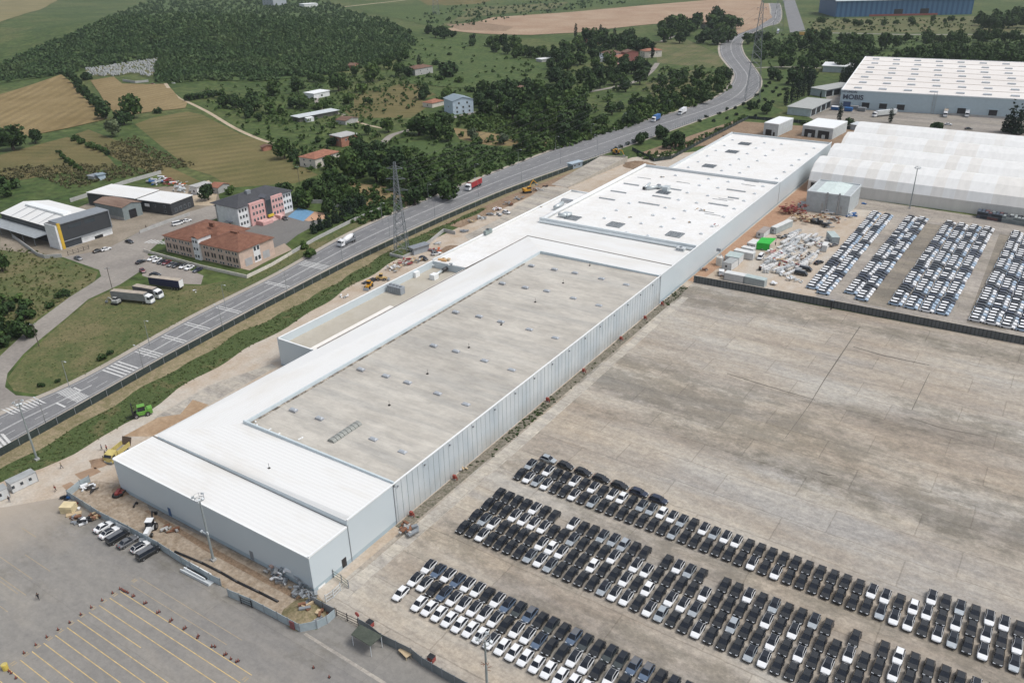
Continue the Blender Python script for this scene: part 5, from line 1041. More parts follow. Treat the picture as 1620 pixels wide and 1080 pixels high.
for u, z1 in ((9.2, H_ + 1), (14.5, H_ + 1.2)): MB().tube((u, -.35, .3), (u, -.35, z1), .4, n=8).build('wall_pipe', M_STEEL, o)
for u in (7.4, 15.9): MB().box(u - .5, -.06, .8, u + .5, .0, 4.6).build('louvre', M_STEEL, o)
# --- distribution warehouse
pa, pb = S(1327, 171), S(1620, 189); rz, L0 = frame(pa, pb)
o = thing('distribution_warehouse', 'huge pale blue distribution warehouse with white roof, loading docks and lettering', 'warehouse', pa, rz); L, D, H_ = 230, 178, 12.5
M_DW = plain('panel_paleblue', (.40, .485, .53), .5, var=.04)
MB().box(0, 0, 0, L, D, H_).build('wall', M_DW, o); MB().box(.4, .4, H_, L - .4, D - .4, H_ + .15).build('roof', patchy('cream_roof', [(.3, (.66, .625, .59)), (.7, (.74, .71, .68))], .02, stretch=(.15, 1, 1), fine=(.4, .03)), o)
MB().box(-.2, -.2, H_ - .1, L, .4, H_ + .5).box(-.2, .4, H_ - .1, .5, D, H_ + .5).box(.5, D - .4, H_ - .1, L, D + .2, H_ + .5).build('roof_edge_trim', M_TRIM, o)
b = MB()
for k in range(1, 7): b.box(.6, k * D / 7 - .25, H_ + .15, L - 1, k * D / 7 + .25, H_ + .32)
b.build('roof_valley', plain('valley_brown', (.33, .27, .22), .9, var=.3), o)
for j in range(7):
    for i in range(11):
        x = 10 + i * 16.5 + (j % 2) * 1.0; y = (j + .5) * D / 7 - 2
        MB().box(x - 2.6, y - 1.6, H_ + .15, x + 2.6, y + 1.6, H_ + .9).build('skylight', M_SKYL, o)
for i, u in enumerate((5, 17.5, 29, 40.5, 78.5, 97.5, 115.5, 134, 156)):
    d = MB().box(u - 3.4, -.9, 5.0, u + 3.4, 0, 5.4).box(u - 3.4, -.5, 1.3, u - 2.6, 0, 5).box(u + 2.6, -.5, 1.3, u + 3.4, 0, 5).build('dock_surround', M_DW, o); MB().box(u - 2.5, -.06, 1.2, u + 2.5, 0.01, 4.9).build('dock_door', plain('door_blue', (.05, .09, .2), .5) if i in (0, 8) else M_BLACK, d)
MB().box(60, -.3, 0, 60.25, -.05, H_ + 1.4).box(61.6, -.3, 0, 61.85, -.05, H_ + 1.4).box(60, -.28, 3, 61.8, -.1, 3.1).box(60, -.28, 6, 61.8, -.1, 6.1).box(60, -.28, 9, 61.8, -.1, 9.1).build('wall_ladder', M_STEEL, o)
MB().box(70, -.6, 0, L, 0, 1.15).build('dock_platform', W_GREY, o)
def lettering(txt, size, parent, loc, rot, mat, bold=1.0):
    c = bpy.data.curves.new('lettering', 'FONT'); c.body = txt; c.size = size; c.extrude = .06; c.offset = .02 * bold * size
    t = bpy.data.objects.new('lettering', c); COL.objects.link(t)
    dg = bpy.context.evaluated_depsgraph_get(); me = bpy.data.meshes.new_from_object(t.evaluated_get(dg)); bpy.data.objects.remove(t)
    me.materials.clear(); me.materials.append(mat); q_ = bpy.data.objects.new('lettering', me); COL.objects.link(q_); q_.parent = parent; q_.location = loc; q_.rotation_euler = rot; return q_
M_LET = plain('letter_navy', (.05, .06, .09), .5)
lettering('MOBIS', 5.6, o, (1.5, -.12, 6.6), (rad(90), 0, 0), M_LET, 1.6).scale = (.86, .8, 1); lettering('HYUNDAI', 2.2, o, (.8, -.12, 11.0), (rad(90), 0, 0), M_LET, 1.2)
MB().box(200, 60, H_ + .15, 216, 74, H_ + 3).build('roof_plant', M_GREY, o)
# --- blue hall at the horizon
pa, pb = S(1321, 27.5), S(1537, 23); rz, L = frame(pa, pb); o = thing('blue_hall', 'big blue corrugated hall with a pale roof beyond the green scrub', 'hall', pa, rz)
mb_, n_, l_, bs = _new('blue_sheet'); w_ = n_.new('ShaderNodeTexWave'); tc = n_.new('ShaderNodeTexCoord'); w_.inputs['Scale'].default_value = .314 / 7; l_.new(tc.outputs['Object'], w_.inputs['Vector']); l_.new(ramp_node(n_, l_, w_.outputs['Fac'], [(.3, (.035, .105, .215)), (.6, (.065, .165, .30))]), bs.inputs['Base Color'])
MB().box(0, 0, 0, L, 75, 21).build('wall', mb_, o); MB().raw([(-2, -2, 21), (L + 2, -2, 21), (L + 2, 38, 29), (-2, 38, 29), (L + 2, 77, 21), (-2, 77, 21)], [(0, 1, 2, 3), (3, 2, 4, 5)]).build('roof', plain('roof_pale', (.46, .51, .55), .5), o)
for u in (.46, .65): MB().box(u * L - 6, -.3, 0, u * L + 6, .1, 9).build('door', M_BLACK, o)
MB().box(.25 * L, -.5, 0, .75 * L, -.05, 2.5).build('base_strip', plain('strip_red', (.30, .09, .07), .6), o)
house('grey gate building at the corner of the blue hall', (1296, 14), (1312, 15), (1320, 11), 9, 'flat', .6, plain('gate_grey', (.38, .42, .45), .7), M_COPING, (), 'gatehouse', 'building')
# --- sheds by the poplars, white pump houses
M_SHG = plain('sheet_roof_grey', (.36, .37, .355), .6, var=.08)
for lab, a, b_, c, h in (('open-sided shed with a grey roof, nearer the tents', (1245, 181), (1282, 185), (1303, 169), 5.2), ('open-sided shed with a grey roof beside the warehouse corner', (1281, 150), (1305, 154), (1322, 142), 5.2)):
    o, L, D = house(lab, a, b_, c, h, 'flat', .3, plain('shed_paleblue', (.42, .48, .50), .6), M_SHG, (), 'shed', 'shed', over=.8)
    for k in range(4): MB().box(L, D * (k + .12) / 4, .3, L + .06, D * (k + .9) / 4, h - .8).build('bay_opening', M_BLACK, o)
house('long low shed with a white roof behind the row of cypresses', (1301, 114), (1347, 116), (1350, 110), 5, 'flat', .6, plain('shed_paleblue2', (.38, .43, .45), .6), M_TRIM, (), 'shed', 'shed', over=1)
o, L, D = house('small white block building with a dark gateway beside the earth heaps', (1207, 213), (1230, 216), (1249, 205), 7.2, 'flat', .4, plain('pumphouse', (.50, .54, .55), .6), M_TRIM, (), 'pump_house', 'building', over=.05); MB().box(1.5, -.06, 0, 5.5, .02, 3.6).build('door', M_BLACK, o); MB().box(L - 3.2, -.06, 0, L - 2, .02, 2.3).build('door', M_BLACK, o)
o, L, D = house('white block building with two open bays beside the tents', (1268, 215), (1316, 221), (1330, 208), 6.4, 'flat', .4, plain('pumphouse', (.50, .54, .55), .6), M_TRIM, (), 'pump_house', 'building', over=.05)
for u0, u1 in ((1.5, 8.3), (10, 17)): MB().box(u0, -.06, 0, u1, .02, 4.6).build('bay_opening', M_BLACK, o); MB().box((u0 + u1) / 2 - .6, -1.2, 0, (u0 + u1) / 2 + 1.2, -.06, 2.2).build('bay_wall', plain('pumphouse', (.5, .54, .55), .6), o)
house('blue-grey switch cabin beside the dock yard fence', (1345, 205), (1356, 206.5), (1362, 202), 3.2, 'flat', .3, plain('cabin_steel', (.32, .35, .38), .6), M_COPING, (), 'site_hut', 'cabin')
# ------------------------------------------------------------------ vehicles, machines, site things, fences, masts, people
def pose(f, r):
    a, b = S(*f), S(*r); d = a - b; return (a + b) / 2, math.atan2(d.x, -d.y), d.length
def wheels(o, xs_, ys_, r=.5, w=.3, me=None):
    me = MB().tube((-w / 2, 0, 0), (w / 2, 0, 0), r, n=12).mat(1).tube((-w / 2 - .02, 0, 0), (w / 2 + .02, 0, 0), r * .55, n=8).mesh('truck_wheel', [M_TYRE, M_RIM])
    for x in xs_:
        for y in ys_: child('wheel', me, o, (x, y, r))
def cab(o, y, col, w=2.45, l=2.3, h=3.1, z0=.6):
    b = MB(); b.loft([[(-w / 2, y - l / 2, z0), (w / 2, y - l / 2, z0), (w / 2, y - l / 2 + .06, z0 + 1.3), (w / 2 * .96, y - l / 2 + .55, h), (-w / 2 * .96, y - l / 2 + .55, h), (-w / 2, y - l / 2 + .06, z0 + 1.3)], [(-w / 2, y + l / 2, z0), (w / 2, y + l / 2, z0), (w / 2, y + l / 2, z0 + 1.3), (w / 2, y + l / 2, h + .35), (-w / 2, y + l / 2, h + .35), (-w / 2, y + l / 2, z0 + 1.3)]])
    c = b.build('cab', col, o)
    MB().raw([(-w / 2 * .9, y - l / 2 + .07, z0 + 1.35), (w / 2 * .9, y - l / 2 + .07, z0 + 1.35), (w / 2 * .86, y - l / 2 + .47, h - .12), (-w / 2 * .86, y - l / 2 + .47, h - .12)], [(0, 1, 2, 3)]).build('windscreen', M_GLASS, c)
    for s in (-1, 1): MB().box(s * w / 2, y - l / 2 + .55, z0 + 1.3, s * (w / 2 + .02), y + .3, h - .3).build('side_window', M_GLASS, c); MB().obox((s * w * .38, y - l / 2 - .02, z0 + .25), (.4, .08, .22)).build('headlight', M_LAMP, c); MB().obox((s * (w / 2 + .2), y - l / 2 + .2, h - .7), (.2, .15, .6)).build('mirror', M_BLACK, c)
    MB().box(-w / 2 * .9, y - l / 2 - .05, z0 - .25, w / 2 * .9, y - l / 2 + .1, z0 + .1).build('bumper', M_GREY, c); return c
def truck(label, f, r, cabcol, boxcol, topcol, L=None, hbox=4.0, rear=None, trailer_only=False, name='truck', cat='truck'):
    m, rz, l = pose(f, r); L = L or l; o = thing(name, label, cat, (m.x, m.y, .04), rz); h = L / 2
    y0 = -h + (0 if trailer_only else 2.7)
    b = MB().box(-1.25, y0, 1.15, 1.25, h, hbox); b.build('trailer_body', boxcol, o)
    MB().box(-1.22, y0 + .03, hbox, 1.22, h - .03, hbox + .06).build('trailer_roof', topcol, o)
    if rear: MB().box(-1.2, h, 1.2, 1.2, h + .04, hbox - .05).build('rear_door', rear, o)
    MB().box(-.5, -h + (1 if trailer_only else 0.8), .75, .5, h - .3, 1.15).build('chassis', M_GREY, o)
    if not trailer_only: cab(o, -h + 1.2, cabcol); wheels(o, (-1.05, 1.05), (-h + 1.3, -h + 3.6))
    wheels(o, (-1.05, 1.05), (h - 1.2, h - 2.5, h - 3.8) if L > 9 else (h - 1.2,)); return o
V_RED = plain('curtain_red', (.33, .028, .03), .5); V_BLUE = plain('truck_blue', (.03, .12, .32), .45); V_TAN = plain('tarp_tan', (.38, .33, .27), .8, var=.2); V_GREYT = plain('tarp_grey', (.22, .225, .22), .7, var=.1); V_NAVY = plain('curtain_navy', (.022, .025, .07), .5); V_YEL = plain('machine_yellow', (.55, .28, .025), .5, var=.15); V_YEL2 = plain('dumper_yellow', (.52, .43, .15), .5, var=.15); V_GREEN = plain('forklift_green', (.13, .33, .05), .45)
truck('red curtain-sided truck with a white cab driving along the main road', (736.5, 304), (762, 291), P_WHITE, V_RED, V_TAN, 13.6, 3.9)
truck('blue-bodied lorry driving on the far stretch of the main road', (1031.5, 194.5), (1043.5, 188.5), P_WHITE, V_BLUE, V_BLUE, 11, 4.0)
truck('white lorry on the main road close behind the blue one', (1072.5, 184), (1086, 177), P_WHITE, P_WHITE, P_WHITE, 11, 4.0)
truck('parked articulated lorry with grey tarpaulin trailer and white cab on the grass', (244.5, 480.5), (180, 474), P_WHITE, V_GREYT, V_TAN, 17)
truck('second parked lorry with dark trailer and white cab, behind the grey one', (259, 473), (214, 465), P_WHITE, plain('tarp_dark', (.12, .12, .125), .7), V_TAN, 12.5, 3.8)
truck('detached navy blue trailer with a white rear door standing on the grass', (238.5, 452), (291, 458.5), None, V_NAVY, V_TAN, 14, 4.0, P_WHITE, True, 'trailer', 'trailer')
truck('white semi-trailer truck parked parallel to the dock yard', (1373, 186.5), (1424, 181), P_WHITE, plain('tarp_white', (.55, .57, .56), .6), P_WHITE, 19)
truck('white truck backed into a loading dock, the one next to the wide blank wall', (1493.5, 191), (1497.5, 174), P_WHITE, P_WHITE, V_TAN, 18)
truck('white truck backed into a loading dock, the one toward the fir trees', (1527.5, 191), (1532.5, 174), P_WHITE, P_WHITE, P_WHITE, 18)
truck('blue lorry seen head-on at the foot of the far pylon', (1229.5, 56), (1231.5, 50), P_WHITE, V_BLUE, P_WHITE, 14, 4.2)
truck('yellow-orange articulated lorry stopped at the end of the straight side road', (1296, 56.5), (1264, 57), P_WHITE, plain('trailer_orange', (.50, .30, .08), .5), V_TAN, None, 4.4)
m, rz, l = pose((537.5, 391.5), (562, 380.5)); o = thing('mixer_truck', 'white concrete mixer truck driving on the main road beside the school trees', 'truck', (m.x, m.y, .04), rz); cab(o, -3.9, P_WHITE, h=2.8); wheels(o, (-1.05, 1.05), (-3.9, -1.8, 2.4, 3.7)); MB().box(-.6, -3, .8, .6, 4.6, 1.25).build('chassis', M_GREY, o)
b = MB(); rr = [(-2.4, .5, 2.1), (-1.6, 1.1, 2.2), (.2, 1.3, 2.5), (2.4, 1.05, 2.9), (3.7, .6, 3.2)]; b.loft([[(a * math.cos(t * math.pi / 6), y, zc + a * math.sin(t * math.pi / 6)) for t in range(12)] for y, a, zc in rr]); b.build('drum', P_WHITE, o, True)
MB().obox((0, 4.3, 2.6), (1.2, .9, 1.5)).tube((0, 4.3, 2.0), (0, 5.4, 1.2), .25).build('chute', M_GREY, o)
def excavator(label, px, rz, col, s=1.0, reach=(2.2, 3.6), name='excavator'):
    p = S(*px); o = thing(name, label, 'excavator', (p.x, p.y, .03), rz); o.scale = (s, s, s)
    for x in (-1.05, 1.05): b = MB(); b.loft([[(xx, y, z) for y, z in ((-1.7, .2), (-1.4, 0), (1.4, 0), (1.7, .2), (1.7, .6), (1.4, .85), (-1.4, .85), (-1.7, .6))] for xx in (x - .28, x + .28)]); b.build('track', M_BLACK, o)
    MB().box(-1.2, -1.2, 1.0, 1.2, 1.9, 1.9).box(-.6, -.6, .5, .6, .6, 1.0).box(-1.1, .9, 1.9, 1.1, 1.9, 2.2).build('body', col, o)
    c = MB().box(-1.15, -1.5, 1.1, -.2, .1, 2.75).build('cab', M_GLASS, o); MB().box(-1.2, -1.55, 2.75, -.15, .15, 2.85).build('cab_roof', col, c)
    a = Vector((.35, -1.0, 1.6)); e = Vector((.35, -1.0 - reach[0], 1.6 + reach[1])); q_ = e + Vector((0, -1.9, -1.9))
    MB().tube(a, a + (e - a) * .5 + Vector((0, 0, .35)), .28, .25, 4).tube(a + (e - a) * .5 + Vector((0, 0, .35)), e, .25, .2, 4).build('boom', col, o); MB().tube(e, q_, .2, .15, 4).build('arm', col, o)
    MB().obox(q_ + Vector((0, .2, -.35)), (.9, .8, .7)).build('bucket', M_GREY, o); return o
excavator('orange-yellow tracked excavator with raised boom on the concrete beside the road bank', (834, 305), rad(150), V_YEL, 1.15)
excavator('yellow excavator digging behind the end wall of the concrete ramp', (975, 244), rad(60), V_YEL, 1.15, (3.6, 1.2))
excavator('small grey excavator with black arm parked beside the grey trailer', (184, 481), rad(-75), plain('machine_grey', (.35, .36, .35), .5), .85, (2.0, 1.4))
def loader(label, px, rz, col, s=1.0):
    p = S(*px); o = thing('wheel_loader', label, 'loader', (p.x, p.y, .03), rz); o.scale = (s, s, s)
    wheels(o, (-.9, .9), (-1.3, 1.3), .62, .4); MB().box(-.75, -.4, .7, .75, 2.2, 1.7).box(-.7, -1.9, .6, .7, -.4, 1.2).build('body', col, o); c = MB().box(-.65, -.5, 1.7, .65, .8, 2.7).build('cab', M_GLASS, o); MB().box(-.7, -.55, 2.7, .7, .85, 2.82).build('cab_roof', col, c)
    MB().tube((-.5, -1.2, 1.1), (-.5, -2.6, .8), .12).tube((.5, -1.2, 1.1), (.5, -2.6, .8), .12).build('lift_arm', col, o); MB().loft([[(x, -2.5, .2), (x, -3.3, .15), (x, -2.6, 1.0)] for x in (-1.1, 1.1)]).build('bucket', M_GREY, o); return o
loader('yellow wheel loader on the dirt beside the terrace wall', (584, 455), rad(20), V_YEL, 1.0); loader('second yellow loader between the terrace wall and the black pipes', (604, 443), rad(120), plain('machine_sand', (.52, .36, .14), .6), .95)
p = S(225, 657); o = thing('forklift', 'bright green heavy forklift on the dirt road beside the grass bank', 'forklift', (p.x, p.y, .03), rad(-28)); wheels(o, (-1.1, 1.1), (-1.5, 1.5), .65, .45); b = MB().box(-1.0, -1.2, .6, 1.0, 2.6, 1.7).box(-1.05, 1.6, .6, 1.05, 2.9, 2.1); b.build('body', V_GREEN, o); c = MB().box(-.8, -.8, 1.7, .8, 1.1, 3.1).build('cab', M_GLASS, o); MB().box(-.85, -.85, 3.1, .85, 1.15, 3.25).build('cab_roof', V_GREEN, c)
MB().box(-.85, -2.3, .3, -.6, -2.0, 4.2).box(.6, -2.3, .3, .85, -2.0, 4.2).box(-.85, -2.25, 4.0, .85, -2.05, 4.2).box(-1.0, -2.4, .5, 1.0, -2.3, 2.2).build('mast', M_BLACK, o)
for x in (-.55, .55): MB().box(x - .12, -4.2, .18, x + .12, -2.35, .28).build('fork', M_BLACK, o)
p = S(188, 722); o = thing('dump_truck', 'yellow dump truck with its empty bed raised at the warehouse corner', 'truck', (p.x, p.y, .03), rad(18)); cab(o, -2.6, V_YEL2, h=2.7); wheels(o, (-1.05, 1.05), (-2.5, 1.2, 2.5)); MB().box(-.6, -2, .8, .6, 3.2, 1.2).build('chassis', M_GREY, o); Mx = Matrix.Translation((0, 3.4, 1.3)) @ Matrix.Rotation(rad(0), 4, 'X'); MB().raw([(-1.3, 3.3, 1.3), (1.3, 3.3, 1.3), (1.4, 4.2, 3.4), (-1.4, 4.2, 3.4), (-1.3, 3.45, 1.3), (1.3, 3.45, 1.3), (1.4, 4.35, 3.4), (-1.4, 4.35, 3.4)], [(3, 2, 1, 0), (4, 5, 6, 7), (0, 1, 5, 4), (1, 2, 6, 5), (2, 3, 7, 6), (3, 0, 4, 7)]).build('tailgate', plain('tailgate_brown', (.10, .07, .05), .7), o); b = MB()
for x0, y0, z0, x1, y1, z1 in ((-1.25, -4.6, 0, 1.25, 0, .12), (-1.25, -4.6, .12, -1.15, 0, 1.3), (1.15, -4.6, .12, 1.25, 0, 1.3), (-1.25, -4.7, 0, 1.25, -4.58, 1.6)): b.box(x0, y0, z0, x1, y1, z1)
b.v = [tuple(Mx @ Vector(v)) for v in b.v]; b.build('tipper_bed', V_YEL2, o)
b = MB().box(-1.1, -4.5, .13, 1.1, -.1, .16); b.v = [tuple(Mx @ Vector(v)) for v in b.v]; b.build('bed_floor', plain('worn_bed', (.25, .23, .2), .7, var=.2), o)
p = S(238, 842); o = thing('backhoe', 'white and black backhoe loader digging in the trench behind the hoarding', 'backhoe', (p.x, p.y, .03), rad(35)); wheels(o, (-.95, .95), (-1.5,), .5, .35); wheels(o, (-.95, .95), (1.2,), .8, .45); MB().box(-.5, -2.4, .7, .5, 0, 1.6).box(-.8, 0, .7, .8, 1.9, 1.5).build('body', P_WHITE, o); c = MB().box(-.75, .0, 1.5, .75, 1.5, 2.8).build('cab', M_GLASS, o); MB().box(-.8, -.05, 2.8, .8, 1.6, 2.95).build('cab_roof', P_WHITE, c); MB().loft([[(x, -2.9, .2), (x, -3.8, .1), (x, -3.0, 1.0)] for x in (-1.2, 1.2)]).build('bucket', M_GREY, o); MB().tube((0, 2, 1.3), (0, 3.0, 3.6), .2).tube((0, 3.0, 3.6), (0, 4.4, 2.2), .16).obox((0, 4.5, 1.9), (.6, .6, .7)).build('digging_arm', M_BLACK, o)
# single parked cars
def acar(key, px, fr, label, group=None, **k):
    p = S(*px); d = S(px[0] + fr[0], px[1] + fr[1]) - p; return car(key, p.x, p.y, math.atan2(d.x, -d.y), label, group, z=.02, **k)
up = (12, -6); g = 'cars beside the hoarding'
acar('sW', (165, 836), (10, -6), 'white saloon by the hoarding, first from the pallets', g); acar('sB', (174, 845), (10, -6), 'white coupe by the hoarding, second from the pallets', g); acar('vK', (187, 853), (10, -6), 'grey car with a black roof, third from the pallets', g); acar('sY', (203, 860), (10, -6), 'grey saloon by the hoarding, fourth from the pallets', g); acar('W', (223, 868), (10, -6), 'white car tucked beside the black van at the hoarding', g); acar('vK', (235, 878), (10, -6), 'big black van at the end of the hoarding cars', g)
g = 'cars beside the beige-pink building'; d = (-11, 5)
for i, (k, x, y, lab) in enumerate([('sW', 241, 411, 'white car, closest to the access road in the school lot row'), ('sW', 249, 413.5, 'second white car in the school lot row'), ('sK', 256.5, 416, 'black car between white and red cars in the school lot'), ('sR', 264, 417.5, 'dark red car in the school lot row'), ('sY', 272, 420, 'dark grey car beside the red car in the school lot'), ('sK', 280, 421.5, 'black hatchback sixth in the school lot row'), ('W', 291, 423.5, 'white SUV in the school lot row beside a white saloon'), ('sW', 300, 425.5, 'white saloon last of the tight school lot row'), ('sN', 313, 429, 'navy saloon standing apart at the end of the school lot')]): acar(k, (x, y), d, lab, g)
acar('sR', (226, 430), (8, 8), 'dark red car alone at the edge of the school lot'); acar('sK', (223, 416), (12, -5), 'dark saloon at the mouth of the school lot'); acar('sK', (246, 436), (12, 1), 'black car half hidden behind the navy trailer')
acar('sY', (124, 410.5), (10, 4), 'grey saloon outside the black gate of the works'); acar('sK', (156, 398.5), (10, -3), 'black car beside a white one outside the works'); acar('sW', (168, 396), (10, -3), 'white car beside a black one outside the works'); acar('sK', (205, 384), (11, 3), 'dark saloon waiting at the junction by the zebra stripes')
acar('vW', (210, 343), (10, -4), 'white van in front of the rust-roofed shed'); acar('vW', (281, 356), (12, -3), 'white van parked along the wall of the black hall'); acar('sK', (289, 352.5), (12, -3), 'black car along the wall beside a white van'); acar('sW', (296, 351), (12, -3), 'white car along the wall of the black hall, last of three'); acar('sK', (451, 347), (5, 5), 'black car at the foot of the school entrance stair')
acar('W', (690, 403), (10, -2), 'white car on the dirt beside the concrete slabs'); acar('K', (670, 411), (10, 3), 'black pickup-like SUV at the end of the terrace wall'); acar('V', (801, 338), (10, 2), 'white car on the narrow concrete yard by the road bank')
acar('vK', (1274, 428), (11, 2), 'black van behind another in the material yard'); acar('vK', (1267, 435), (11, 2), 'black van nearest the panel bundles in the material yard'); acar('sK', (1295, 417), (11, -4), 'black car at the edge of the material yard, close to the car files'); acar('sY', (1318, 389), (11, -3), 'grey car beside the grey container in the material yard'); acar('vW', (1203, 409), (-5, 6), 'white minibus standing alone in the material yard')
acar('sK', (1532, 205), (11, 0), 'black car parked in the dock yard behind the tents'); acar('sW', (1500, 198), (11, 1), 'white car beside a dark bush in the dock yard'); acar('sR', (242, 134), (10, 0), 'dark red car at the graveyard wall'); acar('sW', (274, 133), (10, 0), 'pale car on the track by the graveyard'); acar('sK', (1043, 120), (10, 4), 'dark car on the village lane under the trees'); acar('sW', (720, 187), (10, -5), 'white car in front of the pale blue house')
p = S(1309, 338); o = thing('pickup_truck', 'white flatbed pickup parked against the plant building', 'pickup', (p.x, p.y, .02), rad(-95)); MB().box(-.95, -2.6, .4, .95, -1.1, 1.1).box(-.95, -1.1, .4, .95, .4, 1.2).box(-.85, -.9, 1.2, .85, .35, 1.95).box(-1.0, .5, .7, 1.0, 3.1, 1.1).build('body', P_WHITE, o); MB().box(-.87, -.95, 1.3, .87, -.88, 1.85).box(-.88, -.7, 1.3, .88, .2, 1.8).build('window_glass', M_GLASS, o); wheels(o, (-.85, .85), (-1.7, 2.0), .38, .25)
p = S(1141, 434); o = thing('crane_truck', 'small white crane truck with folded grey boom by the dark lot wall', 'truck', (p.x, p.y, .02), rad(20)); cab(o, -1.5, P_WHITE, 2.0, 1.7, 2.1, .5); wheels(o, (-.85, .85), (-1.5, 1.6), .4); MB().box(-1, -.5, .7, 1, 2.8, 1.0).build('bed', M_GREY, o); MB().tube((0, .2, 1), (.3, 1.8, 6.0), .16).tube((.3, 1.8, 6), (-1.8, 2.8, 8.6), .12).build('boom', M_STEEL, o); MB().box(-2.6, 2.4, 8.4, -1.0, 3.4, 9.3).build('work_basket', M_GREY, o)

# cabins and containers
def cabin(label, c0, c1, depth, h, wall, roof, wins=1, name='site_cabin', cat='cabin'):
    p0, p1 = S(*c0), S(*c1); rz, L = frame(p0, p1); o = thing(name, label, cat, (p0.x, p0.y, .02), rz); MB().box(0, 0, .1, L, depth, h).build('wall', wall, o); MB().box(-.08, -.08, h, L + .08, depth + .08, h + .12).build('roof', roof, o)
    b = MB()
    for x in (0, L): b.box(x - .06, -.07, 0, x + .06, .06, h)
    b.build('corner_frame', M_GREY, o)
    for i in range(wins): window(o, 'f', L * (i + .5) / wins - L * .1, 1.1, .9, 1.0, L, depth)
    if wins: MB().box(L * .62, -.04, .15, L * .62 + .85, .01, 2.1).build('door', M_COPING, o)
    else:
        for i in range(int(L / .6)): MB().box(.3 + i * .6, -.03, .15, .4 + i * .6, .005, h - .1).build('rib', wall, o) if i % 3 == 0 else None
    return o
C_W = plain('cabin_white', (.56, .57, .57), .6, var=.08); C_G = plain('container_grey', (.36, .40, .40), .6, var=.12); C_R = plain('cabin_roof_grey', (.33, .345, .345), .7, var=.15); C_RW = plain('cabin_roof_white', (.62, .63, .62), .6, var=.1); C_RG = plain('container_roof_green', (.40, .47, .46), .6, var=.1)
cabin('long white site cabin with three doors and windows beside the grass bank', (21, 780.5), (61, 761), 2.6, 2.7, C_W, C_R, 3); cabin('white site cabin partly cut off beside the long one', (-22, 803), (16.5, 786), 2.6, 2.7, C_W, C_R, 2)
cabin('white container along the dark wall, next to the crane truck', (1145, 443), (1175.5, 449), 3, 2.9, C_W, C_RW, 0, 'container', 'container'); cabin('grey-green container along the dark wall, next to the white one', (1176.5, 449), (1208, 456), 3, 2.9, C_G, C_RG, 0, 'container', 'container')
cabin('small grey cabin with open doors near the crane truck', (1143, 426), (1156, 429), 6.5, 2.9, C_W, C_R, 1); cabin('wide cabin with a pale green roof behind the small grey one', (1146, 416), (1168, 420), 6, 3.0, C_W, C_RG, 0); cabin('white container pointing at the white minibus', (1160, 406), (1190, 412), 3, 2.7, C_W, C_RW, 0, 'container', 'container'); cabin('second white container behind the one pointing at the minibus', (1172, 401), (1190, 405), 2.6, 2.7, C_W, C_RW, 0, 'container', 'container')
cabin('white cabin with two windows beside the bright green canopy', (1181, 394.5), (1193, 397), 6, 2.8, C_W, C_RW, 2); cabin('long white cabin along the red earth strip', (1219, 369), (1227, 371), 14, 2.9, C_G, C_RW, 1); cabin('low brown-roofed cabin between the green canopy and the long cabin', (1196, 376), (1207, 378), 9, 2.4, C_W, plain('cabin_roof_brown', (.30, .26, .24), .8, var=.15), 1)
cabin('grey-green container beside the car files in the material yard', (1315, 386), (1327, 386), 8, 2.8, C_G, C_RG, 0, 'container', 'container'); cabin('white box hut on the car side of the panel bundles', (1299, 398), (1306.5, 399), 5, 2.6, C_W, C_RW, 0); cabin('grey cabin tucked beside the plant building', (1261, 331), (1273, 333), 5, 2.6, C_G, C_R, 1)
b_ = [S(1197, 384, 3), S(1205, 376, 3), S(1228, 377, 3), S(1218, 386.5, 3)]; o = thing('canopy', 'bright green tarpaulin canopy in the middle of the material yard', 'canopy', (b_[0].x, b_[0].y, 0)); MB().prism([(p - b_[0])[:2] for p in b_], 2.9, 3.1).build('tarpaulin', plain('tarp_green', (.02, .42, .04), .6), o); MB().prism([((p - b_[0]) * .97)[:2] for p in (b_[0], b_[3], b_[3] + Vector((.1, .1, 0)), b_[0] + Vector((.1, .1, 0)))], .2, 2.9).build('side_sheet', plain('tarp_green', (.02, .42, .04), .6), o)
for p in b_: MB().tube((p - b_[0])[:2] + (0,), (p - b_[0])[:2] + (2.9,), .06).build('post', M_GREY, o)
p = S(1138, 419); o = thing('water_tank', 'pale cylindrical water tank next to the small grey cabin', 'tank', (p.x, p.y, 0)); MB().tube((0, 0, 0), (0, 0, 3.4), 1.4, n=14).tube((0, 0, 3.4), (0, 0, 3.9), 1.3, .5, 14).build('tank', plain('tank_white', (.6, .59, .55), .6), o); MB().tube((0, 0, 3.9), (0, 0, 4.1), .35, n=10).build('lid', M_GREY, o)
p = S(567, 1001)
rc = [S(555.4, 1003.6, 2.7), S(569.6, 987.3, 2.9), S(604.3, 1005.7, 2.9), S(586, 1022, 2.7)]; o = thing('shelter', 'small shelter with a dark green roof beside the corrugated fence gate', 'shelter', (rc[0].x, rc[0].y, 0)); q_ = [p - Vector((rc[0].x, rc[0].y, 0)) for p in rc]; MB().raw(q_ + [v + Vector((0, 0, .14)) for v in q_], [(3, 2, 1, 0), (4, 5, 6, 7), (0, 1, 5, 4), (1, 2, 6, 5), (2, 3, 7, 6), (3, 0, 4, 7)]).build('roof', patchy('shelter_roof', [(.3, (.055, .066, .052)), (.7, (.085, .098, .078))], .5, fine=(3, .2), rough=.7), o)
for v in q_: c = sum(q_, Vector()) / 4; w_ = v + (c - v) * .06; MB().tube((w_.x, w_.y, 0), (w_.x, w_.y, 2.7), .07).build('post', M_COPING, o)
p = S(641, 1036); o = thing('table', 'wooden table standing against the corrugated fence', 'table', (p.x, p.y, .02), rad(-15)); MB().box(-1.3, -.6, .75, 1.3, .6, .85).build('tabletop', TM, o)
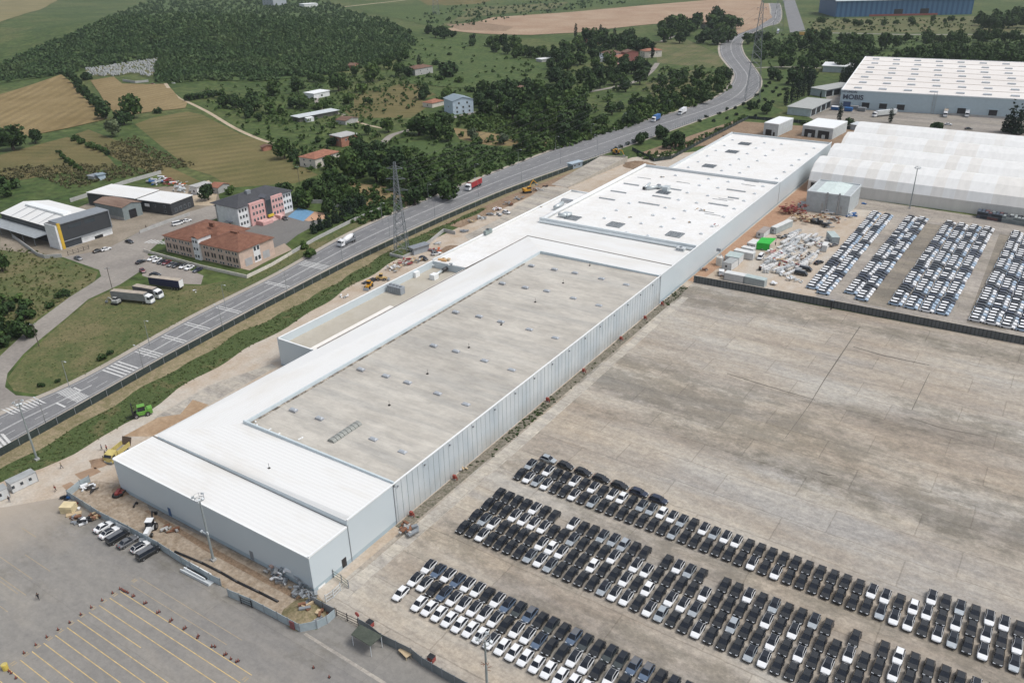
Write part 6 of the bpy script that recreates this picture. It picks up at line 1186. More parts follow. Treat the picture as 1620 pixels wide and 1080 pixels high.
for x in (-1.15, 1.15):
    for y in (-.5, .5): MB().box(x - .05, y - .05, 0, x + .05, y + .05, .75).build('leg', TM, o)

# fences, walls, hoarding
M_MESH = patchy('fence_mesh_green', [(.3, (.030, .042, .040)), (.7, (.048, .062, .058))], .3, fine=(2, .2), rough=.8)
wall_run('mesh_fence', 'dark green screened fence running beside the main road', 'fence', [(x, y, 0) for x, y in FENCE], 2.2, .06, M_MESH, None, 5.0, M_GREY)
wall_run('mesh_fence', 'dark green fence from the ramp gate round the far side of the site', 'fence', [S(1000, 238), S(1035, 256), S(1062, 252), S(1110, 226), S(1184, 188), S(1290, 197), S(1345, 205)], 2.0, .06, M_MESH, None, 5, M_GREY)
wall_run('bar_fence', 'dark bar fence along the road above the concrete ramp', 'fence', [S(918, 263), S(950, 247), S(992, 231), S(1050, 210), S(1120, 184)], 2.0, .05, M_GREY, None, 3, M_GREY, rails=True)
def ribwall():
    m, n, l, b = _new('dark_ribbed_sheet'); w = n.new('ShaderNodeTexWave'); w.bands_direction = 'X'; w.inputs['Scale'].default_value = .314 / 1.15; l.new(pos_node(n, l), w.inputs['Vector'])
    c = ramp_node(n, l, w.outputs['Fac'], [(.1, (.060, .066, .068)), (.5, (.10, .108, .112))]); c = mix_node(n, l, 1.0, c, ramp_node(n, l, noise_node(n, l, pos_node(n, l), .4, 5, .6), [(.3, (.75,) * 3), (.7, (1.2,) * 3)]), 'MULTIPLY'); l.new(c, b.inputs['Base Color']); b.inputs['Roughness'].default_value = .7; bump_to(n, l, b, w.outputs['Fac'], .6, .2); return m
M_RIB = ribwall(); M_RIB2 = plain('fence_sheet_grey', (.15, .17, .18), .6, var=.15)
wall_run('lot_wall', 'long dark ribbed wall between empty concrete and the storage lot', 'wall', [(-103.2, 276.6, 0), (-60, 279, 0), (5, 280.6, 0), (60, 283.5, 0), (150, 288, 0)], 2.7, .3, M_RIB, M_APRON)
p = S(1315, 489); o = thing('gate_post', 'dark post with a lamp on the long ribbed wall', 'post', (p.x, p.y - .4, 0)); MB().box(-.2, -.2, 0, .2, .2, 3.4).build('post', M_BLACK, o); MB().box(-.5, -.3, 3.4, .5, .3, 3.6).build('lamp', M_GREY, o)
wall_run('corrugated_fence', 'grey corrugated fence beside the shelter and the white car rows', 'fence', [S(569, 991), S(585, 1000), S(604, 1015), S(651, 1038), S(668, 1052), S(700, 1071), S(740, 1093)], 2.1, .08, M_RIB2, None, 2.4, M_GREY)
wall_run('corrugated_fence', 'short dark fence from the warehouse corner to the bar gate', 'fence', [S(493, 955), S(531, 975)], 2.2, .1, M_GREY, None, 2.5, M_BLACK)
wall_run('bar_gate', 'black sliding bar gate between hoarding and shelter', 'gate', [S(533, 973.5), S(567, 990)], 1.8, .1, M_BLACK, None, 2.4, M_BLACK, rails=True)
wall_run('mesh_gate', 'green wire mesh barrier standing beside the warehouse corner', 'barrier', [S(528, 913), S(541, 921), S(552, 930)], 2.0, .04, plain('wire_green', (.10, .14, .11), .6), None, 3, M_GREY, rails=True); wall_run('mesh_gate', 'pale wire mesh barrier near the short dark fence', 'barrier', [S(516, 953), S(528, 945), S(539, 934)], 2.0, .04, M_COPING, None, 3, M_COPING, rails=True)
M_HOARD = patchy('hoarding_sheet', [(.3, (.30, .36, .385)), (.7, (.40, .455, .475))], .3, fine=(1, .08), rough=.6)
wall_run('hoarding', 'pale blue-grey hoarding in front of the warehouse with a bent corner', 'hoarding', [S(143, 762), S(128, 770), S(108, 786), S(160, 819), S(205, 842), S(253, 868), S(288, 891), S(333, 918), S(350, 926)], 1.9, .08, M_HOARD, None, 3, M_GREY)
wall_run('hoarding', 'pale blue-grey hoarding curving to the bar gate', 'hoarding', [S(362, 943), S(398, 958), S(440, 980), S(475, 999), S(502, 994), S(518, 986), S(531, 975)], 2.0, .08, M_HOARD, None, 3, M_GREY)
wall_run('leaning_frame', 'dark steel frame leaning on the end of the hoarding', 'frame', [S(382, 954), S(399, 961)], 1.7, .05, M_BLACK, None, 2, M_BLACK, rails=True)
wall_run('hoarding_gate', 'red door panel fixed on the curved hoarding', 'gate', [S(460, 993), S(466, 996)], 1.9, .16, plain('panel_red', (.24, .08, .08), .6))
wall_run('retaining_wall', 'grey retaining wall between the grass bank and the site yard', 'wall', [S(657, 400), S(680, 385), S(702, 367), S(720, 371)], 1.6, .3, W_GREY)
# banner on the hoarding
o = thing('banner', 'white banner with lines of small dark lettering on the hoarding', 'banner', S(190, 836)); rz, L = frame(S(186, 833.5), S(208, 844.5)); o.location = S(186, 834.3); o.rotation_euler = (0, 0, rz); MB().box(0, -.12, .35, L, -.08, 1.7).build('sheet', plain('banner_white', (.55, .58, .59), .6), o)
b = MB()
for z in (.6, .95, 1.3):
    x = .4
    while x < L - .5: w_ = RNG.uniform(.2, .6); b.box(x, -.135, z, x + w_, -.121, z + .16); x += w_ + .15
b.build('lettering', M_GREY, o)
# concrete ramp
A_, B_, C_, D_ = S(872, 292, .1), S(898, 297, .1), S(992, 250, 2.4), S(950, 247, 2.4); o = thing('concrete_ramp', 'long concrete ramp with side walls rising toward the road gate', 'ramp', (A_.x, A_.y, 0)); r0 = Vector((A_.x, A_.y, 0)); rel = [v - r0 for v in (A_, B_, C_, D_)]; bot = [Vector((v.x, v.y, 0)) for v in rel]
MB().raw(bot + rel, [(4, 5, 6, 7), (0, 1, 5, 4), (1, 2, 6, 5), (2, 3, 7, 6), (3, 0, 4, 7)]).build('deck', M_APRON, o)
for a, b2_, c_ in ((1, 2, 'side_wall'), (3, 2, 'end_wall')):
    d = (rel[b2_] - rel[a]); nrm = Vector((d.y, -d.x, 0)).normalized() * .35
    if a == 3: nrm = -nrm
    q_ = [bot[a], bot[b2_], bot[b2_] + nrm, bot[a] + nrm]; t_ = [rel[a] + Vector((0, 0, .5)), rel[b2_] + Vector((0, 0, .9)), rel[b2_] + nrm + Vector((0, 0, .9)), rel[a] + nrm + Vector((0, 0, .5))]
    MB().raw(q_ + t_, [(4, 5, 6, 7), (0, 1, 5, 4), (1, 2, 6, 5), (2, 3, 7, 6), (3, 0, 4, 7)]).build(c_, plain('ramp_wall', (.40, .37, .32), .9, var=.15), o)

# masts, street lamps, poles, pylons
def lamp_post(px, side, label, h=9.0):
    p = S(*px); o = thing('street_lamp', label, 'street lamp', (p.x, p.y, 0), 0, 'street lamps along the main road'); MB().tube((0, 0, 0), (0, 0, h), .11, .06).build('pole', M_STEEL, o); MB().tube((0, 0, h), (side * 1.6, 0, h + .25), .05).build('arm', M_STEEL, o); MB().obox((side * 1.9, 0, h + .25), (.8, .3, .14)).build('lamp_head', M_COPING, o)
marks = ['near the zebra crossing, fence side', 'opposite the grass triangle, fence side', 'opposite the parked lorries, fence side', 'opposite the red-roofed building, fence side', 'beside the mixer truck, fence side', 'beside the big pylon, fence side', 'just past the big pylon, fence side', 'beside the red truck, fence side', 'past the red truck, fence side', 'facing the tan strip field, fence side', 'beside the ramp gatehouse, fence side']
for px, mk_ in zip([(75, 677), (228.7, 590.5), (353, 523), (455, 466), (542, 413), (617, 375), (688, 343), (757, 311), (825, 287), (887, 259), (945, 238)], marks): lamp_post(px, -1, 'slim grey street lamp ' + mk_)
for px, mk_ in zip([(110, 613), (237, 546), (357, 487), (605, 351), (678, 320), (752, 286), (820, 262), (879, 240), (935, 219), (985, 201), (1055, 180)], ['at the tip of the grass triangle', 'beside the grass triangle', 'below the parked lorries', 'in front of the dark conifers', 'ahead of the red truck', 'above the red truck', 'below the green crop field', 'by the lone round tree, verge side', 'below the big grove', 'opposite the blue lorry', 'opposite the white lorry']): lamp_post(px, 1, 'slim grey street lamp ' + mk_)
def mast(base, h, label):
    o = thing('floodlight_mast', label, 'floodlight mast', (base[0], base[1], 0)); MB().tube((0, 0, 0), (0, 0, h), .30, .15, 8).build('pole', plain('mast_grey', (.25, .28, .28), .5), o); b = MB(); n_ = 10
    ring = [(1.0 * math.cos(2 * math.pi * i / n_), 1.0 * math.sin(2 * math.pi * i / n_), h - .2) for i in range(n_)]; b.path(ring + [ring[0]], .06); b.path([(x, y, z + .9) for x, y, z in ring + [ring[0]]], .04)
    for x, y, z in ring[::2]: b.tube((x, y, z), (x, y, z + .9), .035); b.tube((0, 0, h - .6), (x, y, z), .04)
    b.build('crown_ring', M_STEEL, o); MB().box(-.5, -.5, 0, .5, .5, .5).build('base', W_GREY, o)
    for i in range(0, n_, 3): x, y, z = ring[i]; MB().obox((x * 1.25, y * 1.25, z + .5), (.5, .5, .4), math.atan2(y, x), 0, .4).build('floodlight', M_COPING, o)
    return o
mast(S(58.9, 727), 16.8, 'grey floodlight mast on the grass bank near the road crossing'); o = mast(S(338, 886), 16.5, 'grey floodlight mast in front of the warehouse facade with a white camera bracket'); MB().obox((-.7, -.3, 7.5), (1.4, .2, .2)).obox((-1.3, -.4, 7.6), (.4, .5, .4)).obox((.4, -.2, 7.7), (.5, .2, .6)).build('camera_bracket', M_COPING, o); mast(S(1439, 330), 19, 'tall floodlight mast in front of the arched tents'); q_ = S(767, 1012, 17); o = mast((q_.x, q_.y), 17, 'rusty pole mast standing between white cars and the corrugated fence')
b = MB()
for i in range(8): a = i * .8; b.tube((0, 0, 10.4 + .25 * i), (math.cos(a) * .9, math.sin(a) * .9, 10.6 + .25 * i), .05)
b.build('antenna_bracket', M_RUST, o)
for px, h, lab in (((190, 547 / 1.0), 9, 'wooden utility pole at the bend of the access road'), ((179, 462), 10, 'utility pole with crossarm beside the grey lorry'), ((62, 548), 8.5, 'bare utility pole at the mouth of the access road'), ((474, 292), 10, 'utility pole between the school and the striped pasture')):
    if px[0] == 190: continue
    p = S(*px); o = thing('utility_pole', lab, 'utility pole', (p.x, p.y, 0)); MB().tube((0, 0, 0), (0, 0, h), .14, .1).build('pole', plain('pole_wood', (.10, .085, .07), .9), o); MB().obox((0, 0, h - .4), (2.0, .12, .12), .8).build('crossarm', M_GREY, o)
    for s in (-.7, 0, .7): MB().tube((s * math.cos(.8), s * math.sin(.8), h - .3), (s * math.cos(.8), s * math.sin(.8), h), .06).build('insulator', M_COPING, o)
def pylon(base, h, w, label, rz=.6, tone=None):
    o = thing('power_pylon', label, 'pylon', (base[0], base[1], 0), rz); b = MB(); n_ = 14
    def hw(t): return w / 2 * (1 - t) ** 1.35 * .86 + w * .07
    lv = [(h * (1 - (1 - i / n_) ** 1.25), hw(i / n_)) for i in range(n_ + 1)]
    for (z0, a0), (z1, a1) in zip(lv, lv[1:]):
        c0_ = [(-a0, -a0, z0), (a0, -a0, z0), (a0, a0, z0), (-a0, a0, z0)]; c1_ = [(-a1, -a1, z1), (a1, -a1, z1), (a1, a1, z1), (-a1, a1, z1)]
        for i in range(4): j = (i + 1) % 4; b.tube(c0_[i], c1_[i], .13, n=4); b.tube(c0_[i], c1_[j], .075, n=4); b.tube(c0_[j], c1_[i], .075, n=4); b.tube(c1_[i], c1_[j], .06, n=4)
    b.build('lattice_tower', tone or M_STEEL, o)
    for z, L in ((h * .70, 4.6), (h * .82, 4.0), (h * .93, 3.2)):
        c = MB()
        for s in (-1, 1):
            for y in (-.5, .5): c.tube((0, y, z), (s * L, 0, z + .2), .08, n=4)
            c.tube((0, 0, z + 1.4), (s * L, 0, z + .25), .07, n=4)
        k = c.build('crossarm', tone or M_STEEL, o)
        for s in (-1, 1): MB().tube((s * L, 0, z + .2), (s * L, 0, z - 1.3), .09, n=5).build('insulator', M_BLACK, k)
    return o
M_PYL = plain('pylon_steel', (.20, .22, .235), .5, .5, .1)
pylon(S(636, 401), 38.5, 5.6, 'tall grey lattice pylon between the road fence and the site hut', .5, M_PYL); o = thing('pylon_footing', 'square concrete footing box under the big lattice pylon', 'footing', S(636, 403)); MB().box(-3.6, -3.6, 0, 3.6, 3.6, 1.2).build('block', W_GREY, o); MB().box(-3.2, -3.2, 1.2, 3.2, 3.2, 1.22).build('soil_top', M_BANK, o)
pylon(S(1190, 158), 70, 11, 'very tall lattice pylon beside the S-bend of the road', .4, M_PYL); pylon(S(1230, 50), 80, 13, 'lattice pylon standing between the two far roads', .3, M_PYL); pylon(S(690, 20) if False else T(690, 24), 60, 11, 'distant lattice pylon on the meadow near the bare earth field', .5, M_PYL)
# overhead lines between the pylons
pa, pb, pc_ = S(636, 401), S(1190, 158), S(1230, 50)
for i, (a, za, c, zc) in enumerate([(pa, 27, pb, 50), (pa, 31.5, pb, 58), (pa, 36, pb, 66), (pb, 50, pc_, 58), (pb, 58, pc_, 66)]):
    for s in (-1, 1):
        sx = Vector((.85, .5, 0)) * 4.2 * s; pts = []
        for k in range(15): t = k / 14; q_ = a.lerp(c, t); pts.append((q_.x + sx.x, q_.y + sx.y, za + (zc - za) * t - 14 * 4 * t * (1 - t) * .5))
        b = MB().path(pts, .05, 4); o = b.build('power_line', M_BLACK); tag(o, 'thin sagging overhead line between the lattice pylons', 'power line', 'overhead lines')

# cones, bins, small site things
b = MB(); cone_parts = None
def cone(px, label):
    global cone_parts
    p = S(*px)
    if cone_parts is None:
        cone_parts = [('body', MB().tube((0, 0, .05), (0, 0, .9), .22, .06, 10).mesh('cone_body', plain('cone_red', (.23, .07, .05), .6))), ('stripe', MB().tube((0, 0, .42), (0, 0, .62), .145, .105, 10).mesh('cone_stripe', P_WHITE)), ('base', MB().box(-.34, -.34, 0, .34, .34, .07).mesh('cone_base', M_BLACK))]
    o = thing('traffic_cone', label, 'traffic cone', (p.x, p.y, .022), RNG.uniform(0, 3), 'traffic cones on the bay lines'); o.scale = (.7, .7, .8)
    for nme, me in cone_parts: child(nme, me, o)
cl = lambda x, y: (x / 4.05, 820 + y / 4.05)
for i, (x, y) in enumerate([(155, 862), (230, 810), (300, 760), (373, 713), (447, 667), (518, 616), (585, 570), (655, 525), (722, 478)]): cone(cl(x, y), f'red cone with white band, {nth(i + 1)} from the yellow bin along the bay heads')
for i, (x, y) in enumerate([(770, 452), (785, 458), (795, 466), (806, 470), (820, 476)]): cone(cl(x, y), f'red cone in the corner cluster, {nth(i + 1)} from the bay heads')
for i, (x, y) in enumerate([(850, 500), (860, 496), (925, 545), (938, 540), (1008, 605), (1022, 598), (1090, 660), (1102, 650), (1178, 708), (1190, 700), (1265, 765), (1272, 752), (1358, 820), (1378, 822), (1438, 875), (1450, 868), (1480, 900), (1515, 918), (1528, 912)]): cone(cl(x, y), f'red cone with white band, {nth(i + 1)} along the yellow line toward the shelter')
for i, (x, y) in enumerate([(58, 978), (72, 990), (103, 1022)]): cone(cl(x, y), f'red cone beside the yellow bin, {nth(i + 1)} from it')
for i, (x, y) in enumerate([(496, 1056), (521, 1071)]): cone((x, y), f'red cone on the bay line below the shelter, {nth(i + 1)} from the hoarding')
p = S(*cl(38, 965)); o = thing('yellow_bin', 'yellow drum bin at the heads of the parking bays', 'bin', p); MB().tube((0, 0, 0), (0, 0, 1.3), .5, .55, 14).build('drum', plain('bin_yellow', (.60, .47, .10), .5), o); MB().tube((0, 0, 1.3), (0, 0, 1.36), .45, n=14).build('lid', V_YEL2, o)
for i, px in enumerate([(651, 816), (719, 758), (866, 635), (923, 589), (982, 538), (1020, 505), (1047, 483)]):
    p = S(*px); RDK = plain('hydrant_red', (.26, .05, .035), .6); o = thing('hydrant_cabinet', f'red fire hydrant cabinet at the corrugated wall, {nth(i + 1)} from the white facade', 'hydrant', (p.x, p.y, 0), RNG.uniform(-.3, .3), 'red hydrants along the wall'); MB().box(-.38, -.28, .3, .38, .28, 1.3).build('cabinet', RDK, o); MB().tube((.7, 0, 0), (.7, 0, 1.0), .13, n=8).build('standpipe', RDK, o); MB().box(-.4, -.25, 0, .4, .25, .3).build('base', W_GREY, o)
for px, lab in (((567, 985), 'red round sign on a pole by the bar gate'),): p = S(*px); o = thing('warning_sign', lab, 'sign', (p.x, p.y, 0)); MB().tube((0, 0, 0), (0, 0, 2.2), .05).build('pole', M_GREY, o); MB().tube((0, .0, 2.3), (.0, -.06, 2.3), .55, n=16).build('disc', plain('sign_red', (.55, .12, .10), .5), o)
for px, lab in (((586, 990), 'red box bin behind the shelter fence'), ((683, 1045), 'red box by the corrugated fence near the rusty mast')): p = S(*px); o = thing('red_bin', lab, 'bin', (p.x, p.y, 0)); MB().box(-.6, -.5, .1, .6, .5, 1.2).build('box', RD, o); MB().box(-.65, -.55, 1.2, .65, .55, 1.28).build('lid', M_BLACK, o)
def stack(label, px, n, sz, mat, rz=0, name='pallet_stack', cat='stack'):
    p = S(*px); o = thing(name, label, cat, (p.x, p.y, .02), rz)
    for i in range(n): MB().obox((RNG.uniform(-.05, .05), RNG.uniform(-.05, .05), sz[2] * (i + .5)), (sz[0], sz[1], sz[2] * .86), RNG.uniform(-.04, .04)).build('board' if name != 'pallet_stack' else 'pallet', mat, o)
stack('stack of pale yellow insulation boards in front of the parked cars', (110, 808), 6, (3.0, 2.4, .32), plain('board_cream', (.62, .52, .32), .8), .5, 'board_stack'); stack('loose heap of pale planks beside the board stack', (117, 814), 2, (3.2, 1.2, .2), TM, .9, 'board_stack')
clutter('scrap_heap', 'grey scrap metal heap beside the board stack', 'heap', 121, 822, .02, [M_STEEL, M_GREY, M_RUST], 12, .9, 1.3); clutter('scrap_heap', 'white and black scrap heap, second from the boards', 'heap', 133, 826, .02, [P_WHITE, M_BLACK, M_STEEL], 12, .9, 1.2); clutter('timber_heap', 'brown timber heap against the hoarding', 'heap', 151, 818, .02, [TM, M_RUST, CT], 14, .9, 1.4)
clutter('barrel_group', 'blue drums and bags at the bent hoarding corner', 'drums', 107, 788, .02, [V_BLUE, M_BLACK], 8, .9, 1.0); clutter('barrel_group', 'dark red drum pile at the bent hoarding corner', 'drums', 120, 796, .02, [plain('drum_red', (.25, .02, .03), .5)], 6, .9, .8); clutter('white_crate', 'white box lying by the hoarding near the boards', 'box', 122, 804, .02, [P_WHITE], 2, 1.0, .3)
for (a, c_, lab, mat) in (((291, 900), (336, 923), 'long white trough lying along the hoarding', M_COPING), ((297, 897), (330, 915), 'thin white beam lying behind the white trough', M_TRIM), ((503, 932), (519, 918), 'white and pink plank leaning by the warehouse corner', M_TRIM)):
    p0, p1 = S(*a), S(*c_); rz, L = frame(p0, p1); o = thing('concrete_trough', lab, 'beam', (p0.x, p0.y, .02), rz); MB().box(0, -.9 if 'trough' in lab else -.15, 0, L, -.7 if 'trough' in lab else .15, .7).box(0, .7, 0, L, .9, .7).box(0, -.7, 0, L, .7, .15).build('body', mat, o) if 'trough' in lab else MB().box(0, -.2, 0, L, .2, .5).build('body', mat, o)
p = [S(276.7, 872, .15), S(320, 890, .15), S(350, 905, .15), S(376, 920, .15), S(410, 936, .15), S(440, 951, .15)]; o = MB().path(p, .28, 6).build('black_pipe', M_BLACK, None, True); tag(o, 'long black pipe lying along the trench in front of the warehouse', 'pipe')
for a, c_, lab in (((585, 446), (599, 437), 'bundle of black pipes on the dirt by the loaders'), ((572, 449), (590, 440), 'second black pipe bundle nearest the grass bank')): p0, p1 = S(*a), S(*c_); b = MB(); [b.tube(p0 + Vector((i * .35, 0, .2)), p1 + Vector((i * .35, 0, .2)), .17, n=6) for i in range(5)]; o = b.build('pipe_bundle', M_BLACK); tag(o, lab, 'pipes')
def soil_heap(label, px, r, h, mat, seed=0):
    p = S(*px); g_ = np.random.default_rng(seed + int(px[0])); b = MB(); nr, na = 6, 18; v = [(0, 0, h)]
    for i in range(1, nr + 1):
        for k in range(na): a = 2 * math.pi * k / na; rr_ = r * i / nr * (1 + g_.uniform(-.16, .16)); v.append((rr_ * math.cos(a), rr_ * math.sin(a), max(-.05, h * math.cos(min(1, i / nr) * math.pi / 2) * (1 + g_.uniform(-.25, .25))) if i < nr else -.05))
    f = [(0, 1 + k, 1 + (k + 1) % na) for k in range(na)]
    for i in range(nr - 1):
        for k in range(na): a = 1 + i * na; f.append((a + k, a + na + k, a + na + (k + 1) % na, a + (k + 1) % na))
    o = b.raw(v, f).build('soil_heap', mat, None, True); o.location = p; tag(o, label, 'soil heap')
soil_heap('sandy soil heap inside the curved hoarding', (483, 970), 4.6, 1.0, M_VDIRT); soil_heap('orange sand heap in front of the dump truck', (160, 732), 2.5, .8, M_QEDGE); soil_heap('brown earth mound among the rubble behind the pipes', (196, 775), 3.0, .7, M_SOIL)
soil_heap('reddish earth heap beside the yard near the road bank', (716, 395), 5, 1.3, M_SOIL); soil_heap('dark earth heap beside the small white block building', (1190, 220), 9, 2.2, M_SOIL); soil_heap('long earth heap between the two white block buildings', (1256, 222), 8, 1.8, M_SOIL); soil_heap('earth heap behind the far hall roof edge', (1165, 216), 9, 1.6, M_SOIL); soil_heap('earth bank behind the concrete ramp wall', (1010, 262), 9, 2.0, M_SOIL)
for px, cols, lab, n_, sp in [((545, 470), [P_WHITE, W_GREY], 'white plastic scraps on the yard edge near the annex corner', 7, 1.5), ((622, 427), [W_GREY, TM, P_WHITE], 'pale planks and sheets on the dirt beside the terrace', 16, 2.6), ((632, 420), [TM, RD, W_GREY], 'mixed planks heap close to the black pipes', 14, 2.2), ((647, 416), [RD, W_GREY, TM], 'reddish rubble heap below the pylon footing', 14, 2.4), ((658, 413), [W_GREY, TM, CT], 'grey rubble heap beside the pylon footing', 14, 2.2), ((692, 386), [W_GREY, W_GREY, M_COPING], 'flat grey concrete slabs stacked in the yard', 6, 1.5), ((693, 396), [plain('orange_part', (.55, .13, .04), .6), W_GREY], 'orange machine parts beside the white car', 8, 1.4), ((683, 397), [RD, M_GREY], 'dark red scrap next to the orange parts', 8, 1.2), ((735, 367), [M_GREY, M_STEEL], 'grey cylinders beside the annex parapet', 7, 1.2), ((748, 352), [M_STEEL, TM], 'steel offcuts on the concrete near the retaining wall', 9, 1.8), ((762, 347), [W_GREY, M_COPING], 'pale slabs at the foot of the soil bank', 12, 2.2), ((776, 340), [M_STEEL, M_GREY], 'grey cage pallet group on the narrow concrete yard', 10, 1.6), ((790, 341), [M_GREY, P_WHITE], 'grey trailer platform with boxes on the narrow yard', 9, 1.6), ((788, 332), [plain('pink_pack', (.50, .30, .28), .8), P_WHITE], 'pink and white packs beside the white car', 10, 1.6), ((805, 324), [M_RUST, W_GREY], 'rusty scrap row at the soil bank foot', 14, 2.2), ((820, 315), [M_GREY, W_GREY], 'grey scrap row next to the orange excavator', 12, 2.2), ((850, 301), [M_RUST, W_GREY], 'rusty beams between excavator and ramp', 9, 2.0), ((862, 295), [M_DARK, M_RUST], 'dark scrap at the low end of the ramp', 7, 1.4),
        ((457, 915), [M_STEEL, M_GREY, P_WHITE], 'shredded metal scraps under the facade, close to the corner', 26, 2.6), ((440, 905), [W_GREY, plain('insulation_pink', (.50, .36, .31), .9), M_STEEL], 'pinkish insulation scraps under the facade door', 16, 2.0), ((484, 940), [M_GREY, M_STEEL], 'dark steel scrap at the warehouse corner', 18, 2.2), ((193, 780), [M_BLACK, RD], 'black tyre-like scrap heap at the facade end', 8, 1.0), ((140, 775), [M_DARK, P_WHITE], 'dark litter behind the bent hoarding', 10, 1.8), ((270, 838), [M_RUST, W_GREY], 'broken concrete bits beside the trench', 8, 1.2), ((497, 968), [M_RUST, M_GREY, TM], 'timber scraps along the short dark fence', 14, 2.2), ((645, 840), [M_RUST, W_GREY, M_GREY], 'rubble at the joint of white and corrugated walls', 14, 1.8), ((736, 741), [TM, W_GREY], 'boards leaning at the corrugated wall among weeds', 5, 1.2)]:
    clutter('material_heap', lab, 'heap', px[0], px[1], .03, cols, int(n_ * 1.4), 1.0, sp * 1.15)
p = S(215, 800); o = thing('motorbike', 'dark motorbike parked in front of the blue door', 'motorbike', (p.x, p.y, .02), rad(20)); [MB().tube((-.06, y, .32), (.06, y, .32), .32, n=14).build('wheel', M_TYRE, o) for y in (-.65, .65)]; MB().loft([[(-.1, -.5, .55), (.1, -.5, .55), (.1, -.4, .85), (-.1, -.4, .85)], [(-.12, .6, .5), (.12, .6, .5), (.12, .6, .8), (-.12, .6, .8)]]).build('frame', M_BLACK, o); MB().box(-.35, -.55, .98, .35, -.48, 1.03).build('handlebar', M_GREY, o); MB().box(-.13, 0, .8, .13, .6, .9).build('seat', M_BLACK, o)
p = S(186, 784); o = MB(); [o.tube((.55 * math.cos(a), .55 * math.sin(a), .25), (.55 * math.cos(a + .42), .55 * math.sin(a + .42), .25), .22, n=8) for a in [i * 2 * math.pi / 15 for i in range(15)]]; o = o.build('tyre', M_TYRE, None, True); o.location = p; o.scale = (1.6, 1.6, 1.4); tag(o, 'big black tyre lying near the warehouse facade end', 'tyre')

# material yard
P_PANEL = [plain('bundle_white', (.62, .62, .61), .5, var=.08), plain('bundle_grey', (.40, .42, .43), .5, var=.1), plain('bundle_cream', (.55, .50, .43), .6, var=.1), plain('bundle_black', (.06, .06, .065), .6)]
ga = np.random.default_rng(5); tones = ['long white panel bundle in the material yard', 'grey panel bundle in the material yard', 'cream panel bundle in the material yard']
for k in range(104):
    u, v = ga.random(), ga.random(); x = 1202 + u * 66 + v * 52; y = 428 - v * 58 + u * 8
    t = int(ga.choice([0, 0, 0, 1, 1, 2])); p = S(x, y); L = ga.uniform(4, 10.5); o = thing('panel_bundle', tones[t], 'panel bundle', (p.x, p.y, .03), ga.normal(1.42, .10) + (ga.random() < .08) * 1.2, 'panel bundles in the material yard: ' + tones[t].split()[0])
    w_ = ga.uniform(.9, 1.4); h_ = ga.uniform(.4, 1.3); MB().box(-L / 2, -w_ / 2, .12, L / 2, w_ / 2, .12 + h_).build('stack', P_PANEL[t], o); [MB().box(xx - .1, -w_ / 2 - .02, 0, xx + .1, w_ / 2 + .02, .14 + h_).build('strap', P_PANEL[3], o) for xx in (-L * .36, 0, L * .36)]
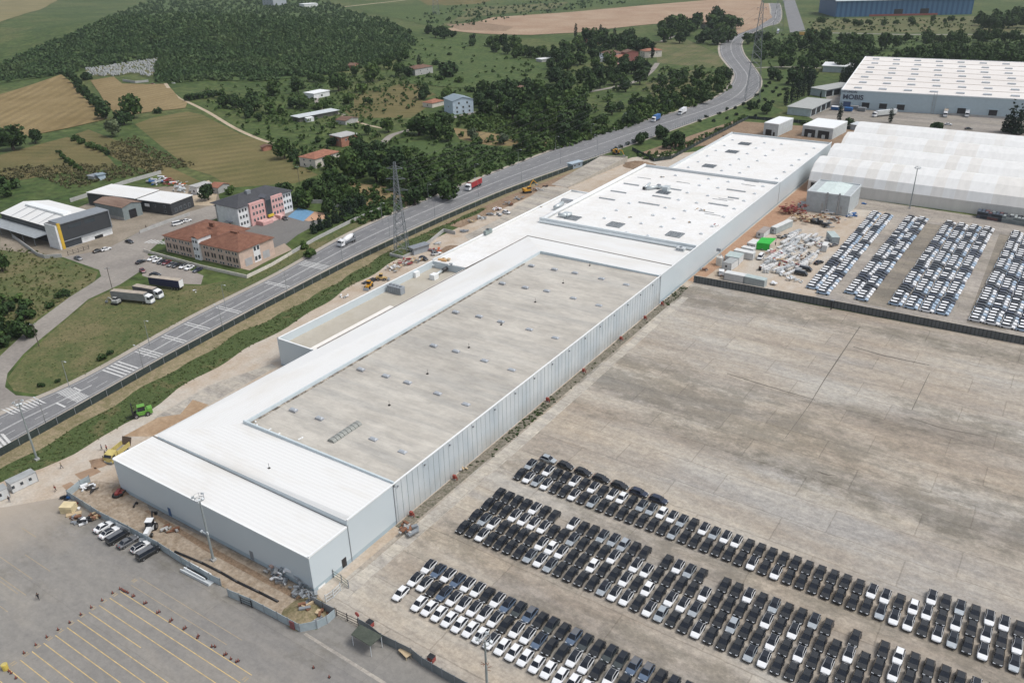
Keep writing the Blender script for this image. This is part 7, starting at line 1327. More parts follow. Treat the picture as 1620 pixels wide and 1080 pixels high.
for px, cols, lab, n_, sp, sz in [((1225, 403), [RD, P_WHITE, P_WHITE, plain('pink_pack', (.5, .3, .28), .8)], 'heap of red and white packs at the minibus side of the bundles', 26, 3.2, 1.0), ((1222, 415), [P_WHITE, CT, W_GREY, RD], 'white foam and carton heap, next to the black drum', 26, 3.4, 1.0), ((1252, 422), [P_WHITE, RD, W_GREY], 'crumpled white and red sheeting in front of the black vans', 24, 3.0, 1.0), ((1295, 388), [RD, P_WHITE], 'orange-red packs beside the white box hut', 16, 2.2, .9), ((1240, 376), [M_GREY, M_BLACK, W_GREY], 'dark crates and fittings near the green canopy', 18, 2.6, .9), ((1270, 412), [P_WHITE, M_RUST], 'torn wrapping between the panel bundles', 22, 3.0, .9), ((1258, 396), [P_WHITE, W_GREY, M_RUST], 'broken panels amid the bundles, middle of the yard', 22, 3.0, .9), ((1285, 404), [W_GREY, P_WHITE, M_BLACK], 'mixed offcuts on the car side of the bundles', 20, 2.8, .9), ((1256, 338), [RD, RD, M_RUST], 'tangled red scaffold parts in front of the plant building', 60, 5.0, 1.1), ((1247, 336), [RD, M_RUST, RD], 'second tangle of red scaffold parts toward the warehouse', 40, 3.6, 1.0), ((1266, 350), [M_RUST, TM, CT], 'rusty brown steel beams in the material yard', 26, 4.5, 1.2), ((1278, 345), [M_RUST, TM], 'brown timber beams beside the rusty steel', 22, 4.5, 1.2), ((1295, 353), [M_BLACK, M_BLACK, M_GREY], 'black plastic rolls between timber and panels', 14, 2.6, 1.5), ((1308, 358), [M_BLACK, M_STEEL], 'black and steel boxes near the grey container', 14, 2.4, 1.4), ((1310, 346), [M_RUST, CT, W_GREY], 'brown rubble strip in front of the flatbed pickup', 26, 4.5, 1.0), ((1325, 350), [M_RUST, W_GREY], 'brown scrap near the corner of the car files', 22, 4.0, 1.0), ((1350, 341), [V_BLUE, V_BLUE, P_WHITE], 'blue tarpaulin-covered boxes at the plant building corner', 12, 1.8, 1.3), ((1342, 343), [V_BLUE, M_COPING], 'blue and white sacks near the car files', 10, 1.5, 1.1), ((1367, 323), [V_BLUE], 'blue bin against the tent side of the plant building', 4, .6, 1.4), ((1223, 449), [P_WHITE, P_WHITE], 'white sheeted heap beside the grey-green container', 8, 1.2, 1.5), ((1219, 459), [W_GREY, C_G], 'grey box at the dark wall beside the white sheeted heap', 3, .5, 1.6), ((1228, 432), [P_WHITE, M_COPING], 'thin white profiles laid in front of the bundles', 14, 3.2, 1.2), ((1258, 444), [P_WHITE, M_COPING], 'thin pale profiles by the first far car file', 14, 3.0, 1.2), ((1202, 394), [M_GREY, M_STEEL], 'steel cylinders beside the green canopy', 8, 1.5, .9), ((1145, 437), [M_GREY, M_RUST], 'scrap around the crane truck', 10, 1.6, .8), ((1115, 428), [M_STEEL, W_GREY, M_RUST], 'dark scrap in the corner by the white wall', 12, 1.8, .8)]:
    clutter('material_heap', lab, 'heap', px[0], px[1], .03, cols, n_, sz, sp)
p = S(1202, 428); o = thing('black_drum', 'single black drum standing in the open material yard', 'drum', p); MB().tube((0, 0, 0), (0, 0, 1.6), .55, n=12).build('drum', M_BLACK, o); MB().tube((0, 0, 1.6), (0, 0, 1.66), .45, n=12).build('lid', M_RUST, o)
cr = [plain('crate_' + n_, c) for n_, c in (('black', (.03, .035, .045)), ('slate', (.07, .09, .12)), ('rust', (.13, .06, .06)), ('grey', (.17, .20, .205)), ('pale', (.30, .33, .33)))]
a, c_ = S(1548, 344), S(1640, 360)
for r_ in range(2):
    for i in range(17):
        for lv in range(2):
            if lv == 1 and r_ == 1 and i % 5 == 3: continue
            t = i / 16; p = a.lerp(c_, t) + Vector((0, r_ * 2.6, 0)); ci = int(RNG.choice([0, 0, 1, 2])) if i < 7 else int(RNG.choice([3, 3, 4]))
            o = thing('crate', f"{'dark' if i < 7 else 'grey'} storage crate, {nth(i + 1)} from the mast, {'upper' if lv else 'lower'} tier of the {'tent-side' if r_ else 'car-side'} row", 'crate', (p.x, p.y, .02 + lv * 1.55), RNG.uniform(-.03, .03), 'storage crates beside the tents'); MB().box(-.85, -1.1, .1, .85, 1.1, 1.35).build('box', cr[ci], o); MB().box(-.9, -1.15, 1.35, .9, 1.15, 1.48).build('lid', cr[(ci + 1) % 5], o); MB().box(-.88, -1.13, 0, .88, 1.13, .1).build('base', cr[(ci + 1) % 5], o)
# dock yard bins, estate scrap, graveyard stones
for px, lab, cols in (((1321, 174), 'blue skip with white lid at the dock corner', [V_BLUE, V_BLUE, P_WHITE]), ((1342, 176), 'blue skip second from the dock corner', [V_BLUE]), ((1363, 176), 'grey skip between the dock doors', [M_GREY]), ((1352, 173), 'low grey trailer load beside the blue skips', [M_GREY, W_GREY]), ((1314, 150), 'blue skip by the open-sided sheds', [V_BLUE])):
    p = S(*px); o = thing('skip', lab, 'skip', (p.x, p.y, .02)); MB().loft([[(x, -1.4, .2), (x, 1.4, .2), (x, 2.0, 2.4), (x, -2.0, 2.4)] for x in (-2.6, 2.6)]).build('body', cols[0], o); MB().box(-2.65, -2.05, 2.4, 2.65, 2.05, 2.55).build('rim', cols[-1], o)
for i, (px, cols, lab) in enumerate([((245, 289), [V_BLUE, P_WHITE, W_GREY], 'blue and white scrap at the wall end behind the black hall'), ((258, 287), [P_WHITE, M_COPING, RD], 'pale scrap heap behind the black hall'), ((268, 291), [plain('drum_red', (.25, .02, .03), .5), M_RUST], 'long dark red scrap row behind the black hall'), ((282, 294), [plain('orange_part', (.55, .13, .04), .6), P_WHITE, W_GREY], 'orange and white scrap behind the black hall'), ((290, 303), [W_GREY, M_COPING], 'grey scrap beside the small white block building'), ((308, 461), [P_WHITE, W_GREY], 'white litter beside the navy trailer')]): clutter('scrap_heap', lab, 'heap', px[0], px[1], .03, cols, 18 if i < 5 else 4, 1.6 if i < 5 else .7, 5 if i < 5 else 1.2)
st = MB(); gq = np.random.default_rng(3)
def in_poly(x, y, P):
    c = False; n_ = len(P)
    for i in range(n_):
        (x0, y0), (x1, y1) = P[i], P[(i + 1) % n_]
        if (y0 > y) != (y1 > y) and x < (x1 - x0) * (y - y0) / (y1 - y0) + x0: c = not c
    return c
GR = [(135, 111), (190, 103), (249, 94), (245, 115), (235, 124), (215, 116), (190, 120), (160, 122), (138, 121)]
sheet('graveyard', [T(*p) for p in GR], M_VERGE, .03)
gg = [(x, y) for x, y in zip(gq.uniform(132, 252, 1500), gq.uniform(92, 126, 1500)) if in_poly(x, y, GR)]
for x, y in gg[:520]: p = T(x, y); st.obox(p + Vector((0, 0, .9)), (gq.uniform(1.0, 2.0), gq.uniform(.6, 1.2), gq.uniform(1.0, 1.9)), gq.uniform(-.3, .3))
o = st.build('gravestones', plain('gravestone', (.42, .43, .43), .7, var=.2)); tag(o, 'hundreds of small pale gravestones at the foot of the wooded hill', 'gravestones', None, 'stuff')
wall_run('graveyard_wall', 'pale wall at the lower edge of the graveyard', 'wall', [T(195, 130), T(215, 133), T(235, 131)], 2.0, .4, W_GREY, z=T(195, 130).z)

# people
def person_mesh(walk=0.0, arms=.15):
    me = bpy.data.meshes.new('p'); J = {'pel': (0, 0, .95, .15), 'sp': (0, 0, 1.2, .14), 'ch': (0, -.01, 1.42, .16), 'nk': (0, -.02, 1.55, .06), 'hd': (0, -.03, 1.66, .10), 'hd2': (0, -.03, 1.76, .085)}
    V = []; E = []; R_ = []; ix = {}
    def add(k, x, y, z, r, par=None): ix[k] = len(V); V.append((x, y, z)); R_.append(r); E.append((ix[par], ix[k])) if par else None
    par = None
    for k, (x, y, z, r) in J.items(): add(k, x, y, z, r, par); par = k
    for s, nm in ((-1, 'l'), (1, 'r')):
        w = walk * s
        add('hip' + nm, s * .10, 0, .90, .10, 'pel'); add('kn' + nm, s * .11, -w * .22, .50, .065, 'hip' + nm); add('an' + nm, s * .11, -w * .30 + (.12 if w < 0 else 0), .09, .045, 'kn' + nm); add('toe' + nm, s * .12, -w * .30 - .16 + (.12 if w < 0 else 0), .04, .035, 'an' + nm)
        add('sh' + nm, s * .19, 0, 1.44, .065, 'ch'); add('el' + nm, s * (.22 + arms * .3), w * .12, 1.16, .045, 'sh' + nm); add('wr' + nm, s * (.22 + arms * .35), w * .2 - .08, .93, .032, 'el' + nm); add('hn' + nm, s * (.22 + arms * .35), w * .22 - .11, .84, .036, 'wr' + nm)
    me.from_pydata(V, E, []); ob = bpy.data.objects.new('p', me); COL.objects.link(ob); ob.modifiers.new('s', 'SKIN'); 
    for i, r in enumerate(R_): me.skin_vertices[0].data[i].radius = (r, r)
    me.skin_vertices[0].data[0].use_root = True; ob.modifiers.new('u', 'SUBSURF').levels = 1
    out = bpy.data.meshes.new_from_object(ob.evaluated_get(bpy.context.evaluated_depsgraph_get())); bpy.data.objects.remove(ob); return out
SKIN = plain('skin', (.42, .25, .17), .6, var=0)
def person(px, rz, shirt, trousers, label, walk=.8):
    me = person_mesh(walk); p = S(*px); o = bpy.data.objects.new('person', me); COL.objects.link(o); o.location = (p.x, p.y, .04); o.rotation_euler = (0, 0, rz); tag(o, label, 'person')
    for m in (SKIN, shirt, trousers, M_BLACK): me.materials.append(m)
    for f in me.polygons: z = f.center.z; x = abs(f.center.x); f.material_index = 3 if z < .1 else 2 if z < .98 and not (x > .2) else 1 if z < 1.5 and z > .98 else 0
    me.polygons.foreach_set('use_smooth', [True] * len(me.polygons)); b = MB(); b.loft([[(.105 * math.cos(t * math.pi / 4) * k, -.02 + .11 * math.sin(t * math.pi / 4) * k, z) for t in range(8)] for k, z in ((1.0, 1.70), (1.02, 1.76), (.8, 1.83), (.3, 1.86))]); b.build('hair', plain('hair', (.02, .015, .012), .7), o)
C_DK = plain('cloth_black', (.018, .018, .022), .8); C_NV = plain('cloth_navy', (.03, .04, .08), .8); C_GY = plain('cloth_grey', (.22, .23, .25), .8); C_RD = plain('cloth_red', (.22, .04, .03), .8); C_OL = plain('cloth_khaki', (.20, .18, .12), .8)
person((61.5, 948), rad(60), C_DK, C_DK, 'person in black walking alone across the asphalt lot'); person((161.5, 712), rad(120), C_GY, C_DK, 'person in grey top standing nearest the bank by the dump truck', .2); person((169.5, 712.5), rad(-60), C_RD, C_DK, 'person in dark red top standing by the dump truck', .2); person((168, 722), rad(30), C_DK, C_DK, 'person in black in front of the two others by the dump truck', .4); person((98, 741), rad(-50), C_OL, C_NV, 'person in khaki striding along the dirt road'); person((88.5, 777), rad(10), C_RD, C_DK, 'person in dark clothes walking near the hoarding corner'); person((15.5, 794), rad(70), C_DK, C_NV, 'person standing beside the white site cabin', .3); person((1226.5, 389), rad(0), C_DK, C_DK, 'person in dark clothes beside the green canopy', .3); person((231.5, 362), rad(0), C_DK, C_DK, 'person in dark clothes in front of the rust-roofed shed', .4)
# ------------------------------------------------------------------ trees and scrub
def leaf_mat(name, lo, mid, hi, scale=.35):
    m, n, l, b = _new(name)
    oi = n.new('ShaderNodeObjectInfo'); c = ramp_node(n, l, noise_node(n, l, pos_node(n, l), scale, 3, .6), [(.30, lo), (.5, mid), (.72, hi)])
    c = mix_node(n, l, 1.0, c, ramp_node(n, l, oi.outputs['Random'], [(0, (.72, .78, .75)), (.5, (1, 1, 1)), (1, (1.28, 1.2, 1.05))]), 'MULTIPLY')
    l.new(c, b.inputs['Base Color']); b.inputs['Roughness'].default_value = .75; b.inputs['Specular IOR Level'].default_value = .2
    return m
L_TREE = leaf_mat('leaves_green', (.028, .058, .015), (.046, .084, .022), (.076, .118, .034)); L_DARK = leaf_mat('leaves_dark', (.019, .041, .014), (.031, .060, .019), (.050, .085, .028)); L_PALE = leaf_mat('leaves_grey', (.055, .080, .045), (.085, .115, .065), (.12, .145, .09)); L_CYP = leaf_mat('leaves_cypress', (.010, .022, .013), (.016, .032, .018), (.026, .044, .024)); L_RED = leaf_mat('leaves_rust', (.05, .035, .022), (.08, .05, .03), (.10, .075, .04))
L_FOREST = leaf_mat('leaves_forest', (.030, .062, .026), (.044, .082, .034), (.066, .104, .046), .03); L_SCRUB = leaf_mat('leaves_scrub', (.032, .066, .017), (.056, .098, .025), (.095, .135, .040), .10); L_DRY = leaf_mat('leaves_dry', (.085, .095, .040), (.125, .115, .055), (.165, .14, .075), .12); L_TUFT = leaf_mat('leaves_tuft', (.060, .088, .028), (.095, .118, .040), (.155, .145, .065), .2)
M_BARK = plain('bark', (.055, .042, .032), .9, var=.2)
def crown_geo(g, kind, n, leaf):
    """unit crown (radius 1, centred on the origin): leaf-clump quads over uneven lobes"""
    if kind == 'round':
        k = int(g.integers(7, 12)); c = g.normal(0, 1, (k, 3)); c /= np.linalg.norm(c, axis=1)[:, None]; c *= g.uniform(.35, .68, (k, 1)); c[:, 2] *= .85; r = g.uniform(.30, .52, k); c[0] = 0; r[0] = .6
    elif kind == 'bush': k = 7; a = g.uniform(0, 6.28, k); c = np.stack([np.cos(a) * g.uniform(.2, .7, k), np.sin(a) * g.uniform(.2, .7, k), g.uniform(-.35, .25, k)], 1); r = g.uniform(.3, .5, k)
    elif kind == 'column': k = 9; z = np.linspace(-1.6, 1.9, k); c = np.stack([g.normal(0, .06, k), g.normal(0, .06, k), z], 1); r = np.clip(.55 * np.sqrt(np.clip(1 - ((z + .25) / 2.3) ** 2, .05, 1)), .12, .6)
    else: k = 10; z = np.linspace(-1.3, 1.9, k); c = np.stack([g.normal(0, .08, k), g.normal(0, .08, k), z], 1); r = np.linspace(.95, .12, k) * g.uniform(.85, 1.1, k)
    w = r ** 2 / (r ** 2).sum(); li = g.choice(k, n, p=w); d = g.normal(0, 1, (n, 3)); d /= np.linalg.norm(d, axis=1)[:, None]
    rad_ = r[li][:, None] * g.uniform(.72, 1.06, (n, 1)); flat = np.array([1, 1, .9 if kind in ('round', 'bush') else 1.0 if kind == 'column' else .35])
    p = c[li] + d * rad_ * flat; nr = d + g.normal(0, .55, (n, 3)); nr /= np.linalg.norm(nr, axis=1)[:, None]
    t = np.cross(nr, g.normal(0, 1, (n, 3))); t /= np.linalg.norm(t, axis=1)[:, None]; b = np.cross(nr, t); s = leaf * g.uniform(.6, 1.3, (n, 1))
    V = np.stack([p - t * s - b * s * .7, p + t * s - b * s * .7, p + t * s * .8 + b * s * .7, p - t * s * .8 + b * s * .7], 1).reshape(-1, 3)
    return V
def quads_mesh(name, V, mat):
    n = len(V) // 4; me = bpy.data.meshes.new(name); me.vertices.add(len(V)); me.vertices.foreach_set('co', V.astype(np.float32).ravel()); me.loops.add(4 * n); me.loops.foreach_set('vertex_index', np.arange(4 * n, dtype=np.int32))
    me.polygons.add(n); me.polygons.foreach_set('loop_start', np.arange(0, 4 * n, 4, dtype=np.int32)); me.materials.append(mat); me.update(); me.validate(); return me
GT = np.random.default_rng(21); PROTO = {}
def trunk_mesh(kind):
    b = MB(); hh = 1.0
    if kind == 'round':
        b.tube((0, 0, -1.25), (.02, 0, -.35), .10, .07); 
        for k in range(5): a = k * 1.26 + .4; b.tube((.02, 0, -.45 + k * .05), (math.cos(a) * .45, math.sin(a) * .45, .05 + .06 * k), .05, .02, 5)
    elif kind == 'bush': b.tube((0, 0, -.75), (0, 0, -.2), .07, .05); b.tube((0, 0, -.4), (.3, .1, .1), .04, .02, 5); b.tube((0, 0, -.4), (-.25, .2, .1), .04, .02, 5)
    else: b.tube((0, 0, -2.15 if kind == 'column' else -1.75), (0, 0, 1.2), .10, .02)
    return b.mesh('trunk', M_BARK)
for kind, nv, n, lf in (('round', 9, 620, .115), ('bush', 5, 260, .15), ('column', 4, 520, .10), ('fir', 3, 520, .12)):
    PROTO[kind] = [crown_geo(GT, kind, n, lf) for _ in range(nv)]
MESHC = {}
def tree(px, r, kind, mat, label, group=None, name='tree'):
    x, y = px; base = T(x, y + r * .9); d = (base - Vector((0, 0, CAM_H))).length; R = r * d / 1305.7 * 1.04
    i = int(GT.integers(len(PROTO[kind]))); key = (kind, i, mat.name)
    if key not in MESHC: MESHC[key] = (quads_mesh('crown', PROTO[kind][i], mat), trunk_mesh(kind))
    cz = {'round': .92, 'bush': .62, 'column': 2.05, 'fir': 1.6}[kind]; R *= 1.06; sc = R if kind in ('round', 'bush') else R * .62 if kind == 'column' else R * .7
    o = thing(name, label, 'tree' if name != 'shrub' else 'shrub', (base.x, base.y, base.z + 0), GT.uniform(0, 6.28), group); o.scale = (sc, sc, sc * GT.uniform(.9, 1.12))
    for nme, me in (('crown', MESHC[key][0]), ('trunk', MESHC[key][1])): c = child(nme, me, o, (0, 0, cz))
    return o
def row_of(items, kind, mat, fmt, group, name='tree'):
    for i, (x, y, r) in enumerate(items): tree((x, y), r, kind, mat, fmt.format(n=nth(i + 1)), group, name)
FAR = []
def grove(poly, n, rr, mats, label, group, kinds=('round',), mind=.8, far=False):
    xs_ = [p[0] for p in poly]; ys_ = [p[1] for p in poly]; got = []; tries = 0
    while len(got) < n and tries < n * 60:
        tries += 1; x, y = GT.uniform(min(xs_), max(xs_)), GT.uniform(min(ys_), max(ys_))
        if not in_poly(x, y, poly): continue
        r = GT.uniform(*rr)
        if any((x - a) ** 2 + ((y - b) * 1.5) ** 2 < (mind * (r + c) * .7) ** 2 for a, b, c in got): continue
        got.append((x, y, r))
    for x, y, r in sorted(got, key=lambda q: q[1]):
        if far:
            base = T(x, y + r * .9); R = r * (base - Vector((0, 0, CAM_H))).length / 1305.7 * 1.04; P_ = PROTO[str(GT.choice(kinds))]; FAR.append(P_[int(GT.integers(len(P_)))] * R + np.array([base.x, base.y, base.z + R])); continue
        tree((x, y), r, str(GT.choice(kinds)), mats[int(GT.integers(len(mats)))], label, group)
# single trees and rows one can point at
for x, y, r, k, m_, lab in [(22, 219, 21, 'round', L_DARK, 'big dark round tree at the lower edge of the mown hayfield'), (57, 219, 9, 'round', L_DARK, 'small dark tree right beside the big round one at the hayfield'), (168, 177, 12, 'round', L_DARK, 'dark tree at the hayfield corner, end of the field hedge'), (197, 186, 13, 'round', L_DARK, 'dark spreading tree below the small hayfield, the lower of the pair'), (212, 173, 15, 'round', L_TREE, 'taller dark tree below the small hayfield'), (250, 174, 6, 'bush', L_DARK, 'small round shrub at the edge of the small hayfield'), (179, 206, 12, 'round', L_PALE, 'grey-green olive-like tree in the rough grass'), (95, 240, 4, 'bush', L_DARK, 'tiny dark shrub at the head of the pasture hedge'), (171, 241, 5, 'bush', L_DARK, 'tiny dark shrub at the tail of the pasture hedge'),
    (13, 286, 15, 'bush', L_TREE, 'wide green bush at the picture edge above the works'), (8, 303, 10, 'bush', L_TREE, 'lower green bush at the picture edge above the works'), (433, 140, 12, 'round', L_TREE, 'round tree next to the white shed, field side'), (472, 139, 10, 'round', L_DARK, 'dark tree touching the white shed'), (480, 161, 12, 'round', L_DARK, 'dark tree above the cattle shed'), (464, 163, 9, 'round', L_DARK, 'second dark tree above the cattle shed'), (500, 165, 9, 'bush', L_TREE, 'bushy tree at the end of the cattle shed'), (437, 167, 13, 'bush', L_SCRUB, 'light green thicket tree below the white shed'), (516, 162, 9, 'bush', L_SCRUB, 'light bush on the lane by the cattle shed'), (536, 134, 12, 'round', L_TREE, 'round tree at the lane end above the white shed'), (451, 238, 15, 'round', L_TREE, 'round tree above the white two-storey house'), (466, 246, 9, 'round', L_DARK, 'small dark tree hugging the white two-storey house'), (523, 259, 11, 'round', L_TREE, 'tree at the corner of the white two-storey house'), (524, 284, 16, 'round', L_TREE, 'tall pale-leaved tree beyond the white two-storey house'), (503, 220, 6, 'bush', L_DARK, 'dark bush above the white two-storey house'), (526, 223, 9, 'round', L_DARK, 'dark tree beside the brick house'),
    (330, 305, 13, 'round', L_DARK, 'round dark tree between black hall and school'), (364, 300, 8, 'bush', L_TREE, 'light tree above the school roof'), (590, 117, 14, 'round', L_TREE, 'big round tree on the meadow near the small brick cottage'), (630, 111, 11, 'round', L_TREE, 'tree on one side of the grey-walled meadow house'), (646, 115, 9, 'round', L_DARK, 'dark tree in front of the grey-walled meadow house'), (664, 108, 10, 'column', L_CYP, 'single dark cypress at the grey-walled meadow house'), (574, 137, 10, 'bush', L_SCRUB, 'bright bush below the big meadow tree'), (547, 134, 8, 'round', L_TREE, 'small tree at the lower meadow lane'), (552, 155, 10, 'bush', L_SCRUB, 'pale green bush on the lower meadow'), (584, 158, 8, 'bush', L_TREE, 'low bush on the lower meadow'), (748, 57, 6, 'bush', L_DARK, 'small dark shrub high on the meadow, upper one'), (747, 67, 7, 'round', L_DARK, 'small dark tree high on the meadow, lower one'), (710, 85, 4, 'bush', L_DARK, 'lone tiny shrub in the middle of the meadow'), (688, 98, 6, 'bush', L_DARK, 'shrub at the tip of the meadow thicket'), (713, 108, 15, 'bush', L_DARK, 'wide dark thicket on the meadow'), (700, 101, 11, 'bush', L_DARK, 'middle dark thicket on the meadow'), (697, 121, 7, 'bush', L_TREE, 'bush below the meadow thicket'), (727, 124, 8, 'bush', L_TREE, 'second bush below the meadow thicket'), (671, 147, 11, 'round', L_DARK, 'dark tree above the orange-roofed cottage'), (706, 147, 11, 'round', L_TREE, 'tree above the pale blue house'), (744, 138, 8, 'bush', L_DARK, 'dark bush above the grove by the beige house'), (702, 186, 14, 'round', L_DARK, 'dark tree in front of the pale blue house'), (663, 197, 19, 'round', L_TREE, 'large tree of the roadside clump, lane end'), (688, 203, 18, 'round', L_TREE, 'large tree of the roadside clump, middle'), (708, 211, 14, 'round', L_TREE, 'large tree of the roadside clump, crop field end'), (615, 198, 12, 'round', L_TREE, 'round tree at the lane below the brick house'), (583, 207, 7, 'round', L_DARK, 'small tree on the dry plot below the brick house'), (567, 227, 14, 'round', L_TREE, 'tree beside the lane bend below the brick house'), (747, 213, 9, 'round', L_PALE, 'grey-leaved slender tree at the tan strip field'), (797, 220, 9, 'round', L_PALE, 'second grey-leaved tree at the tan strip field'), (758, 221, 7, 'bush', L_TREE, 'low bush between the grey-leaved trees'), (817, 230, 7, 'bush', L_DARK, 'dark bush close to the lone round tree'), (836, 226, 16, 'round', L_TREE, 'lone big round tree beside the main road'),
    (997, 187, 13, 'round', L_DARK, 'dark tree at the roadside opposite the blue lorry'), (1014, 218, 11, 'round', L_DARK, 'dark spreading tree on the lawn by the ramp'), (1046, 209, 11, 'round', L_DARK, 'round dark tree in the middle of the roadside lawn'), (1069, 220, 15, 'round', L_DARK, 'biggest dark tree on the roadside lawn'), (1054, 227, 9, 'round', L_DARK, 'smaller tree leaning on the biggest lawn tree'), (925, 247, 4, 'bush', L_CYP, 'small dark shrub by the bar fence at the ramp'), (1183, 62, 9, 'round', L_DARK, 'round tree inside the road bend, upper'), (1196, 58, 9, 'round', L_DARK, 'tree beside the blue lorry at the far pylon'), (1213, 63, 8, 'round', L_DARK, 'third tree inside the road bend'), (1153, 119, 8, 'round', L_DARK, 'dark tree at the outer edge of the road bend'), (1137, 114, 9, 'round', L_DARK, 'second dark tree at the outer edge of the road bend'), (1223, 117, 10, 'round', L_DARK, 'round tree on the saplings lawn by the bend'), (1233, 123, 6, 'bush', L_DARK, 'bush beside the round tree on the saplings lawn'), (1258, 122, 14, 'round', L_DARK, 'big oak-like tree above the poplar row'), (1279, 119, 13, 'round', L_DARK, 'second big tree above the poplar row'), (1213, 171, 10, 'round', L_DARK, 'dark tree near the earth heaps by the site fence'), (1190, 163, 9, 'bush', L_DARK, 'bush at the foot of the very tall pylon'), (1327, 184, 9, 'column', L_CYP, 'single green cypress at the dock yard fence'), (1408, 187, 8, 'column', L_CYP, 'second green cypress in front of the white semi-trailer'), (1341, 191, 8, 'bush', L_DARK, 'round bush next to the cypress at the dock yard fence'), (1481, 198, 10, 'bush', L_DARK, 'wide dark bush behind the tents'), (1596, 196, 15, 'fir', L_CYP, 'dark fir tree behind the tents'), (1607, 200, 13, 'fir', L_CYP, 'second fir tree behind the tents'), (1279, 147, 6, 'column', L_CYP, 'slim shrub at the front of the upper open shed'), (1298, 152, 4, 'column', L_CYP, 'tiny conical shrub at the upper open shed'),
    (4, 418, 12, 'round', L_DARK, 'dark tree on the bank at the picture edge'), (100, 461, 9, 'bush', L_DARK, 'dark bush on the scrubby bank near the access road'), (80, 480, 7, 'bush', L_TREE, 'low bush on the scrubby bank, near the lane'), (163, 562, 7, 'bush', L_DARK, 'small bush on the grass triangle'), (174, 556, 5, 'bush', L_DARK, 'twin small bush on the grass triangle'), (65, 607, 5, 'bush', L_DARK, 'dark bush at the tip of the grass triangle'), (91, 601, 4, 'bush', L_DARK, 'second dark bush at the tip of the grass triangle'), (490, 396, 12, 'bush', L_TREE, 'leafy bush below the school wall beside the road'), (482, 385, 8, 'bush', L_TREE, 'round shrub at the corner of the school court'), (657, 312, 14, 'round', L_DARK, 'dark tree just beyond the lattice pylon at the road'), (135, 120, 8, 'bush', L_DARK, 'tree at the top of the field hedge')]:
    None if 'ramp' in lab and r == 4 else tree((x, y), r, k, m_, lab, None, 'shrub' if k == 'bush' else {'column': 'cypress', 'fir': 'fir_tree'}.get(k, 'tree'))
row_of([(110, 120, 6), (118, 126, 7), (125, 134, 7), (131, 142, 7), (138, 149, 7), (145, 156, 7), (152, 162, 8), (158, 168, 8)], 'round', L_DARK, 'dark tree in the hedge between the two hayfields, {n} from the wooded hill', 'hedge between the hayfields')
row_of([(100, 247, 5), (107, 252, 6), (114, 257, 6), (121, 262, 5), (128, 266, 5)], 'bush', L_TREE, 'low hedge bush in the dry pasture, {n} from its dark tip', 'hedge in the dry pasture', 'shrub')
row_of([(120, 217, 6), (130, 222, 6), (141, 227, 7), (152, 231, 7), (162, 235, 6)], 'bush', L_TREE, 'hedge bush between the two dry pastures, {n} from the hayfield', 'hedge between dry pastures', 'shrub')
row_of([(300, 152, 8), (312, 150, 8), (325, 148, 8), (338, 146, 8), (351, 148, 8)], 'bush', L_DARK, 'dark hedge tree below the graveyard, {n} from the dirt track', 'dark hedge below the graveyard')
row_of([(358, 160, 11), (374, 162, 10), (388, 168, 10), (403, 165, 12), (400, 153, 10), (395, 178, 9), (410, 186, 7)], 'round', L_DARK, 'dark tree of the clump between track and white shed, {n} from the track', 'tree clump beside the track')
row_of([(497, 361, 9), (508, 355, 10), (519, 349, 11), (531, 343, 11), (543, 337, 10), (554, 332, 10), (564, 327, 9), (575, 322, 9)], 'fir', L_CYP, 'dark conifer in the line along the school wall, {n} from the court', 'conifers along the school wall', 'conifer')
row_of([(551, 318, 7), (560, 322, 7)], 'fir', L_RED, 'rust-brown dying conifer behind the dark line, {n} from the school', 'rust-brown conifers', 'conifer')
row_of([(1243, 158, 10), (1252, 154, 10), (1261, 148, 11), (1270, 143, 11), (1278, 136, 11), (1284, 129, 10)], 'column', L_CYP, 'tall dark poplar behind the grey-roofed sheds, {n} from the site fence', 'poplars behind the sheds', 'poplar')
row_of([(1330, 129, 10), (1336, 125, 10), (1342, 121, 10), (1347, 116, 10), (1352, 112, 9)], 'column', L_CYP, 'dark cypress along the distribution warehouse, {n} from the dock corner', 'cypresses along the warehouse', 'cypress')
row_of([(968, 237, 3), (974, 234, 4), (981, 230, 4), (994, 226, 4), (1004, 222, 4), (1014, 218, 3)], 'bush', L_CYP, 'small dark hedge shrub at the ramp gate, {n} along the bar fence', 'shrubs at the bar fence', 'shrub')
i = 0
for x, y in [(1106, 190), (1118, 183), (1130, 190), (1137, 178), (1150, 186), (1150, 172), (1163, 170), (1165, 180), (1176, 164), (1186, 172), (1196, 150), (1206, 143), (1212, 135), (1218, 130), (1223, 144), (1228, 138), (1232, 150), (1240, 140), (1246, 130), (1255, 143), (1260, 133), (1200, 160), (1210, 157), (1222, 160), (1195, 182)]: i += 1; tree((x, y), 3.2, 'bush', L_CYP, f'young dark sapling on the lawn inside the road bend, {nth(i)} from the main road', 'saplings on the lawn', 'sapling')
for x, y, lab in [(430, 300, 0)]: pass
grove([(440, 306), (470, 290), (530, 280), (560, 290), (575, 315), (540, 330), (500, 322), (470, 318)], 16, (10, 16), [L_TREE, L_DARK], 'green leafy tree in the dense belt behind the school', 'tree belt behind the school')
grove([(540, 262), (565, 235), (600, 232), (640, 240), (690, 262), (716, 270), (712, 300), (680, 310), (660, 290), (600, 280)], 24, (13, 20), [L_TREE, L_TREE, L_DARK], 'broad green tree in the roadside wood beside the lattice pylon', 'roadside wood at the pylon')
grove([(755, 152), (780, 138), (830, 132), (860, 140), (900, 140), (930, 165), (930, 200), (890, 212), (850, 195), (800, 178), (760, 170)], 42, (11, 19), [L_TREE, L_DARK, L_DARK], 'broad dark tree in the big grove below the village', 'big grove below the village')
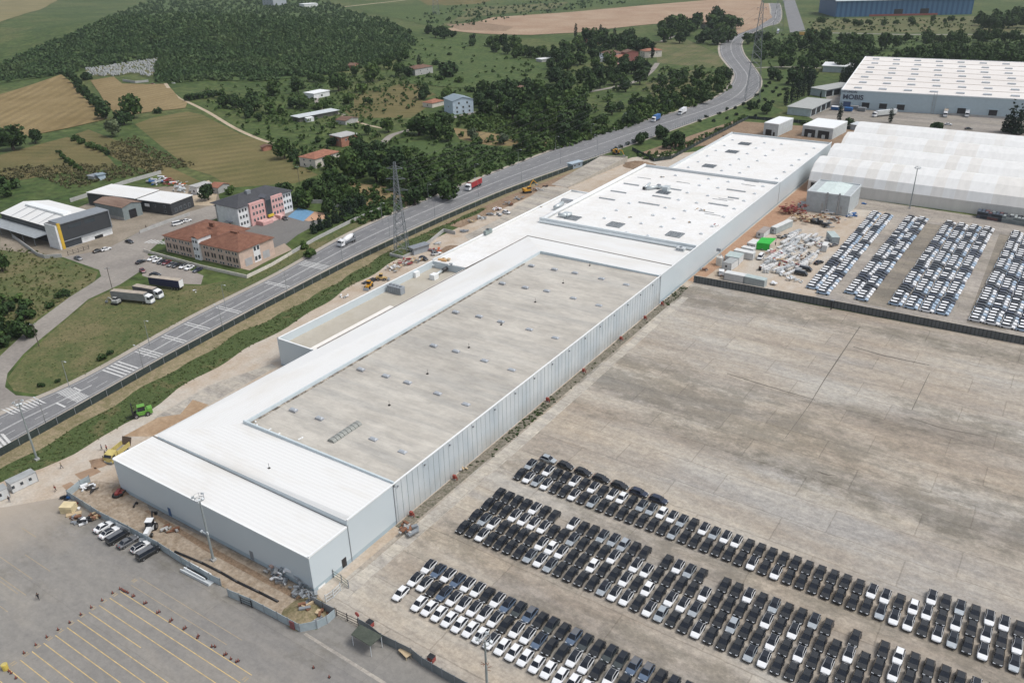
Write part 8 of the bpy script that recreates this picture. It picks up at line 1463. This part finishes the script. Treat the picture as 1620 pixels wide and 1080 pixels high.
grove([(870, 72), (900, 62), (960, 52), (1000, 60), (1030, 76), (1022, 104), (1020, 130), (985, 142), (930, 138), (880, 128), (868, 105)], 50, (8, 13), [L_TREE, L_DARK, L_DARK], 'dark leafy tree in the village grove', 'village grove', ('round',))
row_of([(950, 57, 8), (972, 62, 8), (1022, 112, 9), (1032, 85, 8), (911, 55, 7)], 'column', L_CYP, 'slim dark cypress sticking out of the village grove, {n} from its top edge', 'village cypresses', 'cypress')
grove([(762, 66), (790, 64), (850, 78), (905, 84), (905, 94), (850, 92), (790, 80)], 22, (6, 10), [L_DARK, L_DARK, L_TREE], 'dark tree of the hedge wood crossing the upper meadow', 'hedge wood on the upper meadow')
grove([(672, 46), (715, 50), (722, 56), (690, 57)], 7, (5, 8), [L_DARK], 'dark tree in the small thicket at the top of the meadow', 'thicket at the top of the meadow')
grove([(1035, 42), (1075, 32), (1098, 40), (1075, 62), (1045, 66)], 12, (7, 11), [L_TREE, L_DARK], 'tree in the wood beside the far lane', 'wood beside the far lane')
grove([(1096, 30), (1130, 20), (1160, 30), (1163, 50), (1140, 68), (1105, 60), (1085, 48)], 13, (9, 13), [L_TREE, L_DARK], 'big dark tree of the clump between bare earth and road', 'clump beside the bare earth')
grove([(1040, 128), (1080, 105), (1120, 108), (1148, 140), (1120, 158), (1070, 172), (1030, 175), (1000, 170)], 22, (7, 12), [L_TREE, L_DARK, L_SCRUB], 'bushy tree in the scrub between village lane and road', 'scrub trees beside the road', far=True)
grove([(940, 180), (1000, 150), (1030, 160), (985, 195), (930, 215), (860, 232), (845, 222)], 14, (7, 12), [L_TREE, L_DARK], 'bushy tree along the verge above the main road', 'verge trees above the road')
grove([(1415, 92), (1500, 74), (1625, 78), (1630, 99), (1500, 97), (1440, 95)], 30, (9, 13), [L_TREE, L_DARK], 'tree of the belt behind the distribution warehouse', 'tree belt behind the warehouse', far=True)
grove([(1195, 75), (1260, 62), (1340, 62), (1420, 66), (1400, 90), (1340, 104), (1280, 102), (1225, 100), (1195, 92)], 34, (8, 13), [L_TREE, L_DARK], 'scattered bushy tree in the green scrub beyond the road bend', 'scrub trees beyond the bend', far=True)
grove([(1420, 58), (1625, 56), (1625, 66), (1420, 68)], 14, (6, 10), [L_TREE, L_DARK], 'tree along the far lane below the blue hall', 'trees along the far lane', far=True)
grove([(1535, 32), (1625, 24), (1625, 42), (1560, 44)], 10, (8, 12), [L_DARK, L_TREE], 'big dark tree beside the blue hall end', 'trees at the blue hall end', far=True)
grove([(1285, 32), (1530, 29), (1530, 38), (1285, 40)], 14, (3, 6), [L_DARK, L_TREE], 'low tree in front of the blue hall', 'low trees before the blue hall', ('bush', 'round'), far=True)
grove([(-6, 470), (40, 465), (66, 500), (50, 530), (10, 548), (-6, 545)], 14, (9, 15), [L_DARK, L_TREE], 'dark bushy shrub on the bank beside the access road', 'shrubs on the bank', ('bush',))
grove([(430, 128), (520, 118), (560, 112), (650, 82), (640, 96), (560, 124), (520, 128)], 16, (6, 9), [L_TREE, L_DARK], 'tree on the ragged lower edge of the wooded hill', 'ragged edge of the hill wood', far=True)
grove([(1260, 188), (1330, 193), (1330, 197), (1262, 194)], 6, (4, 6), [L_DARK, L_SCRUB], 'garden shrub along the dock yard fence', 'garden shrubs at the dock fence', ('bush',))
o = bpy.data.objects.new('far_trees', quads_mesh('far_trees', np.concatenate(FAR), L_TREE)); COL.objects.link(o); tag(o, 'many small bushy trees in the scrub and belts far behind the tents', 'trees', None, 'stuff')
# the wooded hill: one mass
FOREST = [(-80, 130), (-60, 95), (0, 106), (33, 90), (100, 62), (165, 32), (215, 8), (280, -8), (360, -14), (420, -4), (520, 4), (560, 20), (610, 34), (650, 52), (657, 72), (640, 92), (600, 102), (555, 112), (520, 119), (470, 124), (410, 130), (330, 128), (255, 134), (243, 126), (252, 92), (190, 100), (133, 110), (112, 118), (60, 124), (0, 133), (-60, 140)]
gF = np.random.default_rng(8); unit = [crown_geo(gF, 'round', 46, .30) for _ in range(6)]; ub = [crown_geo(gF, 'bush', 12, .42) for _ in range(5)]
def mass(name, poly, n, hr, mat, label, cat, units, spread=1.0, zf=1.0, zoff=.7, rows=0.0):
    xs_ = [p[0] for p in poly]; ys_ = [p[1] for p in poly]; out = []; k = 0; tries = 0
    # uniform on the ground: candidate image points are thinned by how much ground one pixel covers there
    dmax = None
    while k < n and tries < n * 40:
        tries += 1; x, y = gF.uniform(min(xs_), max(xs_)), gF.uniform(min(ys_), max(ys_))
        if not in_poly(x, y, poly): continue
        p = T(x, y)
        if rows and gF.random() < .72 * (.5 + .5 * math.sin((p.x * .78 - p.y * .62 + 9 * math.sin(p.x * .012 + p.y * .02)) * 6.283 / rows)): continue
        u = units[int(gF.integers(len(units)))]; R = gF.uniform(*hr); a = gF.uniform(0, 6.28); ca, sa = math.cos(a), math.sin(a)
        M = np.array([[ca * R, -sa * R, 0], [sa * R, ca * R, 0], [0, 0, R * zf * gF.uniform(.8, 1.25)]]); out.append(u @ M.T + np.array([p.x, p.y, p.z + R * zoff * zf])); k += 1
    me = quads_mesh(name, np.concatenate(out), mat); o = bpy.data.objects.new(name, me); COL.objects.link(o); tag(o, label, cat, None, 'stuff'); return o
sheet('forest_floor', [T(*q) for q in FOREST], M_CROP, .05)
mass('forest', FOREST, 8200, (1.9, 3.6), L_FOREST, 'dense dark green wood covering the hill beyond the fields', 'forest', unit, rows=24.0)
mass('undergrowth', [(545, 130), (650, 60), (760, 70), (870, 90), (1000, 130), (960, 190), (850, 240), (700, 300), (600, 250), (545, 190)], 520, (1.0, 2.8), L_TREE, 'scattered bushes between meadow, lanes and groves', 'bushes', ub)
mass('undergrowth', [(300, 140), (430, 130), (545, 125), (545, 260), (480, 280), (440, 240), (330, 175)], 230, (.9, 2.4), L_TREE, 'scattered bushes between the dirt track and the white shed', 'bushes', ub)
mass('undergrowth', [(430, 235), (480, 225), (560, 240), (570, 300), (540, 330), (470, 310), (500, 285), (530, 270), (450, 255)], 160, (.9, 2.4), L_TREE, 'bushes in the tree belt behind the school', 'bushes', ub)
mass('undergrowth', [(1040, 110), (1150, 100), (1160, 140), (1100, 170), (1000, 190), (1000, 160)], 260, (1.0, 2.6), L_TREE, 'bushes between the village lane and the road bend', 'bushes', ub)
mass('undergrowth', [(540, 330), (600, 290), (700, 250), (720, 232), (830, 240), (990, 190), (1000, 200), (850, 246), (700, 306), (580, 355), (545, 352)], 1000, (.7, 1.9), L_SCRUB, 'tall weeds and low bushes on the road verge by the pylon', 'undergrowth', ub)
mass('undergrowth', [(700, 196), (760, 178), (850, 205), (930, 215), (1000, 190), (1050, 160), (1100, 140), (1120, 160), (900, 232), (850, 243), (800, 215)], 900, (.8, 2.4), L_SCRUB, 'thick green scrub around the tan strip field', 'undergrowth', ub)
mass('undergrowth', [(1185, 60), (1220, 56), (1340, 60), (1625, 58), (1625, 90), (1400, 100), (1340, 106), (1210, 104)], 750, (.6, 2.0), L_SCRUB, 'green scrub covering the flat beyond the road bend', 'undergrowth', ub)
mass('undergrowth', [(1280, 30), (1540, 30), (1625, 40), (1625, 54), (1280, 50)], 300, (.8, 2.2), L_SCRUB, 'scrub strip between the far lane and the blue hall', 'undergrowth', ub)
mass('undergrowth', [(-10, 290), (60, 280), (110, 300), (180, 285), (260, 270), (250, 262), (200, 262), (60, 262), (-10, 268)], 700, (.5, 1.3), L_DRY, 'brownish weeds in the waste ground behind the works', 'undergrowth', ub)
mass('undergrowth', [(-10, 385), (60, 398), (150, 432), (148, 446), (60, 503), (-10, 560)], 500, (.25, .7), L_TUFT, 'rough weeds covering the bank beside the access road', 'undergrowth', ub)
mass('undergrowth', [(150, 235), (215, 215), (250, 240), (310, 262), (280, 268), (200, 260)], 560, (.4, 1.2), L_DRY, 'brownish thicket and weeds between the pastures', 'undergrowth', ub)
mass('undergrowth', [(540, 120), (660, 60), (720, 130), (560, 190), (520, 205), (540, 160)], 420, (.5, 1.6), L_SCRUB, 'scattered low bushes on the lower meadow', 'undergrowth', ub)
mass('undergrowth', [(430, 140), (540, 118), (560, 190), (470, 215), (320, 160)], 300, (.5, 1.6), L_SCRUB, 'scattered weeds around the white shed', 'undergrowth', ub)
mass('undergrowth', [(640, 32), (720, 10), (900, 0), (1000, 5), (830, 26), (720, 46)], 260, (1.5, 3.4), L_FOREST, 'low dark hedges on the far hills', 'undergrowth', ub)
mass('undergrowth', [(990, 240), (1010, 246), (1060, 240), (1184, 182), (1180, 188), (1060, 250), (1030, 256)], 260, (.5, 1.5), L_SCRUB, 'bushes along the dark green far fence', 'undergrowth', ub)
bank = []; ut = [crown_geo(gF, 'bush', 8, .45) for _ in range(5)]
for _ in range(1500):
    y = gF.uniform(62, 312); x = gF.uniform(bank_x(y, BING), bank_x(y, BOUTG)); R = gF.uniform(.12, .42); bank.append(ut[int(gF.integers(5))] * R + np.array([x, y, R * .4]))
o = bpy.data.objects.new('bank_weeds', quads_mesh('bank_weeds', np.concatenate(bank), L_TUFT)); COL.objects.link(o); tag(o, 'tufts of weeds covering the grass bank along the site yard', 'weeds', None, 'stuff')
tri = []
VP = [tuple(S(*p)[:2]) for p in [(30, 600), (60, 562), (110, 515), (160, 480), (260, 455), (320, 455), (430, 418), (520, 375), (560, 362), (430, 434), (300, 500), (130, 598), (60, 618)]]
k = 0
while k < 700:
    x, y = gF.uniform(-330, -225), gF.uniform(90, 290)
    if not in_poly(x, y, VP): continue
    k += 1; R = gF.uniform(.10, .3); tri.append(ut[int(gF.integers(5))] * R + np.array([x, y, R * .35]))
o = bpy.data.objects.new('verge_weeds', quads_mesh('verge_weeds', np.concatenate(tri), L_TUFT)); COL.objects.link(o); tag(o, 'low dry weed tufts scattered over the grass triangle', 'weeds', None, 'stuff')
wl_ = []
for _ in range(260): R = gF.uniform(.15, .45); y = gF.choice([gF.uniform(110, 270), gF.uniform(150, 175), gF.uniform(252, 270)]); wl_.append(ut[int(gF.integers(5))] * R + np.array([gF.uniform(-105.5, -102.6), y, R * .4]))
o = bpy.data.objects.new('wall_weeds', quads_mesh('wall_weeds', np.concatenate(wl_), L_TREE)); COL.objects.link(o); tag(o, 'weeds growing at the foot of the corrugated wall', 'weeds', None, 'stuff')

# ------------------------------------------------------------------ air
if True:
    m, n, l, b = _new('haze_air'); n.remove(b); pv = n.new('ShaderNodeVolumePrincipled'); pv.inputs['Color'].default_value = (.80, .86, .93, 1); pv.inputs['Density'].default_value = .00006; pv.inputs['Anisotropy'].default_value = .2
    l.new(pv.outputs[0], n['Material Output'].inputs['Volume']); o = MB().box(-9200, -1700, -1, 7200, 12200, 132).build('haze', m); o['kind'] = 'stuff'; o['label'] = 'thin pale haze filling the air over the site'; o['category'] = 'haze'
